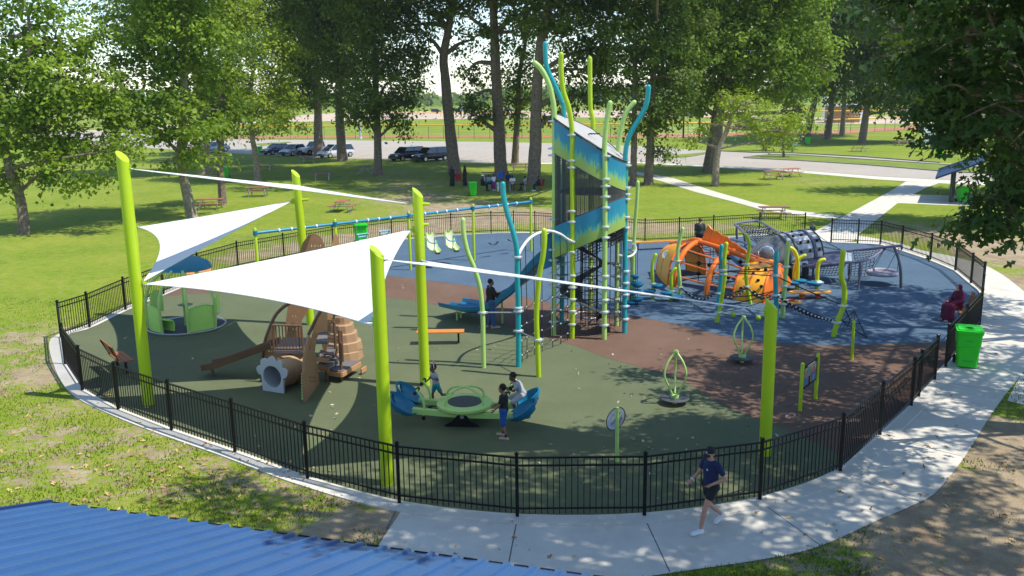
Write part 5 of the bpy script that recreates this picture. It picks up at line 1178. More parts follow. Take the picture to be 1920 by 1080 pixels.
for uu, t in ((.25, .10), (.7, .08), (.3, .22), (.75, .2), (.2, .33), (.6, .33), (.85, .35), (.45, .45), (.5, .27), (.9, .14)):
    s = fl(S_[4], S_[5], uu); c = fa_(s, t, 1.06); mb = MB(); mb.ell(c, (.075, .05, .065), 7, 5); mb.build('climbing_hold', BLACKM, fs_)
rows = []; 
for uu, t in ((.15, .8), (.4, .7), (.3, .55), (.65, .62), (.8, .75), (.5, .45), (.15, .45)):
    s = fl(S_[2], S_[3], uu); tp = fa_(s, t); z0 = .15; mb = MB(); mb.tube([tp, V(tp.x, tp.y, z0)], .014, 5); mb.build('hanging_rope', ROPE, fs_)
    for z in (rnd.uniform(.3, .6), rnd.uniform(.8, 1.2)):
        if z < tp.z-.1: mb = MB(); mb.ell(V(tp.x, tp.y, z), (.11, .11, .09), 9, 6); mb.build('rope_ball', BLACKM, fs_)
mb = MB()
for t in (.62, .72, .82): rope(mb, fa_(S_[1], t), fa_(S_[2], t), .014, .03); rope(mb, fa_(S_[2], t-.3), fa_(S_[3], t-.28), .014, .05)
mb.build('cross_rope', ROPE, fs_)
# ================================================================ rocket climber
YR = 38.7; rk_ = thing('rocket_climber', 'grey rocket shaped climber with a round dome window and white strips', 'climbing frame', tuple(P(1480,522)))
b0_, b1_ = PY(1452,492,YR-.3), PY(1516,484,YR+.4); b0_.z = .98; b1_.z = 1.05; ra = (b1_-b0_).normalized(); rb = .92; ru = V(0, 0, 1); rs_ = ra.cross(ru).normalized(); ru = rs_.cross(ra)
def RC(f, a, r): return b0_.lerp(b1_, f)+(rs_*math.cos(R_(a))+ru*math.sin(R_(a)))*r      # a=0 faces the camera side
mb = MB(); mb.sheet([[RC(f, a, rb) for a in range(-12, 205, 14)] for f in (0, .25, .5, .75, 1)], .05); mb.build('barrel', ROCKGR, rk_)
for f in (.02, .22, .74, .98): mb = MB(); mb.tube([RC(f, a, rb+.03) for a in range(-14, 200, 8)], .045 if f in (.22, .74) else .035, 7); mb.build('barrel_hoop', PURPD if f == .74 else DKGREY, rk_)
strip = mat('white_strip_plastic', (.36, .385, .42), .4, var=.1)
for a in (2, 26, 50, 74, 98):
    for f0, f1 in ((.06, .18), (.27, .69), (.80, .95)):
        mb = MB(); mb.sheet([[RC(f, a+d, rb+.04) for d in (-6.5, -2, 2, 6.5)] for f in (f0, (f0+f1)/2, f1)], .03); mb.build('white_strip', strip, rk_)
for f, a in ((.35, 14), (.6, 14), (.4, 38), (.62, 38), (.32, 62), (.55, 62), (.87, 38), (.87, 14), (.45, 86)): mb = MB(); mb.ell(RC(f, a, rb+.06), .06, 7, 5); mb.build('climbing_hold', BLACKM, rk_)
nose = PY(1398,497,YR-.9); nose.z = .62; nr = []; n = 9
c_0 = b0_
for rr, cx in ((rb, 0), (.80, .35), (.55, .75), (.22, 1.0)):
    c = c_0.lerp(nose, cx); nr.append([c+(rs_*math.cos(2*PI*j/n)+ru*math.sin(2*PI*j/n))*rr for j in range(n+1)])
mb = MB(); mb.sheet(nr[::-1], .05); mb.build('nose_cone', mat('nose_grey_plastic', (.13, .145, .14), .4), rk_, smooth=False)
dc = PY(1437,476,YR-1.15); dn = (V(0, 0, H)-dc).normalized()*1.0+V(-.15, 0, .2); dn = dn.normalized()
mb = MB(); mb.lathe([(.36, 0), (.44, 0), (.45, .05), (.38, .07), (.36, .05)], dc, 28, dn); mb.build('dome_ring', GREYM, rk_); mb = MB(); mb.lathe([(.37, .03), (.34, .15), (.24, .26), (.12, .32), (.005, .34)], dc, 24, dn); mb.build('dome_window', DOME, rk_)
mb = MB(); mb.lathe([(.36, .0), (.005, .0)], dc-dn*.02, 20, dn); mb.build('dome_back', DKGREY, rk_)
for x in (1462, 1485, 1512): g = P(x, 522); mb = MB(); mb.box(g+V(0, .2, .3), (.14, .5, .6)); mb.build('leg', DKGREY, rk_)
mb = MB()
for i in range(4): rope(mb, RC(1, 20+i*45, rb), PY(1577,468,YR+2.2)*1.0, .012, .05)
mb.build('tail_rope', ROPE, rk_)
# ================================================================ lilac wing with nets, and the far wing
wg_ = thing('wing_climber', 'lilac climbing wing with slatted deck and nets right of the rocket', 'climbing frame', tuple(P(1609,545)))
up_ = cr([PY(1513,478,38.6), PY(1580,471,38.0), PY(1640,465,37.4), PY(1693,460,36.6)], 4); lo_ = cr([PY(1480,501,37.6), PY(1530,497,37.1), PY(1580,493,36.7), PY(1614,490,36.4), PY(1632,485,36.6), PY(1646,476,36.9), PY(1656,467,37.2)], 4)
mb = MB(); mb.tube(up_, .06, 9); mb.build('upper_beam', PURPLE, wg_); mb = MB(); mb.tube(lo_, .055, 9); mb.build('lower_beam', PURPLE, wg_)
dk = [[PY(1513,480,38.5).lerp(PY(1583,472,37.9), i/6), PY(1513,480,38.5).lerp(PY(1583,472,37.9), i/6).lerp(PY(1518,501,37.2).lerp(PY(1586,493,36.6), i/6), .55), PY(1518,501,37.2).lerp(PY(1586,493,36.6), i/6)] for i in range(7)]
mb = MB(); mb.sheet([[p-V(0, 0, .06) for p in r] for r in dk], .05); mb.build('deck_sheet', PURPD, wg_)
for x in (1585, 1593): mb = MB(); p, q = PY(x,473,37.9), PY(x+1,490,36.9); mb.bar(p, q, .14, .03); mb.build('white_slat', strip, wg_, smooth=False)
def lattice(a, b, c, d, nu, nv, r, name, par):
    """rope net between four corners (a-b upper edge, d-c lower edge)"""
    mb = MB(); kn = mb
    for i in range(nu+1): p, q = a.lerp(b, i/nu), d.lerp(c, i/nu); rope(mb, p, q, r, .04, 4)
    for j in range(nv+1): p, q = a.lerp(d, j/nv), b.lerp(c, j/nv); rope(mb, p, q, r, .04, 4)
    mb.mi = 1
    for i in range(1, nu):
        for j in range(1, nv): kn.ell(a.lerp(b, i/nu).lerp(d.lerp(c, i/nu), j/nv)-V(0, 0, .03), .032, 5, 4)
    mb.build(name, [ROPE, CLAMP], par)
lattice(PY(1600,470,37.8), PY(1662,464,37.2), PY(1650,476,36.9), PY(1604,489,36.5), 9, 4, .016, 'wing_net', wg_)
lattice(PY(1590,497,36.6), PY(1640,483,36.7), P(1640,525)+V(0, .4, .1), P(1596,524)+V(0, .4, .1), 7, 5, .013, 'side_net', wg_)
lattice(PY(1540,499,37), PY(1585,495,36.7), P(1575,530)+V(0, 0, .35), P(1535,528)+V(0, 0, .3), 7, 4, .013, 'low_net', wg_)
for a, b, y in (((1609,545),(1614,491),None), ((1592,528),(1594,489),None), ((1524,524),(1525,500),None)):
    g = P(*a); mb = MB(); mb.cyl(g, PY(*b, g.y+.3), .05, 9); mb.build('post', mat('dark_lilac_paint', (.09, .085, .12), .4), wg_)
g = P(1689,541); mb = MB(); mb.tube(cr([g, PY(1689,515,g.y), PY(1686,490,g.y+.1), PY(1680,472,g.y+.2), PY(1676,462,g.y+.3)], 5), .06, 9); mb.build('curved_leg', mat('dark_lilac_paint', (.09, .085, .12), .4), wg_)
ds = thing('disc_swing', 'pale lilac disc swing hanging from the wing beam', 'swing', tuple(PY(1655,512,36.7))); dcn = PY(1655,511,36.7)
mb = MB(); mb.ring(dcn, .56, .10, n=30, m=9); mb.build('seat_ring', PALELIL, ds); mb = MB(); mb.lathe([(.002, -.02), (.4, -.02), (.52, .01)], dcn, 26); mb.build('seat_mesh', mat('lilac_mesh', (.22, .20, .24), .7), ds)
mb = MB(); h1, h2 = PY(1659,466,37.1), PY(1686,463,36.8)
for a, h in ((200, h1), (130, h1), (330, h2), (50, h2)): rope(mb, h, dcn+V(.56*math.cos(R_(a)), .56*math.sin(R_(a)), .06), .012)
mb.build('hanging_rope', ROPE, ds)
fw = thing('wing_climber', 'lilac tube wing with black netting behind the rocket, by the back fence', 'climbing frame', tuple(P(1390,462)))
loop = cr([PY(1377,420,46.2), PY(1397,416,46.4), PY(1421,415,46.5), PY(1440,424,44.5), PY(1472,444,40.6)], 4); loop2 = cr([PY(1377,420,46.2), PY(1388,430,44.6), PY(1400,441,42.8), PY(1425,458,40.2)], 4)
mb = MB(); mb.tube(loop, .06, 8); mb.build('outer_beam', PURPLE, fw); mb = MB(); mb.tube(loop2, .06, 8); mb.build('inner_beam', PURPLE, fw); mb = MB(); mb.tube([PY(1394,436,43.8), PY(1443,428,44)], .05, 8); mb.build('cross_beam', PURPLE, fw)
mb = MB(); mb.tube(cr([PY(1368,448,46), PY(1395,455,43), PY(1424,470,40)], 4), .06, 8); mb.build('lower_beam', PURPLE, fw)
lattice(PY(1380,420,46.1), PY(1436,424,44.8), PY(1462,442,41), PY(1420,452,40.6), 10, 8, .016, 'wing_net', fw)
for a, b, Y in (((1382,455),(1381,422),0), ((1398,462),(1395,438),0), ((1443,458),(1441,428),0)): g = P(*a); mb = MB(); mb.cyl(g, PY(*b, g.y-.2), .06, 8); mb.build('leg', PURPD, fw)
# ================================================================ rope course: bent poles, ropes and pods
CG = 'bent poles of the rope course'; Yp = {}
def rp(k, label, px, r, m, cl=()): th, g = curvy('bent_pole', label, px, r, m, CG, clamps=cl); Yp[k] = g.y
rp(1, 'light green bent pole in front of the left end of the orange fish', [(1273,558),(1275,537),(1273,511),(1270,481),(1273,456),(1280,429)], .075, LGREEN, ((1271,490),(1275,539)))
rp(4, 'teal bent pole crossing a lime pole, in front of the fish ribs', [(1344,588),(1348,552),(1354,504),(1351,483),(1353,461)], .075, TEAL, ((1353,507),(1348,550)))
rp(5, 'lime bent pole crossing the teal pole in front of the fish ribs', [(1343,605),(1351,572),(1359,518),(1358,489),(1362,457)], .07, LIME, ((1358,506),(1358,514),(1349,571),(1347,586)))
rp(6, 'lime bent pole in front of the yellow shell of the fish', [(1408,571),(1400,530),(1399,504),(1405,461),(1399,440)], .07, LIME, ((1399,495),(1400,537)))
rp(7, 'teal straight pole right of the fish, above the right shade post', [(1456,602),(1455,548),(1454,518),(1456,474)], .085, TEAL, ((1454,516),(1455,553)))
rp(8, 'light green straight pole leaning in front of the rocket', [(1467,597),(1470,550),(1474,504),(1478,455)], .08, LGREEN, ((1473,500),(1471,536),(1468,570)))
rp(9, 'lime bent pole farthest right, with a low rope triangle', [(1562,632),(1570,603),(1582,572),(1583,540),(1577,514),(1581,471)], .085, LIME, ((1581,573),(1569,604)))
def podpole(label, px, r, m, pods, grp='hooked poles with stepping pods'):
    g = P(*px[0]); th = thing('pod_pole', label, 'stepping pods', tuple(g), grp); mb = MB(); mb.rtube(cr([g-V(0, 0, .04)]+[PY(x, y, g.y) for x, y in px[1:]], 6), r, 10); mb.build('pole', m, th)
    for (x, y), rr in pods: pod(PY(x, y, g.y-.12), rr, th); 
    c = pods[0][0]; clamp(th, PY(px[1][0] if len(px) > 4 else px[0][0], c[1]-3, g.y), r)
YL = mat('yellow_lime_paint', (.55, .56, .01), .32, var=.06)
podpole('short lime pole with two dark blue pods, leftmost by the fish', [(1224,560),(1224,535),(1223,497),(1229,478)], .07, LIME, (((1232,535),.24), ((1218,545),.26)))
podpole('short lime pole with two blue pods, between two poles by the fish', [(1258,564),(1259,548),(1259,516),(1266,504)], .07, LIME, (((1250,549),.26), ((1268,556),.26)))
podpole('yellow lime forked hook pole with pale blue pods, in front of the rocket', [(1494,543),(1495,524),(1496,494),(1494,481),(1489,470),(1482,465)], .085, YL, (((1487,529),.30), ((1501,526),.26)))
mb = MB(); q = P(1494,543).y; mb.rtube(cr([PY(1496,492,q), PY(1500,484,q), PY(1509,479,q)], 4), .075, 9); mb.rtube(cr([PY(1489,526,q+.2), PY(1490,505,q+.2), PY(1494,490,q+.1)], 4), .075, 9); tag(mb.build('hook_branch', YL), 'yellow lime side branch of the forked hook pole', 'pole branch')
podpole('yellow lime single hook pole with a white ring, right of the forked one', [(1531,545),(1532,527),(1533,503),(1537,490),(1545,487)], .085, YL, (((1522,530),.22), ((1531,531),.26)))
mb = MB(); mb.lathe([(.12, -.05), (.26, -.04), (.27, .02), (.12, .05)], PY(1532,529,P(1531,545).y), 18); tag(mb.build('white_ring_step', WHITEP), 'white ring shaped step on the single yellow hook pole', 'step')
rc = thing('rope_course', 'black ropes and nets strung between the bent poles', 'rope course', tuple(P(1400,600)))
def R2(a, ya, b, yb, r=.018, sag=.03, name='rope', m=ROPE):
    mb = MB(); rope(mb, PY(*a, ya), PY(*b, yb), r, sag); mb.build(name, m, rc)
for b in ((1455,499), (1455,507), (1455,517)): R2((1360,508), Yp[5], b, Yp[7])
R2((1272,490), Yp[1], (1351,495), Yp[4], .016)
R2((1460,520), Yp[7], (1580,572), Yp[9], .022); R2((1400,537), Yp[6], (1350,553), Yp[4], .02, .08); R2((1352,553), Yp[4], (1452,545), Yp[7], .018, .12); R2((1348,571), Yp[5], (1448,548), Yp[7], .018, .1)
R2((1348,587), Yp[5], (1452,598), Yp[7], .014, .04); R2((1347,586), Yp[5], (1445,560), Yp[7], .014, .06)
for x, y in ((1375,590), (1422,596)): mb = MB(); mb.ell(PY(x, y, Yp[5]), .095, 12, 8); mb.build('green_ball', LIME, rc)
def netbridge(a, ya, b, yb, w, n, sag):
    p, q = PY(*a, ya), PY(*b, yb); mb = MB(); d = V(0, 1, 0)
    L = lambda f, s, dz: p.lerp(q, f)+d*(w*s*math.sin(PI*min(max(f, .08), .92)))+V(0, 0, dz*math.sin(PI*f)-sag*4*f*(1-f))
    for s, dz in ((-1, .0), (1, 0), (0, -.12), (-.5, -.07), (.5, -.07)): mb.tube([L(i/16, s, dz) for i in range(17)], .016, 5)
    for i in range(1, n): f = i/n; mb.mi = 0; mb.tube([L(f, -1, 0), L(f, -.5, -.07), L(f, 0, -.12), L(f, .5, -.07), L(f, 1, 0)], .013, 5); mb.mi = 1; mb.ell(L(f, -1, 0), .035, 5, 4); mb.ell(L(f, 0, -.12), .03, 5, 4)
    mb.build('net_bridge', [ROPE, CLAMP], rc)
netbridge((1455,553), Yp[7], (1568,602), Yp[9], .30, 16, .12); netbridge((1276,538), Yp[1], (1344,550), Yp[4], .3, 10, .28); netbridge((1349,552), Yp[4], (1400,540), Yp[6], .25, 8, .15); netbridge((1402,540), Yp[6], (1452,552), Yp[7], .25, 8, .18)
R2((1582,573), Yp[9], (1594,600), Yp[9]+.2, .018, 0); R2((1594,600), Yp[9]+.2, (1588,613), Yp[9]+.1, .016, 0)
tri = [P(1578,618)+V(0, 0, .3), P(1625,636)+V(0, 0, .06), P(1600,608)+V(0, 0, .5)]; mb = MB()
for a, b in ((0, 1), (1, 2), (2, 0)): rope(mb, tri[a], tri[b], .018, .02)
rope(mb, PY(1594,600,Yp[9]+.2), tri[2], .016); rope(mb, PY(1570,606,Yp[9]), tri[0], .018); rope(mb, PY(1570,606,Yp[9]), tri[2], .018, .05); rope(mb, tri[0].lerp(tri[1], .5), tri[2], .013); rope(mb, tri[0], tri[1].lerp(tri[2], .5), .013, .02); mb.build('low_rope_net', ROPE, rc)
# ================================================================ balance boards
def board(label, foot, c, rx, ry, ang=0):
    g = P(*foot); th = thing('balance_board', label, 'balance board', tuple(g), 'balance boards on springs'); cc_ = PY(*c, g.y+.2); u = V(math.cos(ang), math.sin(ang), 0); v = V(-math.sin(ang), math.cos(ang), 0)
    out = [(rx*math.copysign(abs(math.cos(2*PI*i/36))**.8, math.cos(2*PI*i/36)), ry*math.copysign(abs(math.sin(2*PI*i/36))**.8, math.sin(2*PI*i/36))) for i in range(36)]
    mb = MB(); mb.prism(out, cc_, u, v, .05); mb.build('deck', ORYEL, th, smooth=False); mb = MB(); mb.prism([(x*.86, y*.76) for x, y in out], cc_+V(0, 0, .027), u, v, .008); mb.build('grip_sheet', DECKGR, th, smooth=False)
    for s in (-.38, .38): q = cc_+u*rx*s; mb = MB(); mb.lathe([(.11, 0), (.12, .05), (.10, .1), (.12, .16), (.10, .22), (.12, .28), (.11, cc_.z-.03)], V(q.x, q.y, 0), 12); mb.build('spring', mat('orange_red_paint', (.55, .08, .012), .4), th)
board('orange edged balance board on two red springs, right of the orange fish', (1517,562), (1519,547), .82, .30, R_(4)); board('smaller orange edged balance board partly behind the light green pole', (1474,578), (1476,566), .52, .28, R_(8))
# ================================================================ PEOPLE
STAND = dict(head=(0,.025,1.585), neck=(0,0,1.44), chest=(0,0,1.26), pelvis=(0,0,.96), sh_r=(.175,0,1.40), el_r=(.225,-.03,1.12), wr_r=(.235,.07,.88), hip_r=(.085,0,.92), kn_r=(.095,.03,.50), an_r=(.095,-.02,.085), toe_r=(.11,.15,.03))
SIT = dict(head=(0,.06,1.19), neck=(0,.03,1.04), chest=(0,.02,.86), pelvis=(0,0,.56), sh_r=(.175,.02,1.0), el_r=(.23,.08,.75), wr_r=(.14,.32,.68), hip_r=(.09,.02,.55), kn_r=(.12,.44,.53), an_r=(.12,.44,.09), toe_r=(.13,.62,.03))
def full(base, over):
    J = dict(base)
    for k in list(J):
        if k.endswith('_r'): x, y, z = J[k]; J[k[:-2]+'_l'] = (-x, y, z)
    J.update(over); return {k: Vector(v) for k, v in J.items()}
def capsule(mb, p, q, r1, r2, n=10):
    mb.tube([p, p.lerp(q, .5), q], [r1, (r1+r2)/2, r2], n); mb.ell(p, r1, n, 6); mb.ell(q, r2, n, 6)
def vox(o, size, smooth=4):
    m = o.modifiers.new('r', 'REMESH'); m.mode = 'VOXEL'; m.voxel_size = size; m.use_smooth_shade = True
    s = o.modifiers.new('s', 'SMOOTH'); s.factor = .5; s.iterations = smooth
    dg = bpy.context.evaluated_depsgraph_get(); me = bpy.data.meshes.new_from_object(o.evaluated_get(dg)); o.modifiers.clear()
    ms = list(o.data.materials); old = o.data; o.data = me; me.name = old.name; bpy.data.meshes.remove(old); me.materials.clear()
    for q in ms: me.materials.append(q)
    me.shade_smooth(); return o
def hand(mb, w, e, side, s, curl=.5):
    """palm, four unequal bent fingers and a thumb leaving the side of the palm"""
    d = (w-e).normalized(); up = V(0, 0, 1)-d*d.z; up = up.normalized() if up.length > .2 else V(0, 1, 0); x = d.cross(up).normalized()
    fwd = V(0, 1, 0)-d*d.y; fwd = fwd.normalized() if fwd.length > .15 else x; acr = fwd; pn = d.cross(acr).normalized()*(-side)
    capsule(mb, w+d*.02*s, w+d*.075*s, .026*s, .034*s, 8)
    for i, L_ in enumerate((.062, .072, .068, .052)):
        b = w+d*.088*s+acr*(.024-.016*i)*s; k1 = b+d*L_*.5*s+pn*curl*.018*s; k2 = k1+(d*(1-curl*.6)+pn*curl).normalized()*L_*.5*s; capsule(mb, b, k1, .0098*s, .0092*s, 6); capsule(mb, k1, k2, .0092*s, .008*s, 6)
    b = w+d*.035*s+acr*.03*s; k1 = b+(d*.6+acr*.8).normalized()*.036*s; k2 = k1+(d*.9+acr*.25+pn*.3).normalized()*.03*s; capsule(mb, b, k1, .013*s, .011*s, 6); capsule(mb, k1, k2, .011*s, .009*s, 6)
def person(label, loc, face, ht, base=STAND, over={}, skin=None, hs=1.0, vx=.010, group=None, tops=None, sleeve=.55, bottoms=None, leg=.5, shoes=None, hair=None, robe=None, lookdir=None, curl=.5, socks=None, hairlen=.0, w=1.0, fat=1.0):
    skin = skin or SK_M; J = full(base, over); s = 1.0; sc = ht/1.70; f = Vector(face).normalized(); r = V(f.y, -f.x, 0)
    loc = Vector(loc); T = lambda p: loc+(r*p.x+f*p.y+V(0, 0, 1)*p.z)*sc
    th = thing('person', label, 'person', tuple(loc), group)
    def mk(mb, name, m, v=vx, sm=3):
        mb.v = [tuple(T(Vector(q))) for q in mb.v]; o = mb.build(name, m, th); return vox(o, v, sm) if v else o
    hd = J['head']; hv = Vector(lookdir).normalized() if lookdir else V(0, 1, 0); hx = V(hv.y, -hv.x, 0).normalized(); hu = hx.cross(hv)
    hr = lambda x, y, z: hd+(hx*x+hv*y+hu*z)*hs
    rot = Matrix((hx, hv, hu)).transposed()
    mb = MB()
    mb.ell(hr(0, -.012, .025), (.076*hs, .094*hs, .098*hs), 16, 12, rot); mb.ell(hr(0, .022, -.045), (.056*hs, .066*hs, .068*hs), 12, 9, rot)
    mb.ell(hr(0, .092, -.018), (.013*hs, .020*hs, .02*hs), 8, 6, rot); mb.ell(hr(0, .075, -.075), (.025*hs, .02*hs, .02*hs), 8, 6, rot)
    for k in (-1, 1): mb.ell(hr(.077*k, -.012, -.005), (.012*hs, .02*hs, .03*hs), 8, 6, rot)
    capsule(mb, J['neck']-V(0, 0, .03), hd-V(0, .0, .05*hs), .056, .052)
    pc, ch = J['pelvis'], J['chest']
    def torso(mb, k):
        mb.tube([J['neck'], J['neck'].lerp(ch, .35), ch, ch.lerp(pc, .55), pc, pc-V(0, 0, .06)], [.07*k, .13*k, .145*k, .125*k, .145*k, .10*k], 14)
        for q in ('r', 'l'): capsule(mb, J['sh_'+q], J['neck'].lerp(ch, .45), .062*k, .085*k); capsule(mb, pc, J['hip_'+q], .115*k, .105*k); capsule(mb, ch+V(.06 if q == 'r' else -.06, 0, 0), pc+V(.05 if q == 'r' else -.05, 0, .05), .11*k*fat, .105*k*fat)
    torso(mb, .93*w)
    for q, sd in (('r', 1), ('l', -1)):
        capsule(mb, J['sh_'+q], J['el_'+q], .052*w, .040*w); capsule(mb, J['el_'+q], J['wr_'+q], .040*w, .026*w); hand(mb, J['wr_'+q], J['el_'+q], sd, 1.0 if hs < 1.15 else 1.1, curl)
        capsule(mb, J['hip_'+q], J['kn_'+q], .083*w, .055*w); kn, an = J['kn_'+q], J['an_'+q]; cf = kn.lerp(an, .32)
        capsule(mb, kn, cf, .053*w, .053*w); capsule(mb, cf, an, .053*w, .034*w); capsule(mb, an-V(0, 0, .03), J['toe_'+q], .04, .03)
    mk(mb, 'body', skin, vx)
    mb = MB()
    for k in (-1, 1): mb.ell(hr(.030*k, .083, .008), (.012*hs, .008*hs, .007*hs), 8, 5, rot)
    mk(mb, 'eyes', BLACKM, 0)
    mb = MB(); mb.ell(hr(0, .086, -.058), (.022*hs, .008*hs, .006*hs), 8, 5, rot); mk(mb, 'mouth', mat('lip_colour', (.22, .07, .06), .5), 0)
    if hair:
        mb = MB(); mb.ell(hr(0, -.03, .045), (.086*hs, .096*hs, .096*hs), 16, 10, rot)
        if hairlen: capsule(mb, hr(0, -.075, .02), hr(0, -.085, -hairlen), .06*hs, .045*hs)
        mk(mb, 'hair', hair, max(vx, .011))
    if tops:
        mb = MB(); torso(mb, 1.06*w)
        for q in ('r', 'l'): e = J['sh_'+q].lerp(J['el_'+q], min(1, sleeve)); capsule(mb, J['sh_'+q], e, .066*w, .060*w)
        if sleeve > 1:
            for q in ('r', 'l'): capsule(mb, J['el_'+q], J['el_'+q].lerp(J['wr_'+q], sleeve-1), .052*w, .040*w)
        mk(mb, 'shirt', tops, max(vx, .012))
    if bottoms:
        mb = MB()
        for q in ('r', 'l'):
            h, k = J['hip_'+q], J['kn_'+q]; capsule(mb, pc, h, .135*w, .128*w); capsule(mb, h, h.lerp(k, min(1, leg)), .108*w, (.095 if leg <= 1 else .075)*w)
            if leg > 1: capsule(mb, k, k.lerp(J['an_'+q], leg-1), .074*w, .062*w)
        mk(mb, 'trousers' if leg > 1 else 'shorts', bottoms, max(vx, .012))
    if robe:
        mb = MB(); torso(mb, 1.15)
        for q in ('r', 'l'):
            capsule(mb, J['sh_'+q], J['el_'+q], .075, .085); capsule(mb, J['el_'+q], J['wr_'+q], .085, .075); capsule(mb, pc, J['kn_'+q], .17, .15); capsule(mb, J['kn_'+q], J['an_'+q]+V(0, 0, .05), .15, .155)
        capsule(mb, J['kn_r'].lerp(J['kn_l'], .5), J['an_r'].lerp(J['an_l'], .5)+V(0, 0, .08), .14, .16)
        mk(mb, 'robe', robe, max(vx, .016)); mb = MB(); mb.ell(hr(0, -.03, .03), (.098, .105, .112), 14, 10, rot); capsule(mb, hd-V(0, .05, .06), J['neck']-V(0, .01, .05), .085, .14); mk(mb, 'head_scarf', robe, max(vx, .014))
    if shoes:
        for q in ('r', 'l'): a, t = J['an_'+q], J['toe_'+q]; mb = MB(); capsule(mb, a-V(0, .03, .035), t+V(0, .03, .008), .058, .047); capsule(mb, a-V(0, .05, .045), a-V(0, 0, .005), .052, .05); mk(mb, 'shoe', shoes, max(vx, .012))
    if socks:
        for q in ('r', 'l'): a, k = J['an_'+q], J['kn_'+q]; mb = MB(); capsule(mb, a, a.lerp(k, .18), .045, .047); mk(mb, 'sock', socks, max(vx, .012))
    return th, T, J, hr, mk
NAVY = cloth('navy_polo_cloth', (.010, .018, .075)); BLK = cloth('black_cloth', (.012, .012, .014)); LGR = cloth('light_grey_cloth', (.33, .34, .37)); TEALC = cloth('teal_shorts_cloth', (.01, .22, .24)); BLUC = cloth('blue_shorts_cloth', (.01, .07, .28)); GRYC = cloth('grey_shorts_cloth', (.36, .36, .38)); JEAN = cloth('blue_denim', (.04, .09, .20)); MAROON = cloth('maroon_cloth', (.12, .006, .035)); DKGR = cloth('dark_olive_cloth', (.03, .036, .03)); REDC = cloth('red_cloth', (.45, .012, .02)); WHC = cloth('white_cloth', (.7, .7, .72)); SKYC = cloth('sky_blue_cloth', (.16, .42, .62)); PURC = cloth('purple_cloth', (.25, .03, .20))
HBLK = cloth('black_hair', (.010, .008, .007)); HBRN = cloth('brown_hair', (.07, .035, .018)); WSH = cloth('white_shoe_leather', (.68, .68, .68)); TSH = cloth('beige_pink_shoe', (.45, .30, .24)); BSH = cloth('dark_shoe', (.03, .03, .03))
# walking woman
wl = (P(1307,1001)+P(1352,984))/2
wt, T, J, hr, mk = person('woman walking in navy polo, black shorts, black cap and white shoes', wl, (-.86, -.5, 0), 1.63, STAND, dict(pelvis=(0,0,.945), an_l=(-.07,.30,.095), toe_l=(-.075,.47,.06), kn_l=(-.085,.21,.51), an_r=(.07,-.38,.19), toe_r=(.075,-.26,.05), kn_r=(.09,-.03,.51), el_r=(.255,.06,1.13), wr_r=(.25,.27,1.0), el_l=(-.285,-.10,1.13), wr_l=(-.15,.12,1.02), head=(0,.05,1.575), chest=(0,.01,1.26)), SK_L, 1.0, .008, tops=NAVY, sleeve=.6, bottoms=BLK, leg=.45, shoes=WSH, hair=HBRN, lookdir=(-.12, 1, -.28), curl=.55, w=.98)
mb = MB(); mb.ell(hr(0, -.025, .06), (.090, .105, .088), 16, 10); mk(mb, 'cap', BLK, .009)
mb = MB(); mb.sheet([[hr(x, .07+y*(1-(x/.085)**2*.55), .035-y*.12-(x**2)*2.2) for x in (-.08, -.05, 0, .05, .08)] for y in (0, .05, .09)], .008); mk(mb, 'cap_brim', BLK, 0)
mb = MB(); mb.ell(hr(.0, .078, .085), (.018, .012, .012), 8, 5); mk(mb, 'cap_emblem', WHITEP, 0)
mb = MB(); mb.sheet([[hr(x, .094-abs(x)*.35, z) for x in (-.062, -.03, 0, .03, .062)] for z in (-.006, .026)], .012); mk(mb, 'sunglasses', BLACKM, 0)
c = Vector((-.075, .172, 1.30)); mb = MB(); mb.ell(c, (.022, .012, .010), 8, 5); mb.ell(c+V(.012, 0, .012), (.008, .01, .014), 8, 5); mk(mb, 'shirt_emblem', WHITEP, 0)
w_ = J['wr_r']; d = (J['wr_r']-J['el_r']).normalized(); mb = MB(); mb.ring(w_-d*.02, .036, .011, d, 18, 6); mk(mb, 'wrist_band', WHITEP, 0)
w_ = J['wr_l']; d = (J['wr_l']-J['el_l']).normalized(); mb = MB(); mb.obox(w_+d*.10+V(0, .02, .02), d*.07, V(0, .005, .0), V(.0, .0, .035)); mk(mb, 'phone', mat('dark_phone', (.05, .05, .055), .3), 0)
# girl running beside the seesaw
gl = P(812,764)
gt, T, J, hr, mk = person('girl running in pale grey shirt, teal shorts and pink bunny ear headband', gl+V(.10, .05, 0), (-.92, -.38, 0), 1.12, STAND, dict(an_r=(.07,.10,.09), toe_r=(.07,.27,.03), kn_r=(.09,.14,.52), hip_r=(.085,.02,.92), an_l=(-.08,-.62,.46), toe_l=(-.08,-.72,.34), kn_l=(-.09,-.20,.50), el_r=(.22,.16,1.16), wr_r=(.18,.40,1.02), el_l=(-.25,.0,1.18), wr_l=(-.05,.18,1.22), chest=(0,.05,1.26), neck=(0,.09,1.44), head=(0,.12,1.61), sh_r=(.16,.08,1.39), sh_l=(-.16,.05,1.39)), SK_B, 1.32, .008, tops=LGR, sleeve=.45, bottoms=TEALC, leg=.6, shoes=BSH, hair=HBLK, lookdir=(.1, 1, -.1), w=.95)
mb = MB(); mb.tube([hr(.088*math.cos(PI*i/10), -.02, .02+.115*math.sin(PI*i/10)) for i in range(11)], .012, 6); mk(mb, 'headband', WHC, 0)
for k in (-1, 1): mb = MB(); mb.ell(hr(.06*k-.02, -.05, .18), (.05, .028, .095), 8, 6, Matrix.Rotation(.9*k+.5, 3, 'Y')); mk(mb, 'bunny_ear', cloth('pink_felt', (.65, .22, .30)), 0)
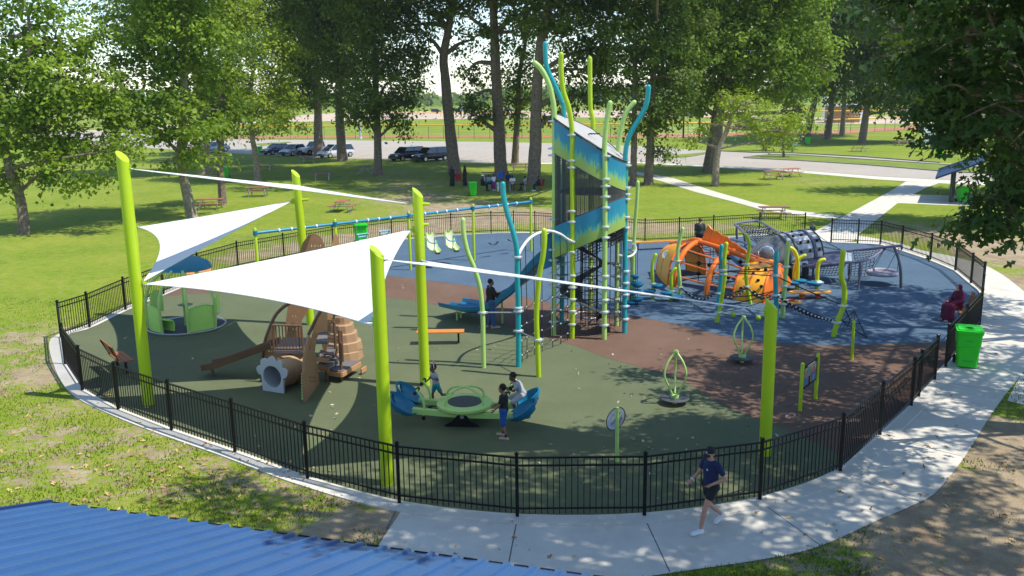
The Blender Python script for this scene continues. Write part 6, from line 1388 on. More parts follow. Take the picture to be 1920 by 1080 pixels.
# boy on the seesaw seat
bs = S(1.40, .40, 0); z = .56
person('boy in grey shirt sitting on the right rear seat of the seesaw', bs-V(0, 0, 0), (-1, -.1, 0), 1.30, SIT, dict(pelvis=(0,0,.86), chest=(0,.13,1.12), neck=(0,.22,1.30), head=(0,.32,1.44), sh_r=(.16,.19,1.25), el_r=(.21,.30,1.03), wr_r=(.08,.48,1.06), sh_l=(-.16,.19,1.25), el_l=(-.21,.30,1.03), wr_l=(-.08,.48,1.06), hip_r=(.09,.05,.84), kn_r=(.24,.36,.66), an_r=(.26,.14,.24), toe_r=(.27,.30,.13), hip_l=(-.09,.05,.84), kn_l=(-.24,.36,.66), an_l=(-.26,.14,.24), toe_l=(-.27,.30,.13)), SK_B, 1.25, .008, tops=LGR, sleeve=.6, bottoms=GRYC, leg=.95, shoes=BSH, hair=HBLK, lookdir=(0, 1, -.35), curl=.9)
# boy standing at the seesaw
person('boy standing beside the seesaw in black shirt, blue shorts and beige shoes', (P(938,817)+P(953,826))/2, (-.85, .32, 0), 1.30, STAND, dict(head=(0,.05,1.60), el_l=(-.22,.06,1.14), wr_l=(-.20,.24,.95), el_r=(.22,.08,1.15), wr_r=(.14,.27,1.04), an_r=(.15,.09,.085), toe_r=(.16,.26,.03), kn_r=(.135,.09,.50), an_l=(-.14,-.12,.085), toe_l=(-.15,.05,.03), kn_l=(-.13,-.02,.5)), SK_M, 1.25, .008, tops=BLK, sleeve=.7, bottoms=BLUC, leg=.98, shoes=TSH, socks=BLK, hair=HBLK, lookdir=(.2, 1, -.1))
# man at the slide
person('man in black shirt and blue jeans standing beside the blue slide', P(921,615), (.93, .37, 0), 1.74, STAND, dict(el_r=(.24,.12,1.16), wr_r=(.18,.36,1.22), el_l=(-.24,.12,1.14), wr_l=(-.16,.38,1.16), an_r=(.11,.05,.085), toe_r=(.13,.22,.03), an_l=(-.11,-.05,.085), toe_l=(-.13,.12,.03)), SK_M, 1.0, .010, tops=BLK, sleeve=1.5, bottoms=JEAN, leg=1.95, shoes=TSH, hair=HBLK, w=1.1)
person('woman in maroon robe and head scarf seated on the bench at the right fence', P(1797,602)+V(.02, .12, 0), (-.96, -.25, 0), 1.66, SIT, dict(wr_r=(.10,.36,.72), wr_l=(-.10,.36,.66)), SK_L, 1.0, .012, robe=MAROON, shoes=TSH)
person('person in dark olive shirt seen from behind, beyond the orange fish', P(1311,474), (.05, 1, 0), 1.75, STAND, {}, SK_L, 1.0, .014, tops=DKGR, sleeve=.9, bottoms=BLK, leg=1.9, shoes=BSH, hair=HBRN, w=1.15)
person('small child in red shorts and dark teal shirt near the back gate', P(1522,458), (-.6, -.7, 0), 1.12, STAND, dict(wr_r=(.12,.24,1.05), wr_l=(-.12,.24,1.05)), SK_M, 1.3, .014, tops=cloth('dark_teal_cloth', (.02, .09, .10)), sleeve=.6, bottoms=REDC, leg=.9, shoes=BSH, hair=HBLK)
# far picnic party under the trees
PG_ = 'picnic party under the trees'
person('person in a long black robe, left one of two by the bare forked tree', P(848,349), (.6, -.7, 0), 1.75, STAND, {}, SK_M, 1.0, .03, PG_, robe=BLK, shoes=BSH)
person('person in a long black robe, right one of two by the bare forked tree', P(872,348), (-.8, -.3, 0), 1.78, STAND, {}, SK_M, 1.0, .03, PG_, robe=BLK, shoes=BSH)
t_, T, J, hr, mk = person('seated person with a white hat and dark clothes, left of the picnic party', P(904,358), (.9, -.3, 0), 1.7, SIT, {}, SK_B, 1.0, .022, PG_, tops=BLK, sleeve=1.8, bottoms=BLK, leg=1.8, shoes=BSH, hair=HBLK)
mb = MB(); mb.lathe([(.18, .05), (.11, .06), (.10, .14), (.02, .16)], hr(0, 0, .02), 14); mk(mb, 'hat', WHC, 0)
person('seated person in a sky blue shirt in the picnic party', P(916,355), (.8, -.5, 0), 1.65, SIT, {}, SK_B, 1.0, .022, PG_, tops=SKYC, sleeve=.8, bottoms=BLK, leg=1.8, shoes=BSH, hair=HBLK)
person('standing person in white shirt and purple trousers in the picnic party', P(926,357), (.5, -.8, 0), 1.35, STAND, {}, SK_B, 1.1, .022, PG_, tops=WHC, sleeve=.8, bottoms=PURC, leg=1.8, shoes=WSH, hair=HBLK)
person('small child in pale blue in front of the picnic party', P(934,361), (.6, -.7, 0), 1.0, STAND, {}, SK_B, 1.3, .022, PG_, tops=cloth('pale_blue_cloth', (.45, .58, .68)), sleeve=.8, bottoms=WHC, leg=1.8, shoes=REDC, hair=HBLK)
person('person in dark blue sitting on the far side of the picnic table', P(953,350), (0, -1, 0), 1.7, SIT, {}, SK_B, 1.0, .022, PG_, tops=NAVY, sleeve=.9, bottoms=BLK, leg=1.8, shoes=BSH, hair=HBLK)
person('person in white and dark red shirt sitting at the picnic table, near side', P(961,357), (0, 1, 0), 1.65, SIT, {}, SK_B, 1.0, .022, PG_, tops=WHC, sleeve=.9, bottoms=MAROON, leg=1.8, shoes=BSH, hair=HBLK)
person('person in a light grey shirt at the right end of the picnic table', P(985,357), (-.8, .4, 0), 1.6, SIT, {}, SK_B, 1.0, .022, PG_, tops=LGR, sleeve=.9, bottoms=BLK, leg=1.8, shoes=BSH, hair=HBLK)
person('person in dark clothes sitting in a red folding chair at the right tree', P(1011,358), (-.9, -.3, 0), 1.65, SIT, {}, SK_B, 1.0, .022, PG_, tops=BLK, sleeve=1.8, bottoms=BLK, leg=1.8, shoes=WSH, hair=HBLK)
def camp_chair(label, p, face, m):
    f = Vector(face).normalized(); r = V(f.y, -f.x, 0); z = V(0, 0, 1); th = thing('folding_chair', label, 'chair', tuple(p), 'folding chairs of the picnic party')
    mb = MB(); mb.sheet([[p+r*x+f*y+z*h for x in (-.26, 0, .26)] for y, h in ((.25, .45), (0, .40), (-.22, .42))], .02); mb.build('seat', m, th); mb = MB(); mb.sheet([[p+r*x+f*y+z*h for x in (-.26, 0, .26)] for y, h in ((-.23, .45), (-.30, .75), (-.36, 1.0))], .02); mb.build('backrest', m, th)
    for a in (-1, 1):
        mb = MB(); mb.tube([p+r*a*.27+f*.25, p+r*a*.27-f*.28+z*.45, p+r*a*.27-f*.36+z*1.0], .014, 5); mb.tube([p+r*a*.27-f*.28, p+r*a*.27+f*.26+z*.45], .014, 5); mb.build('side_frame', BLACKM, th)
camp_chair('red folding chair between the two people in black robes', P(861,347), (.3, -1, 0), cloth('red_canvas', (.45, .02, .02)))
camp_chair('blue folding chair standing behind the picnic party', P(937,344), (-.3, -1, 0), cloth('blue_canvas', (.02, .10, .42)))
camp_chair('red folding chair under the person at the right tree', P(1012,358), (-.9, -.3, 0), cloth('red_canvas', (.45, .02, .02)))
# ================================================================ tables, bins, cars
def table_proto(m, name='picnic_table'):
    th = thing(name, '', 'picnic table', (0, 0, 0))
    for i in range(4): mb = MB(); mb.box((0, -.285+.19*i, .745), (1.85, .17, .04)); mb.build('top_plank', m, th, smooth=False)
    for s in (-1, 1): mb = MB(); mb.box((0, s*.70, .445), (1.85, .25, .04)); mb.build('seat', m, th, smooth=False)
    for x in (-.62, .62):
        mb = MB(); mb.tube([(x, -.70, .42), (x, .70, .42)], .026, 6); mb.tube([(x, -.36, .72), (x, .36, .72)], .026, 6)
        for s in (-1, 1): mb.tube([(x, s*.25, .72), (x, s*.62, .03)], .03, 6); mb.tube([(x, s*.62, .03), (x, s*.85, .03)], .026, 6); mb.tube([(x, s*.70, .42), (x, s*.78, .03)], .024, 6)
        mb.build('leg_frame', GALV, th)
    return th
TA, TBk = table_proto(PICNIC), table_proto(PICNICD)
used = set()
def put(proto, label, px, rz, group, sc=None):
    g = P(*px)
    o = proto if proto.name not in used else dup(proto)
    used.add(proto.name); o.location = g; o.rotation_euler = (0, 0, rz); o['label'] = label; o['group'] = group
    if sc: o.scale = (sc,)*3
    return o
GT = 'picnic tables on the lawns'
put(TA, 'red brown picnic table behind the pale slanting tree trunk at the left', (395,392), .05, GT); put(TA, 'red brown picnic table below the yellow green tree', (484,368), .08, GT)
put(TA, 'red topped picnic table seen end on, nearest the swing set', (643,396), 1.45, GT)
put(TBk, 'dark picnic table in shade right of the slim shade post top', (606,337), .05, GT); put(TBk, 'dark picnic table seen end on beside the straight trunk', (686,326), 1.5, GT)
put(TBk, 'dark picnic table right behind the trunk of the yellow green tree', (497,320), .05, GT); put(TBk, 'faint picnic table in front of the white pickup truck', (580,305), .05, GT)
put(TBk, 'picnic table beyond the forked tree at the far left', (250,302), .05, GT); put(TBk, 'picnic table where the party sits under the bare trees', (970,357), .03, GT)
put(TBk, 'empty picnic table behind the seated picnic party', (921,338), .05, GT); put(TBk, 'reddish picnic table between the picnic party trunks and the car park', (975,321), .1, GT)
put(TA, 'left one of two red brown picnic tables on the sunny lawn by the road', (1450,336), .12, GT); put(TA, 'right one of two red brown picnic tables on the sunny lawn by the road', (1482,331), .5, GT)
put(TBk, 'picnic table behind the back fence at the diagonal path', (1450,410), -.05, GT)
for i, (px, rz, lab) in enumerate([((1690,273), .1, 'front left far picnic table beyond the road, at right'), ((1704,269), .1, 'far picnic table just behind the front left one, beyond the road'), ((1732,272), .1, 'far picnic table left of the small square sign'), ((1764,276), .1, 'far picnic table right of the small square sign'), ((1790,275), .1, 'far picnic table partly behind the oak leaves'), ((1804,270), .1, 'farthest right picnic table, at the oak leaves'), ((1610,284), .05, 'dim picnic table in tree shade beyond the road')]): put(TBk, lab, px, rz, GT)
def bin_proto(m, lidhole=False):
    th = thing('wheeled_bin', '', 'wheeled bin', (0, 0, 0)); mb = MB(); rings = []
    for z, a, b in ((.06, .24, .27), (.30, .255, .285), (.62, .275, .31), (.63, .29, .325), (.95, .305, .345), (.97, .325, .365), (1.02, .33, .37)): rings.append([V(x*a, y*b, z) for x, y in ((-1, -.85), (-.85, -1), (.85, -1), (1, -.85), (1, .85), (.85, 1), (-.85, 1), (-1, .85))])
    vs = [p for r in rings for p in r]; n = 8; mb.add(vs, [(i*n+j, i*n+(j+1) % n, (i+1)*n+(j+1) % n, (i+1)*n+j) for i in range(len(rings)-1) for j in range(n)]+[tuple(range(n-1, -1, -1))]); mb.build('tub', m, th, ang=25)
    mb = MB(); out = [(-.33, -.36), (-.29, -.40), (.29, -.40), (.33, -.36), (.33, .36), (.29, .40), (-.29, .40), (-.33, .36)]; hole = [[(.0+.10*math.cos(2*PI*i/16), -.05+.12*math.sin(2*PI*i/16)) for i in range(16)]] if lidhole else []
    mb.prism(out, V(0, 0, 1.05), V(1, 0, 0), V(0, 1, 0), .05, hole); mb.build('lid', m, th, smooth=False)
    mb = MB(); mb.prism([(x*.85, y*.8) for x, y in out], V(0, 0, 1.085), V(1, 0, 0), V(0, 1, 0), .03, hole); mb.build('lid_panel', m, th, smooth=False)
    mb = MB(); mb.tube([(-.24, .40, .98), (-.24, .46, 1.0), (.24, .46, 1.0), (.24, .40, .98)], .018, 6); mb.build('handle', m, th)
    for s in (-1, 1): mb = MB(); mb.cyl((s*.25, .28, .12), (s*.31, .28, .12), .12, 14); mb.build('wheel', TYRE, th)
    mb = MB(); mb.obox(V(0, -.272, .34), V(.13, 0, 0), V(0, .006, .0), V(0, .006, .13)); mb.build('front_label', BIND, th, smooth=False)
    mb = MB(); mb.obox(V(0, -.335, .80), V(.09, 0, 0), V(0, .003, .0), V(0, .004, .025)); mb.build('stamped_mark', BIND, th, smooth=False)
    return th
B1, B2 = bin_proto(BIN, True), bin_proto(BIN)
GB = 'green wheeled bins'
put(B1, 'bright green wheeled bin with a round lid hole, outside the right fence', (1811,687), -.38, GB, 1.08)
put(B2, 'bright green bin on the shaded lawn left of the picnic party', (887,367), .1, GB); put(B2, 'bright green bin in front of the black cars', (789,302), .05, GB); put(B2, 'green bin at the left end of the parked cars', (488,289), .1, GB)
put(B2, 'green bin behind the slim dark trunked tree', (424,333), .1, GB); put(B2, 'green bin by the leaning trunk near the ball field', (1514,271), .1, GB); put(B2, 'green bin behind the back fence, seen through the swings', (677,461), .25, GB, 1.12)
put(B2, 'tiny green bin on the far ball field', (853,231), 0, GB); put(B2, 'green bin half hidden by the low oak leaves beyond the road', (1760,296), .1, GB)
def car_proto(kind, paint, L=4.6, W=1.82, Hh=1.5):
    th = thing('parked_car', '', 'car', (0, 0, 0)); hl, hw = L/2, W/2
    if kind == 'sedan': prof = [(-hl, .38, .72), (-hl+.15, .26, .92), (-hl+.9, .24, .98), (-.2, .24, .96), (hl-1.35, .24, .92), (hl-.35, .26, .78), (hl, .36, .60)]; gx = (-hl+.75, -hl+1.35, .35, hl-1.15)
    elif kind == 'truck': prof = [(-hl, .5, 1.12), (-hl+.1, .42, 1.16), (-.5, .4, 1.16), (hl-1.5, .4, 1.18), (hl-.2, .42, 1.08), (hl, .5, .95)]; gx = (-.65, -.5, hl-2.0, hl-1.45)
    elif kind == 'van': prof = [(-hl, .4, .98), (-hl+.1, .28, 1.02), (0, .26, 1.02), (hl-1.2, .26, .98), (hl-.25, .28, .80), (hl, .36, .62)]; gx = (-hl+.1, -hl+.45, hl-1.9, hl-.85)
    else: prof = [(-hl, .42, .98), (-hl+.12, .3, 1.04), (0, .28, 1.02), (hl-1.3, .28, 1.0), (hl-.25, .3, .88), (hl, .4, .7)]; gx = (-hl+.12, -hl+.42, .62, hl-1.0)
    rows = []
    for x, zb, zt in prof:
        k = 1 if abs(x) < hl-.3 else .9
        rows.append([V(x, -hw*k*.9, zb), V(x, -hw*k, zb+.18), V(x, -hw*k*.985, zt-.16), V(x, -hw*k*.9, zt), V(x, 0, zt+.03), V(x, hw*k*.9, zt), V(x, hw*k*.985, zt-.16), V(x, hw*k, zb+.18), V(x, hw*k*.9, zb)])
    mb = MB(); mb.sheet(rows); n = 9; v0 = 0; mb.f.append(tuple(range(n-1, -1, -1))); mb.m.append(0); o = (len(rows)-1)*n; mb.f.append(tuple(o+i for i in range(n))); mb.m.append(0)
    for i in range(len(rows)-1): mb.f.append((i*n, (i+1)*n, (i+1)*n+n-1, i*n+n-1)); mb.m.append(0)
    mb.build('body', paint, th, ang=50); zb_ = prof[2][2]-.02; zt_ = Hh; t = .76
    gl = [V(gx[0], -hw*.88, zb_), V(gx[1], -hw*t, zt_-.03), V(gx[2], -hw*t, zt_-.03), V(gx[3], -hw*.88, zb_)]; gr = [V(p.x, -p.y, p.z) for p in gl]
    mb = MB(); mb.add(gl+gr, [(0, 3, 2, 1), (4, 5, 6, 7), (0, 1, 5, 4), (3, 7, 6, 2), (1, 2, 6, 5)]); mb.build('window_glass', GLASS, th, smooth=False)
    mb = MB(); mb.sheet([[V(x, y, zt_+.02-.02*abs(y)) for y in (-hw*t-.02, -hw*.4, 0, hw*.4, hw*t+.02)] for x in (gx[1]-.06, (gx[1]+gx[2])/2, gx[2]+.06)], .05); mb.build('roof', paint, th)
    for g in (gl, gr):
        for a, b in ((0, 1), (3, 2)): mb = MB(); mb.bar(g[a], g[b], .09, .06); mb.build('pillar', paint, th, smooth=False)
        m0, m1 = g[0].lerp(g[3], .52), g[1].lerp(g[2], .55); mb = MB(); mb.bar(m0, m1, .07, .05); mb.build('pillar', paint, th, smooth=False)
    for x in (-hl+.85, hl-.9):
        for s in (-1, 1):
            r = .34 if kind != 'truck' else .40; mb = MB(); mb.cyl((x, s*(hw-.2), r), (x, s*(hw+.02), r), r, 18); w_ = mb.build('wheel', TYRE, th); mb = MB(); mb.lathe([(.01, 0), (.2, 0), (.22, -.02)], (x, s*(hw+.025), r), 14, V(0, s, 0)); mb.build('rim', RIM, w_)
    for s in (-1, 1):
        mb = MB(); mb.ell((hl-.12, s*hw*.68, prof[-1][2]+.02), (.14, .22, .09), 10, 6); mb.build('headlight', CHROME, th); mb = MB(); mb.ell((-hl+.05, s*hw*.76, prof[0][2]-.1), (.07, .16, .12), 10, 6); mb.build('tail_light', TAIL, th)
        mb = MB(); mb.ell((gx[3]-.25, s*(hw+.09), zb_+.06), (.09, .11, .07), 8, 5); mb.build('mirror', paint, th)
    mb = MB(); mb.box((hl-.02, 0, prof[-1][1]+.14), (.08, W*.5, .16)); mb.build('grille', BLACKM, th, smooth=False); mb = MB(); mb.box((hl-.03, 0, prof[-1][1]), (.14, W*.86, .12)); mb.build('bumper', DKGREY, th, smooth=False)
    return th
carp = lambda n, c: mat(n, c, .22, metal=.25, var=.03)
GC = 'cars in the car park'
CB, CW, CS, CDK = carp('black_car_paint', (.012, .012, .015)), carp('white_car_paint', (.62, .63, .65)), carp('silver_car_paint', (.38, .40, .43)), carp('slate_car_paint', (.05, .065, .085))
C1 = car_proto('sedan', CDK, 4.7); put(C1, 'dark slate sedan at the left of the parked row, beside the green bin', (521,289), PI+.85, GC)
C2 = car_proto('sedan', CS, 4.6); put(C2, 'silver sedan, second in the parked row from the left', (553,291), PI+1.05, GC)
C3 = car_proto('truck', CW, 5.6, 2.0, 1.85); put(C3, 'white pickup truck partly hidden by a tree trunk', (597,290), PI+.75, GC)
C4 = car_proto('van', CW, 5.0, 1.95, 1.72); put(C4, 'white minivan at the right of the parked row, behind a trunk', (630,295), PI+.82, GC)
C5 = car_proto('suv', CB, 4.7, 1.9, 1.68); put(C5, 'left one of two black sport utility cars, nose to the left', (764,301), PI+.80, GC)
put(C5, 'right one of two black sport utility cars, behind the green bin', (808,302), PI+.72, GC)
put(C2, 'silver car glimpsed behind the broad pale trunk', (401,285), PI+.8, GC)
for px, lab in (((818,211), 'far dark car left of the bare forked trunk'), ((858,211), 'far dark car between the bare forked trunk and the white post'), ((878,211), 'far dark car right of the white post'), ((954,209), 'far dark car between the two picnic party trunks')): put(C5, lab, px, .1, 'dark cars parked beyond the ball field')
put(C4, 'far white van seen through leaves at the left', (230,238), .1, 'white vehicles far away'); put(C4, 'far white van under the oak leaves at the right', (1700,212), .1, 'white vehicles far away')
# ================================================================ foreground building with the blue ribbed roof
P0 = P(95, 942, 2.75); ev = (P(1100, 1079, 2.75)-P0).normalized(); hb_ = V(ev.y, -ev.x, 0); hb_ = hb_ if hb_.y < 0 else -hb_; ups = (hb_*math.cos(.32)+V(0, 0, math.sin(.32)))
bh = thing('blue_roof_building', 'building with a blue ribbed metal roof in the lower left corner', 'building', (P0.x, P0.y, 0))
Lr, Wd = 15.0, 5.0; pitch = .305; n = int(Lr/pitch); sec_ = []
for i in range(n+1):
    s0 = i*pitch; sec_ += [(s0, 0), (s0+.075, 0), (s0+.082, .003), (s0+.089, 0), (s0+.150, 0), (s0+.157, .003), (s0+.164, 0), (s0+.225, 0), (s0+.235, .034), (s0+.279, .034), (s0+.289, 0)]
up_n = ev.cross(ups).normalized(); up_n = up_n if up_n.z > 0 else -up_n
mb = MB(); mb.sheet([[P0+ev*a+ups*u+up_n*h for a, h in sec_] for u in np.linspace(0, Wd, 9)]); mb.sheet([[P0+ev*a+ups*u+up_n*(h-.012) for a, h in sec_] for u in (0, Wd)]); rf = mb.build('roof', ROOFBL, bh, ang=12)
tt = [(0, -.05)]
for i in range(n): tt += [(i*pitch+.0, -.02), (i*pitch+.02, -.02), (i*pitch+.024, .016), (i*pitch+.19, .016), (i*pitch+.194, -.02)]
tt += [(Lr, -.05)]; mb = MB(); mb.prism(tt, P0-ups*.012, ev, up_n, .018); mb.build('rib_gap_shade', mat('dark_gap', (.02, .018, .016), .9), rf, smooth=False)  # dark toothed strip painted in for the shade of the gaps under the ribs
mb = MB(); mb.bar(P0+ev*-.05-ups*.03+V(0, 0, -.09), P0+ev*Lr-ups*.03+V(0, 0, -.09), .05, .10); mb.build('eave_trim', mat('dark_blue_trim', (.012, .035, .13), .4), rf, smooth=False)
mb = MB(); mb.bar(P0-ev*.03+V(0, 0, .0)-ups*.04, P0-ev*.03+ups*Wd, .05, .06); mb.build('rake_trim', mat('dark_blue_trim', (.012, .035, .13), .4), rf, smooth=False)
ctr = P0+ev*(Lr/2)+V(ups.x, ups.y, 0).normalized()*(Wd*.95); hb = V(ups.x, ups.y, 0).normalized()
mb = MB(); mb.obox(V(ctr.x, ctr.y, 1.3), ev*(Lr/2-.4), hb*(Wd*.95-.5), V(0, 0, 1.3)); mb.build('wall', CONCB, bh, smooth=False)
rg = P0+ups*Wd; mb = MB(); mb.sheet([[rg+ev*a+up_n*0+V(0, 0, h) for a, h in sec_[::2]], [rg+ev*a+hb*4.6-V(0, 0, 1.5)+V(0, 0, h) for a, h in sec_[::2]]]); mb.build('back_slope', ROOFBL, rf, ang=12)
mb = MB(); q = P(27,959.5,2.86); mb.obox(q, ups*.10, ev*.02, V(0, 0, .012)); tag(mb.build('metal_strip', STONEWH, smooth=False), 'small pale strip lying on the blue roof near its left edge', 'strip')
# ================================================================ park pavilion at the right
pg_ = P(1783,379); pv = thing('park_pavilion', 'open pavilion with a dark blue sloping roof behind the oak leaves', 'pavilion', tuple(pg_)); zr = PY(1788,326,pg_.y).z
pu, pvv = V(.9, -.45, 0).normalized(), V(.45, .9, 0).normalized()
for i in (0, 1):
    for j in (0, 1): g = pg_+pu*6.5*i+pvv*6*j; mb = MB(); mb.box(g+V(0, 0, zr/2), (.22, .22, zr), .2); mb.build('post', mat('dark_blue_post', (.012, .02, .06), .4), pv, smooth=False)
e0 = pg_-pu*1.1-pvv*1.2+V(0, 0, zr-.25); mb = MB(); W2 = 8.4
mb.sheet([[e0+pvv*b, e0+pu*(W2/2)+pvv*b+V(0, 0, 1.75), e0+pu*W2+pvv*b] for b in (0, 4.2, 8.4)], .12); mb.build('roof', ROOFDB, pv, ang=20)
put(B2, 'green bin beside the dark pavilion post, at the edge of the oak leaves', (1803,379), .1, GB)
# ================================================================ signs and small things far away
sg = P(1748,281); st = thing('park_sign', 'small square white sign on a post near the far picnic tables', 'sign', tuple(sg)); mb = MB(); mb.cyl(sg, sg+V(0, 0, 3.0), .05, 8); mb.build('post', GREYM, st)
k = PY(1746,255,sg.y-.1); mb = MB(); mb.obox(k, V(.95, 0, .12), V(0, .02, 0), V(-.1, 0, 1.15)); mb.build('sign_plate', WHITEP, st, smooth=False)
for j in range(5): mb = MB(); mb.obox(k+V(0, -.03, .75-.36*j), V(.6-.08*(j % 2), 0, .07), V(0, .004, 0), V(0, 0, .06)); mb.build('printed_line', INK, st, smooth=False)
hy = P(1486,285); ht_ = thing('drinking_fountain', 'blue drinking fountain post with a side basin by the road', 'drinking fountain', tuple(hy)); mb = MB(); mb.cyl(hy, hy+V(0, 0, 1.15), .17, 14); mb.ell(hy+V(0, 0, 1.15), (.17, .17, .08), 12, 6); mb.build('column', HYDR, ht_); mb = MB(); mb.cyl(hy+V(0, 0, .92), hy+V(.62, 0, .92), .09, 10); mb.lathe([(.05, -.1), (.16, -.08), (.2, .06), (.15, .06)], hy+V(.65, 0, .95), 14); mb.build('basin_arm', HYDR, ht_)
def field_fence(label, px, h, top, step=3.05, wires=5):
    g = fill(px, step); th = thing('field_fence', label, 'fence', tuple(g[0]), 'wire fences of the ball fields'); mb = MB()
    for p in g[:90]: mb.cyl(p, p+V(0, 0, h), .045, 6)
    mb.build('post_row', mat('grey_fence_post', (.16, .17, .16), .6), th); th.children[0]['kind'] = 'stuff'
    mb = MB(); mb.tube([p+V(0, 0, h) for p in g], .14 if top is YELTOP else .05, 6); mb.build('top_rail', top, th); mb = MB()
    for k in range(wires): mb.tube([p+V(0, 0, h*(k+.3)/wires) for p in g], .012, 4)
    mb.build('wire', GALV, th); th.children[-1]['kind'] = 'stuff'
field_fence('long wire fence with yellow cap along the near ball field', [(420,263),(640,260.5),(860,260),(1040,260.5),(1180,259.5),(1290,257.5),(1500,252),(1640,247),(1780,239)], 2.5, YELTOP)
field_fence('farther wire fence with yellow cap in front of the tan dugout', [(1470,233),(1600,232),(1800,227)], 3.0, YELTOP, 6, 4)
field_fence('far low wire fence with yellow cap behind the bare forked trunk', [(640,221),(760,219),(860,218),(1000,217)], 1.4, YELTOP, 6, 3)
bg_ = P(1592,231); db = thing('dugout', 'tan brick dugout with a flat pale roof at the far ball field', 'dugout', tuple(bg_)); sF = bg_.y/F
mb = MB(); mb.box(bg_+V(0, 4, 2.0), (52*sF, 7, 4.0)); mb.build('wall', BRICK, db, smooth=False); mb = MB(); mb.box(bg_+V(0, 4, 4.2), (56*sF, 9, .4)); mb.build('roof', WHITEP, db, smooth=False); mb = MB(); mb.box(bg_+V(24*sF, .45, 1.4), (.9, .1, 2.6)); mb.build('door', WHITEP, db, smooth=False)
def mast(label, px, top, r, m, name='lamp_post', cat='post', extra=None):
    g = P(*px); th = thing(name, label, cat, tuple(g)); z = PY(*top, g.y).z; mb = MB(); mb.cyl(g, g+V(0, 0, z), r, 8); mb.build('shaft', m, th); mb = MB(); mb.lathe([(r*1.8, 0), (r*1.6, .25), (r, .3)], g, 10); mb.build('foot', m, th); return th, g, z
DP = mat('dark_post_paint', (.02, .025, .025), .5)
mast('tall dark post left of the big tree trunk at the ball field', (1311,259), (1311,168), .16, DP); mast('shorter dark post standing left of the tall one at the ball field', (1281,259), (1281,215), .16, DP)
mast('pale blue and white banner post in front of the ball field', (676,260), (676,226), .20, mat('pale_banner', (.45, .52, .62), .6, var=.5, scale=2), 'banner_post'); mast('white mast behind the leaning field trunks', (1546,224), (1547,182), .6, WHITEP, 'mast', 'mast'); mast('far white post among the dark cars', (866,211), (866,196), .8, WHITEP, 'marker_post')
mast('pale utility post seen at the right edge of the field, by the oak leaves', (1765,246), (1766,224), .22, GALV, 'utility_post')
sg = P(1302,216); bk = thing('backstop_screen', 'grey green mesh screen behind the ball field', 'screen', tuple(sg)); hz = PY(1302,182,sg.y).z; mb = MB(); mb.box(sg+V(0, 0, hz/2), (40*sg.y/F, .25, hz)); mb.build('screen_cloth', mat('grey_green_mesh', (.10, .14, .12), .9), bk, smooth=False)
for k in (-1, 0, 1): mb = MB(); mb.cyl(sg+V(k*20*sg.y/F, -.2, 0), sg+V(k*20*sg.y/F, -.2, hz+.6), .15, 8); mb.build('frame_post', DP, bk)
for i, (x, w_, lab) in enumerate([(1120, 34, 'far pale flat roofed building right of the thick bare trunk'), (1010, 26, 'far brown building behind the picnic party trunks'), (880, 22, 'far tan building above the bright far trees'), (1860, 60, 'far grey building behind the oak leaves')]):
    g = P(x, 193-(x-960)*.0133); b = thing('far_building', lab, 'building', tuple(g), 'buildings on the horizon'); s_ = g.y/F; mb = MB(); mb.box(g+V(0, 5, 4), (w_*s_, 10, 8)); mb.build('wall', (CONCB, BRICK, BRICK, CONCB)[i], b, smooth=False); mb = MB(); mb.box(g+V(0, 5, 8.3), (w_*s_*1.03, 11, .6)); mb.build('roof', (WHITEP, DKGREY, DKGREY, GREYM)[i], b, smooth=False)
# ================================================================ litter and blades of grass
def scatter_leaves():
    C = []
    rects = [(60,800,420,160,150), (380,890,260,90,300), (1750,950,260,150,90), (900,1020,250,40,14), (1500,960,200,60,18), (1700,830,120,120,14)]
    for x, y, rx, ry, n in rects:
        for _ in range(n): C.append(P(x+rng.normal()*rx*.5, y+rng.normal()*ry*.5, .035))
    C = [c for c in C if 6 < c.y < 60]; C = np.array([tuple(c) for c in C])
    m, nt, b = nmat('dry_fallen_leaf'); at = N(nt, 'ShaderNodeAttribute', attribute_name='tone'); rp = N(nt, 'ShaderNodeValToRGB'); rp.color_ramp.elements[0].color = (.24, .12, .04, 1); rp.color_ramp.elements[1].color = (.58, .40, .16, 1); nt.links.new(at.outputs['Fac'], rp.inputs[0]); nt.links.new(rp.outputs[0], b.inputs['Base Color']); b.inputs['Roughness'].default_value = .8
    me = leaf_mesh('fallen_leaves', C, .10, np.array([0, 0, 2.0]), m, 'oak'); o = bpy.data.objects.new('fallen_leaves', me); COL.objects.link(o); tag(o, 'dry tan oak leaves scattered over the near lawn', 'leaves', kind='stuff')
    C = []
    for x, y, rx, ry, n in [(1150,860,260,60,60), (1300,720,220,60,60), (900,650,300,60,50), (600,760,200,60,22), (1450,790,120,50,24), (1650,620,160,60,24), (300,660,80,50,10), (750,540,120,30,12)]:
        for _ in range(n): C.append(P(x+rng.normal()*rx*.5, y+rng.normal()*ry*.5, .03))
    C = np.array([tuple(c) for c in C]); m2 = leaf_mat('pale_leaf_bits', (.22, .22, .08), (.50, .48, .34), .1); me = leaf_mesh('leaf_bits', C, .085, np.array([0, 0, 3.0]), m2, 'leaf', jitter=.7); o = bpy.data.objects.new('leaf_bits', me); COL.objects.link(o); tag(o, 'small pale leaf bits strewn over the rubber floor', 'leaves', kind='stuff')
scatter_leaves()
def inside_ring(x, y):
    c = False; k = len(ring); j = k-1; R_o = RO
    for i in range(k):
        a, b = R_o[i], R_o[j]
        if (a.y > y) != (b.y > y) and x < (b.x-a.x)*(y-a.y)/(b.y-a.y+1e-12)+a.x: c = not c
        j = i
    return c
RO = offs(ring, .34)
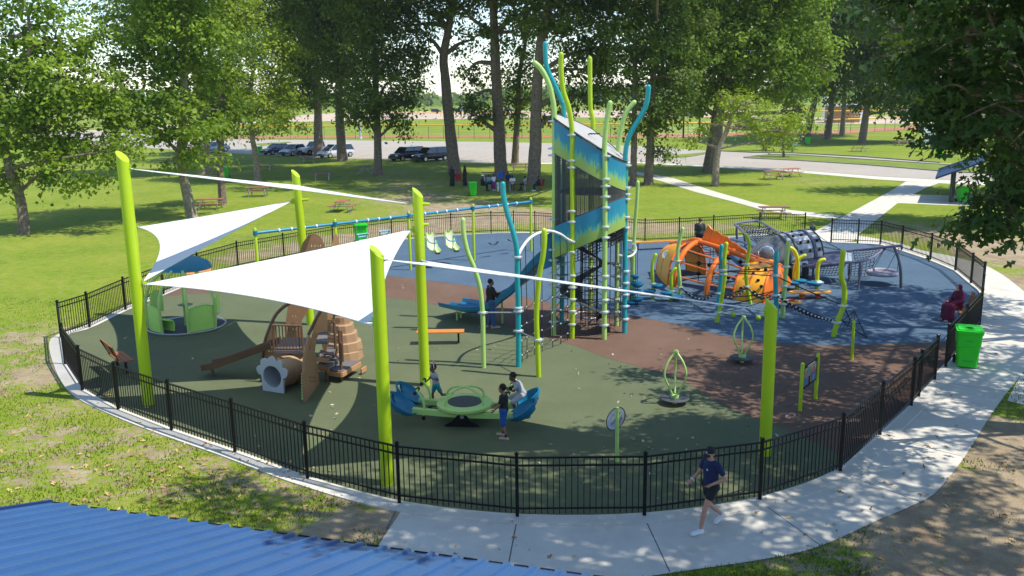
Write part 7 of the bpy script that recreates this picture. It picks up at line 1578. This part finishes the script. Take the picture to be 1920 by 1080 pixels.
OUTW = [P(*q) for q in [(690,1052),(900,1085),(1100,1095),(1280,1072),(1447,1047),(1540,1024),(1647,976),(1730,940),(1763,915),(1813,851),(1857,780),(1897,725),(1925,690)]]
def grass_tufts():
    pts = []; tn = []
    n = 90000; px = rng.uniform(-40, 1960, n); py = rng.uniform(0, 1, n)**1.0*560+560
    for x, y in zip(px, py):
        g = P(x, y)
        if g.y > 40 or inside_ring(g.x, g.y): continue
        b = 0
        for gx, gy, rx, ry, s in DIRT:
            b = max(b, s*math.exp(-(((g.x-gx)/rx)**2+((g.y-gy)/ry)**2)*.7))
        nz = math.sin(g.x*2.1+math.sin(g.y*1.7))*math.sin(g.y*2.3+math.sin(g.x*1.3))
        if b+nz*.22+rng.uniform(-.12, .12) > .42: continue
        if g.x > -3.2 and y > 690 and g.x > -2.9 and g.y < 17:      # front walk
            if any(False for _ in ()): pass
        pts.append((g.x, g.y)); tn.append(np.clip(.5+.3*nz+rng.normal()*.18, 0, 1))
    pts = np.array(pts); tn = np.array(tn)
    # keep the walk clear: test against the walk outline
    poly = [(p.x, p.y) for p in WALK]
    xs, ys = pts[:, 0], pts[:, 1]; ins = np.zeros(len(pts), bool); j = len(poly)-1
    for i in range(len(poly)):
        ax_, ay_ = poly[i]; bx_, by_ = poly[j]
        ins ^= ((ay_ > ys) != (by_ > ys)) & (xs < (bx_-ax_)*(ys-ay_)/(by_-ay_+1e-12)+ax_); j = i
    pts = pts[~ins]; tn = tn[~ins]; k = len(pts)
    a = rng.uniform(0, 2*PI, k); h = rng.uniform(.035, .085, k); w_ = rng.uniform(.008, .016, k); ln = rng.uniform(.01, .05, k); b2 = rng.uniform(0, 2*PI, k)
    Vv = np.zeros((k, 3, 3)); Vv[:, 0, 0] = pts[:, 0]-np.cos(a)*w_; Vv[:, 0, 1] = pts[:, 1]-np.sin(a)*w_; Vv[:, 1, 0] = pts[:, 0]+np.cos(a)*w_; Vv[:, 1, 1] = pts[:, 1]+np.sin(a)*w_; Vv[:, 2, 0] = pts[:, 0]+np.cos(b2)*ln; Vv[:, 2, 1] = pts[:, 1]+np.sin(b2)*ln; Vv[:, 2, 2] = h
    me = bpy.data.meshes.new('grass_blades'); me.vertices.add(k*3); me.vertices.foreach_set('co', Vv.ravel().astype(np.float32)); me.loops.add(k*3); me.loops.foreach_set('vertex_index', np.arange(k*3, dtype=np.int32)); me.polygons.add(k); me.polygons.foreach_set('loop_start', np.arange(0, k*3, 3, dtype=np.int32))
    at = me.attributes.new('tone', 'FLOAT', 'FACE'); at.data.foreach_set('value', tn.astype(np.float32)); me.update(calc_edges=True); me.materials.append(leaf_mat('grass_blade', (.06, .11, .010), (.21, .235, .038), .3))
    o = bpy.data.objects.new('grass_blades', me); COL.objects.link(o); tag(o, 'short grass growing on the near lawn', 'grass', kind='stuff')
WALK = inner+[P(690, 1052)]+cr(outer[1:], 4)
grass_tufts()
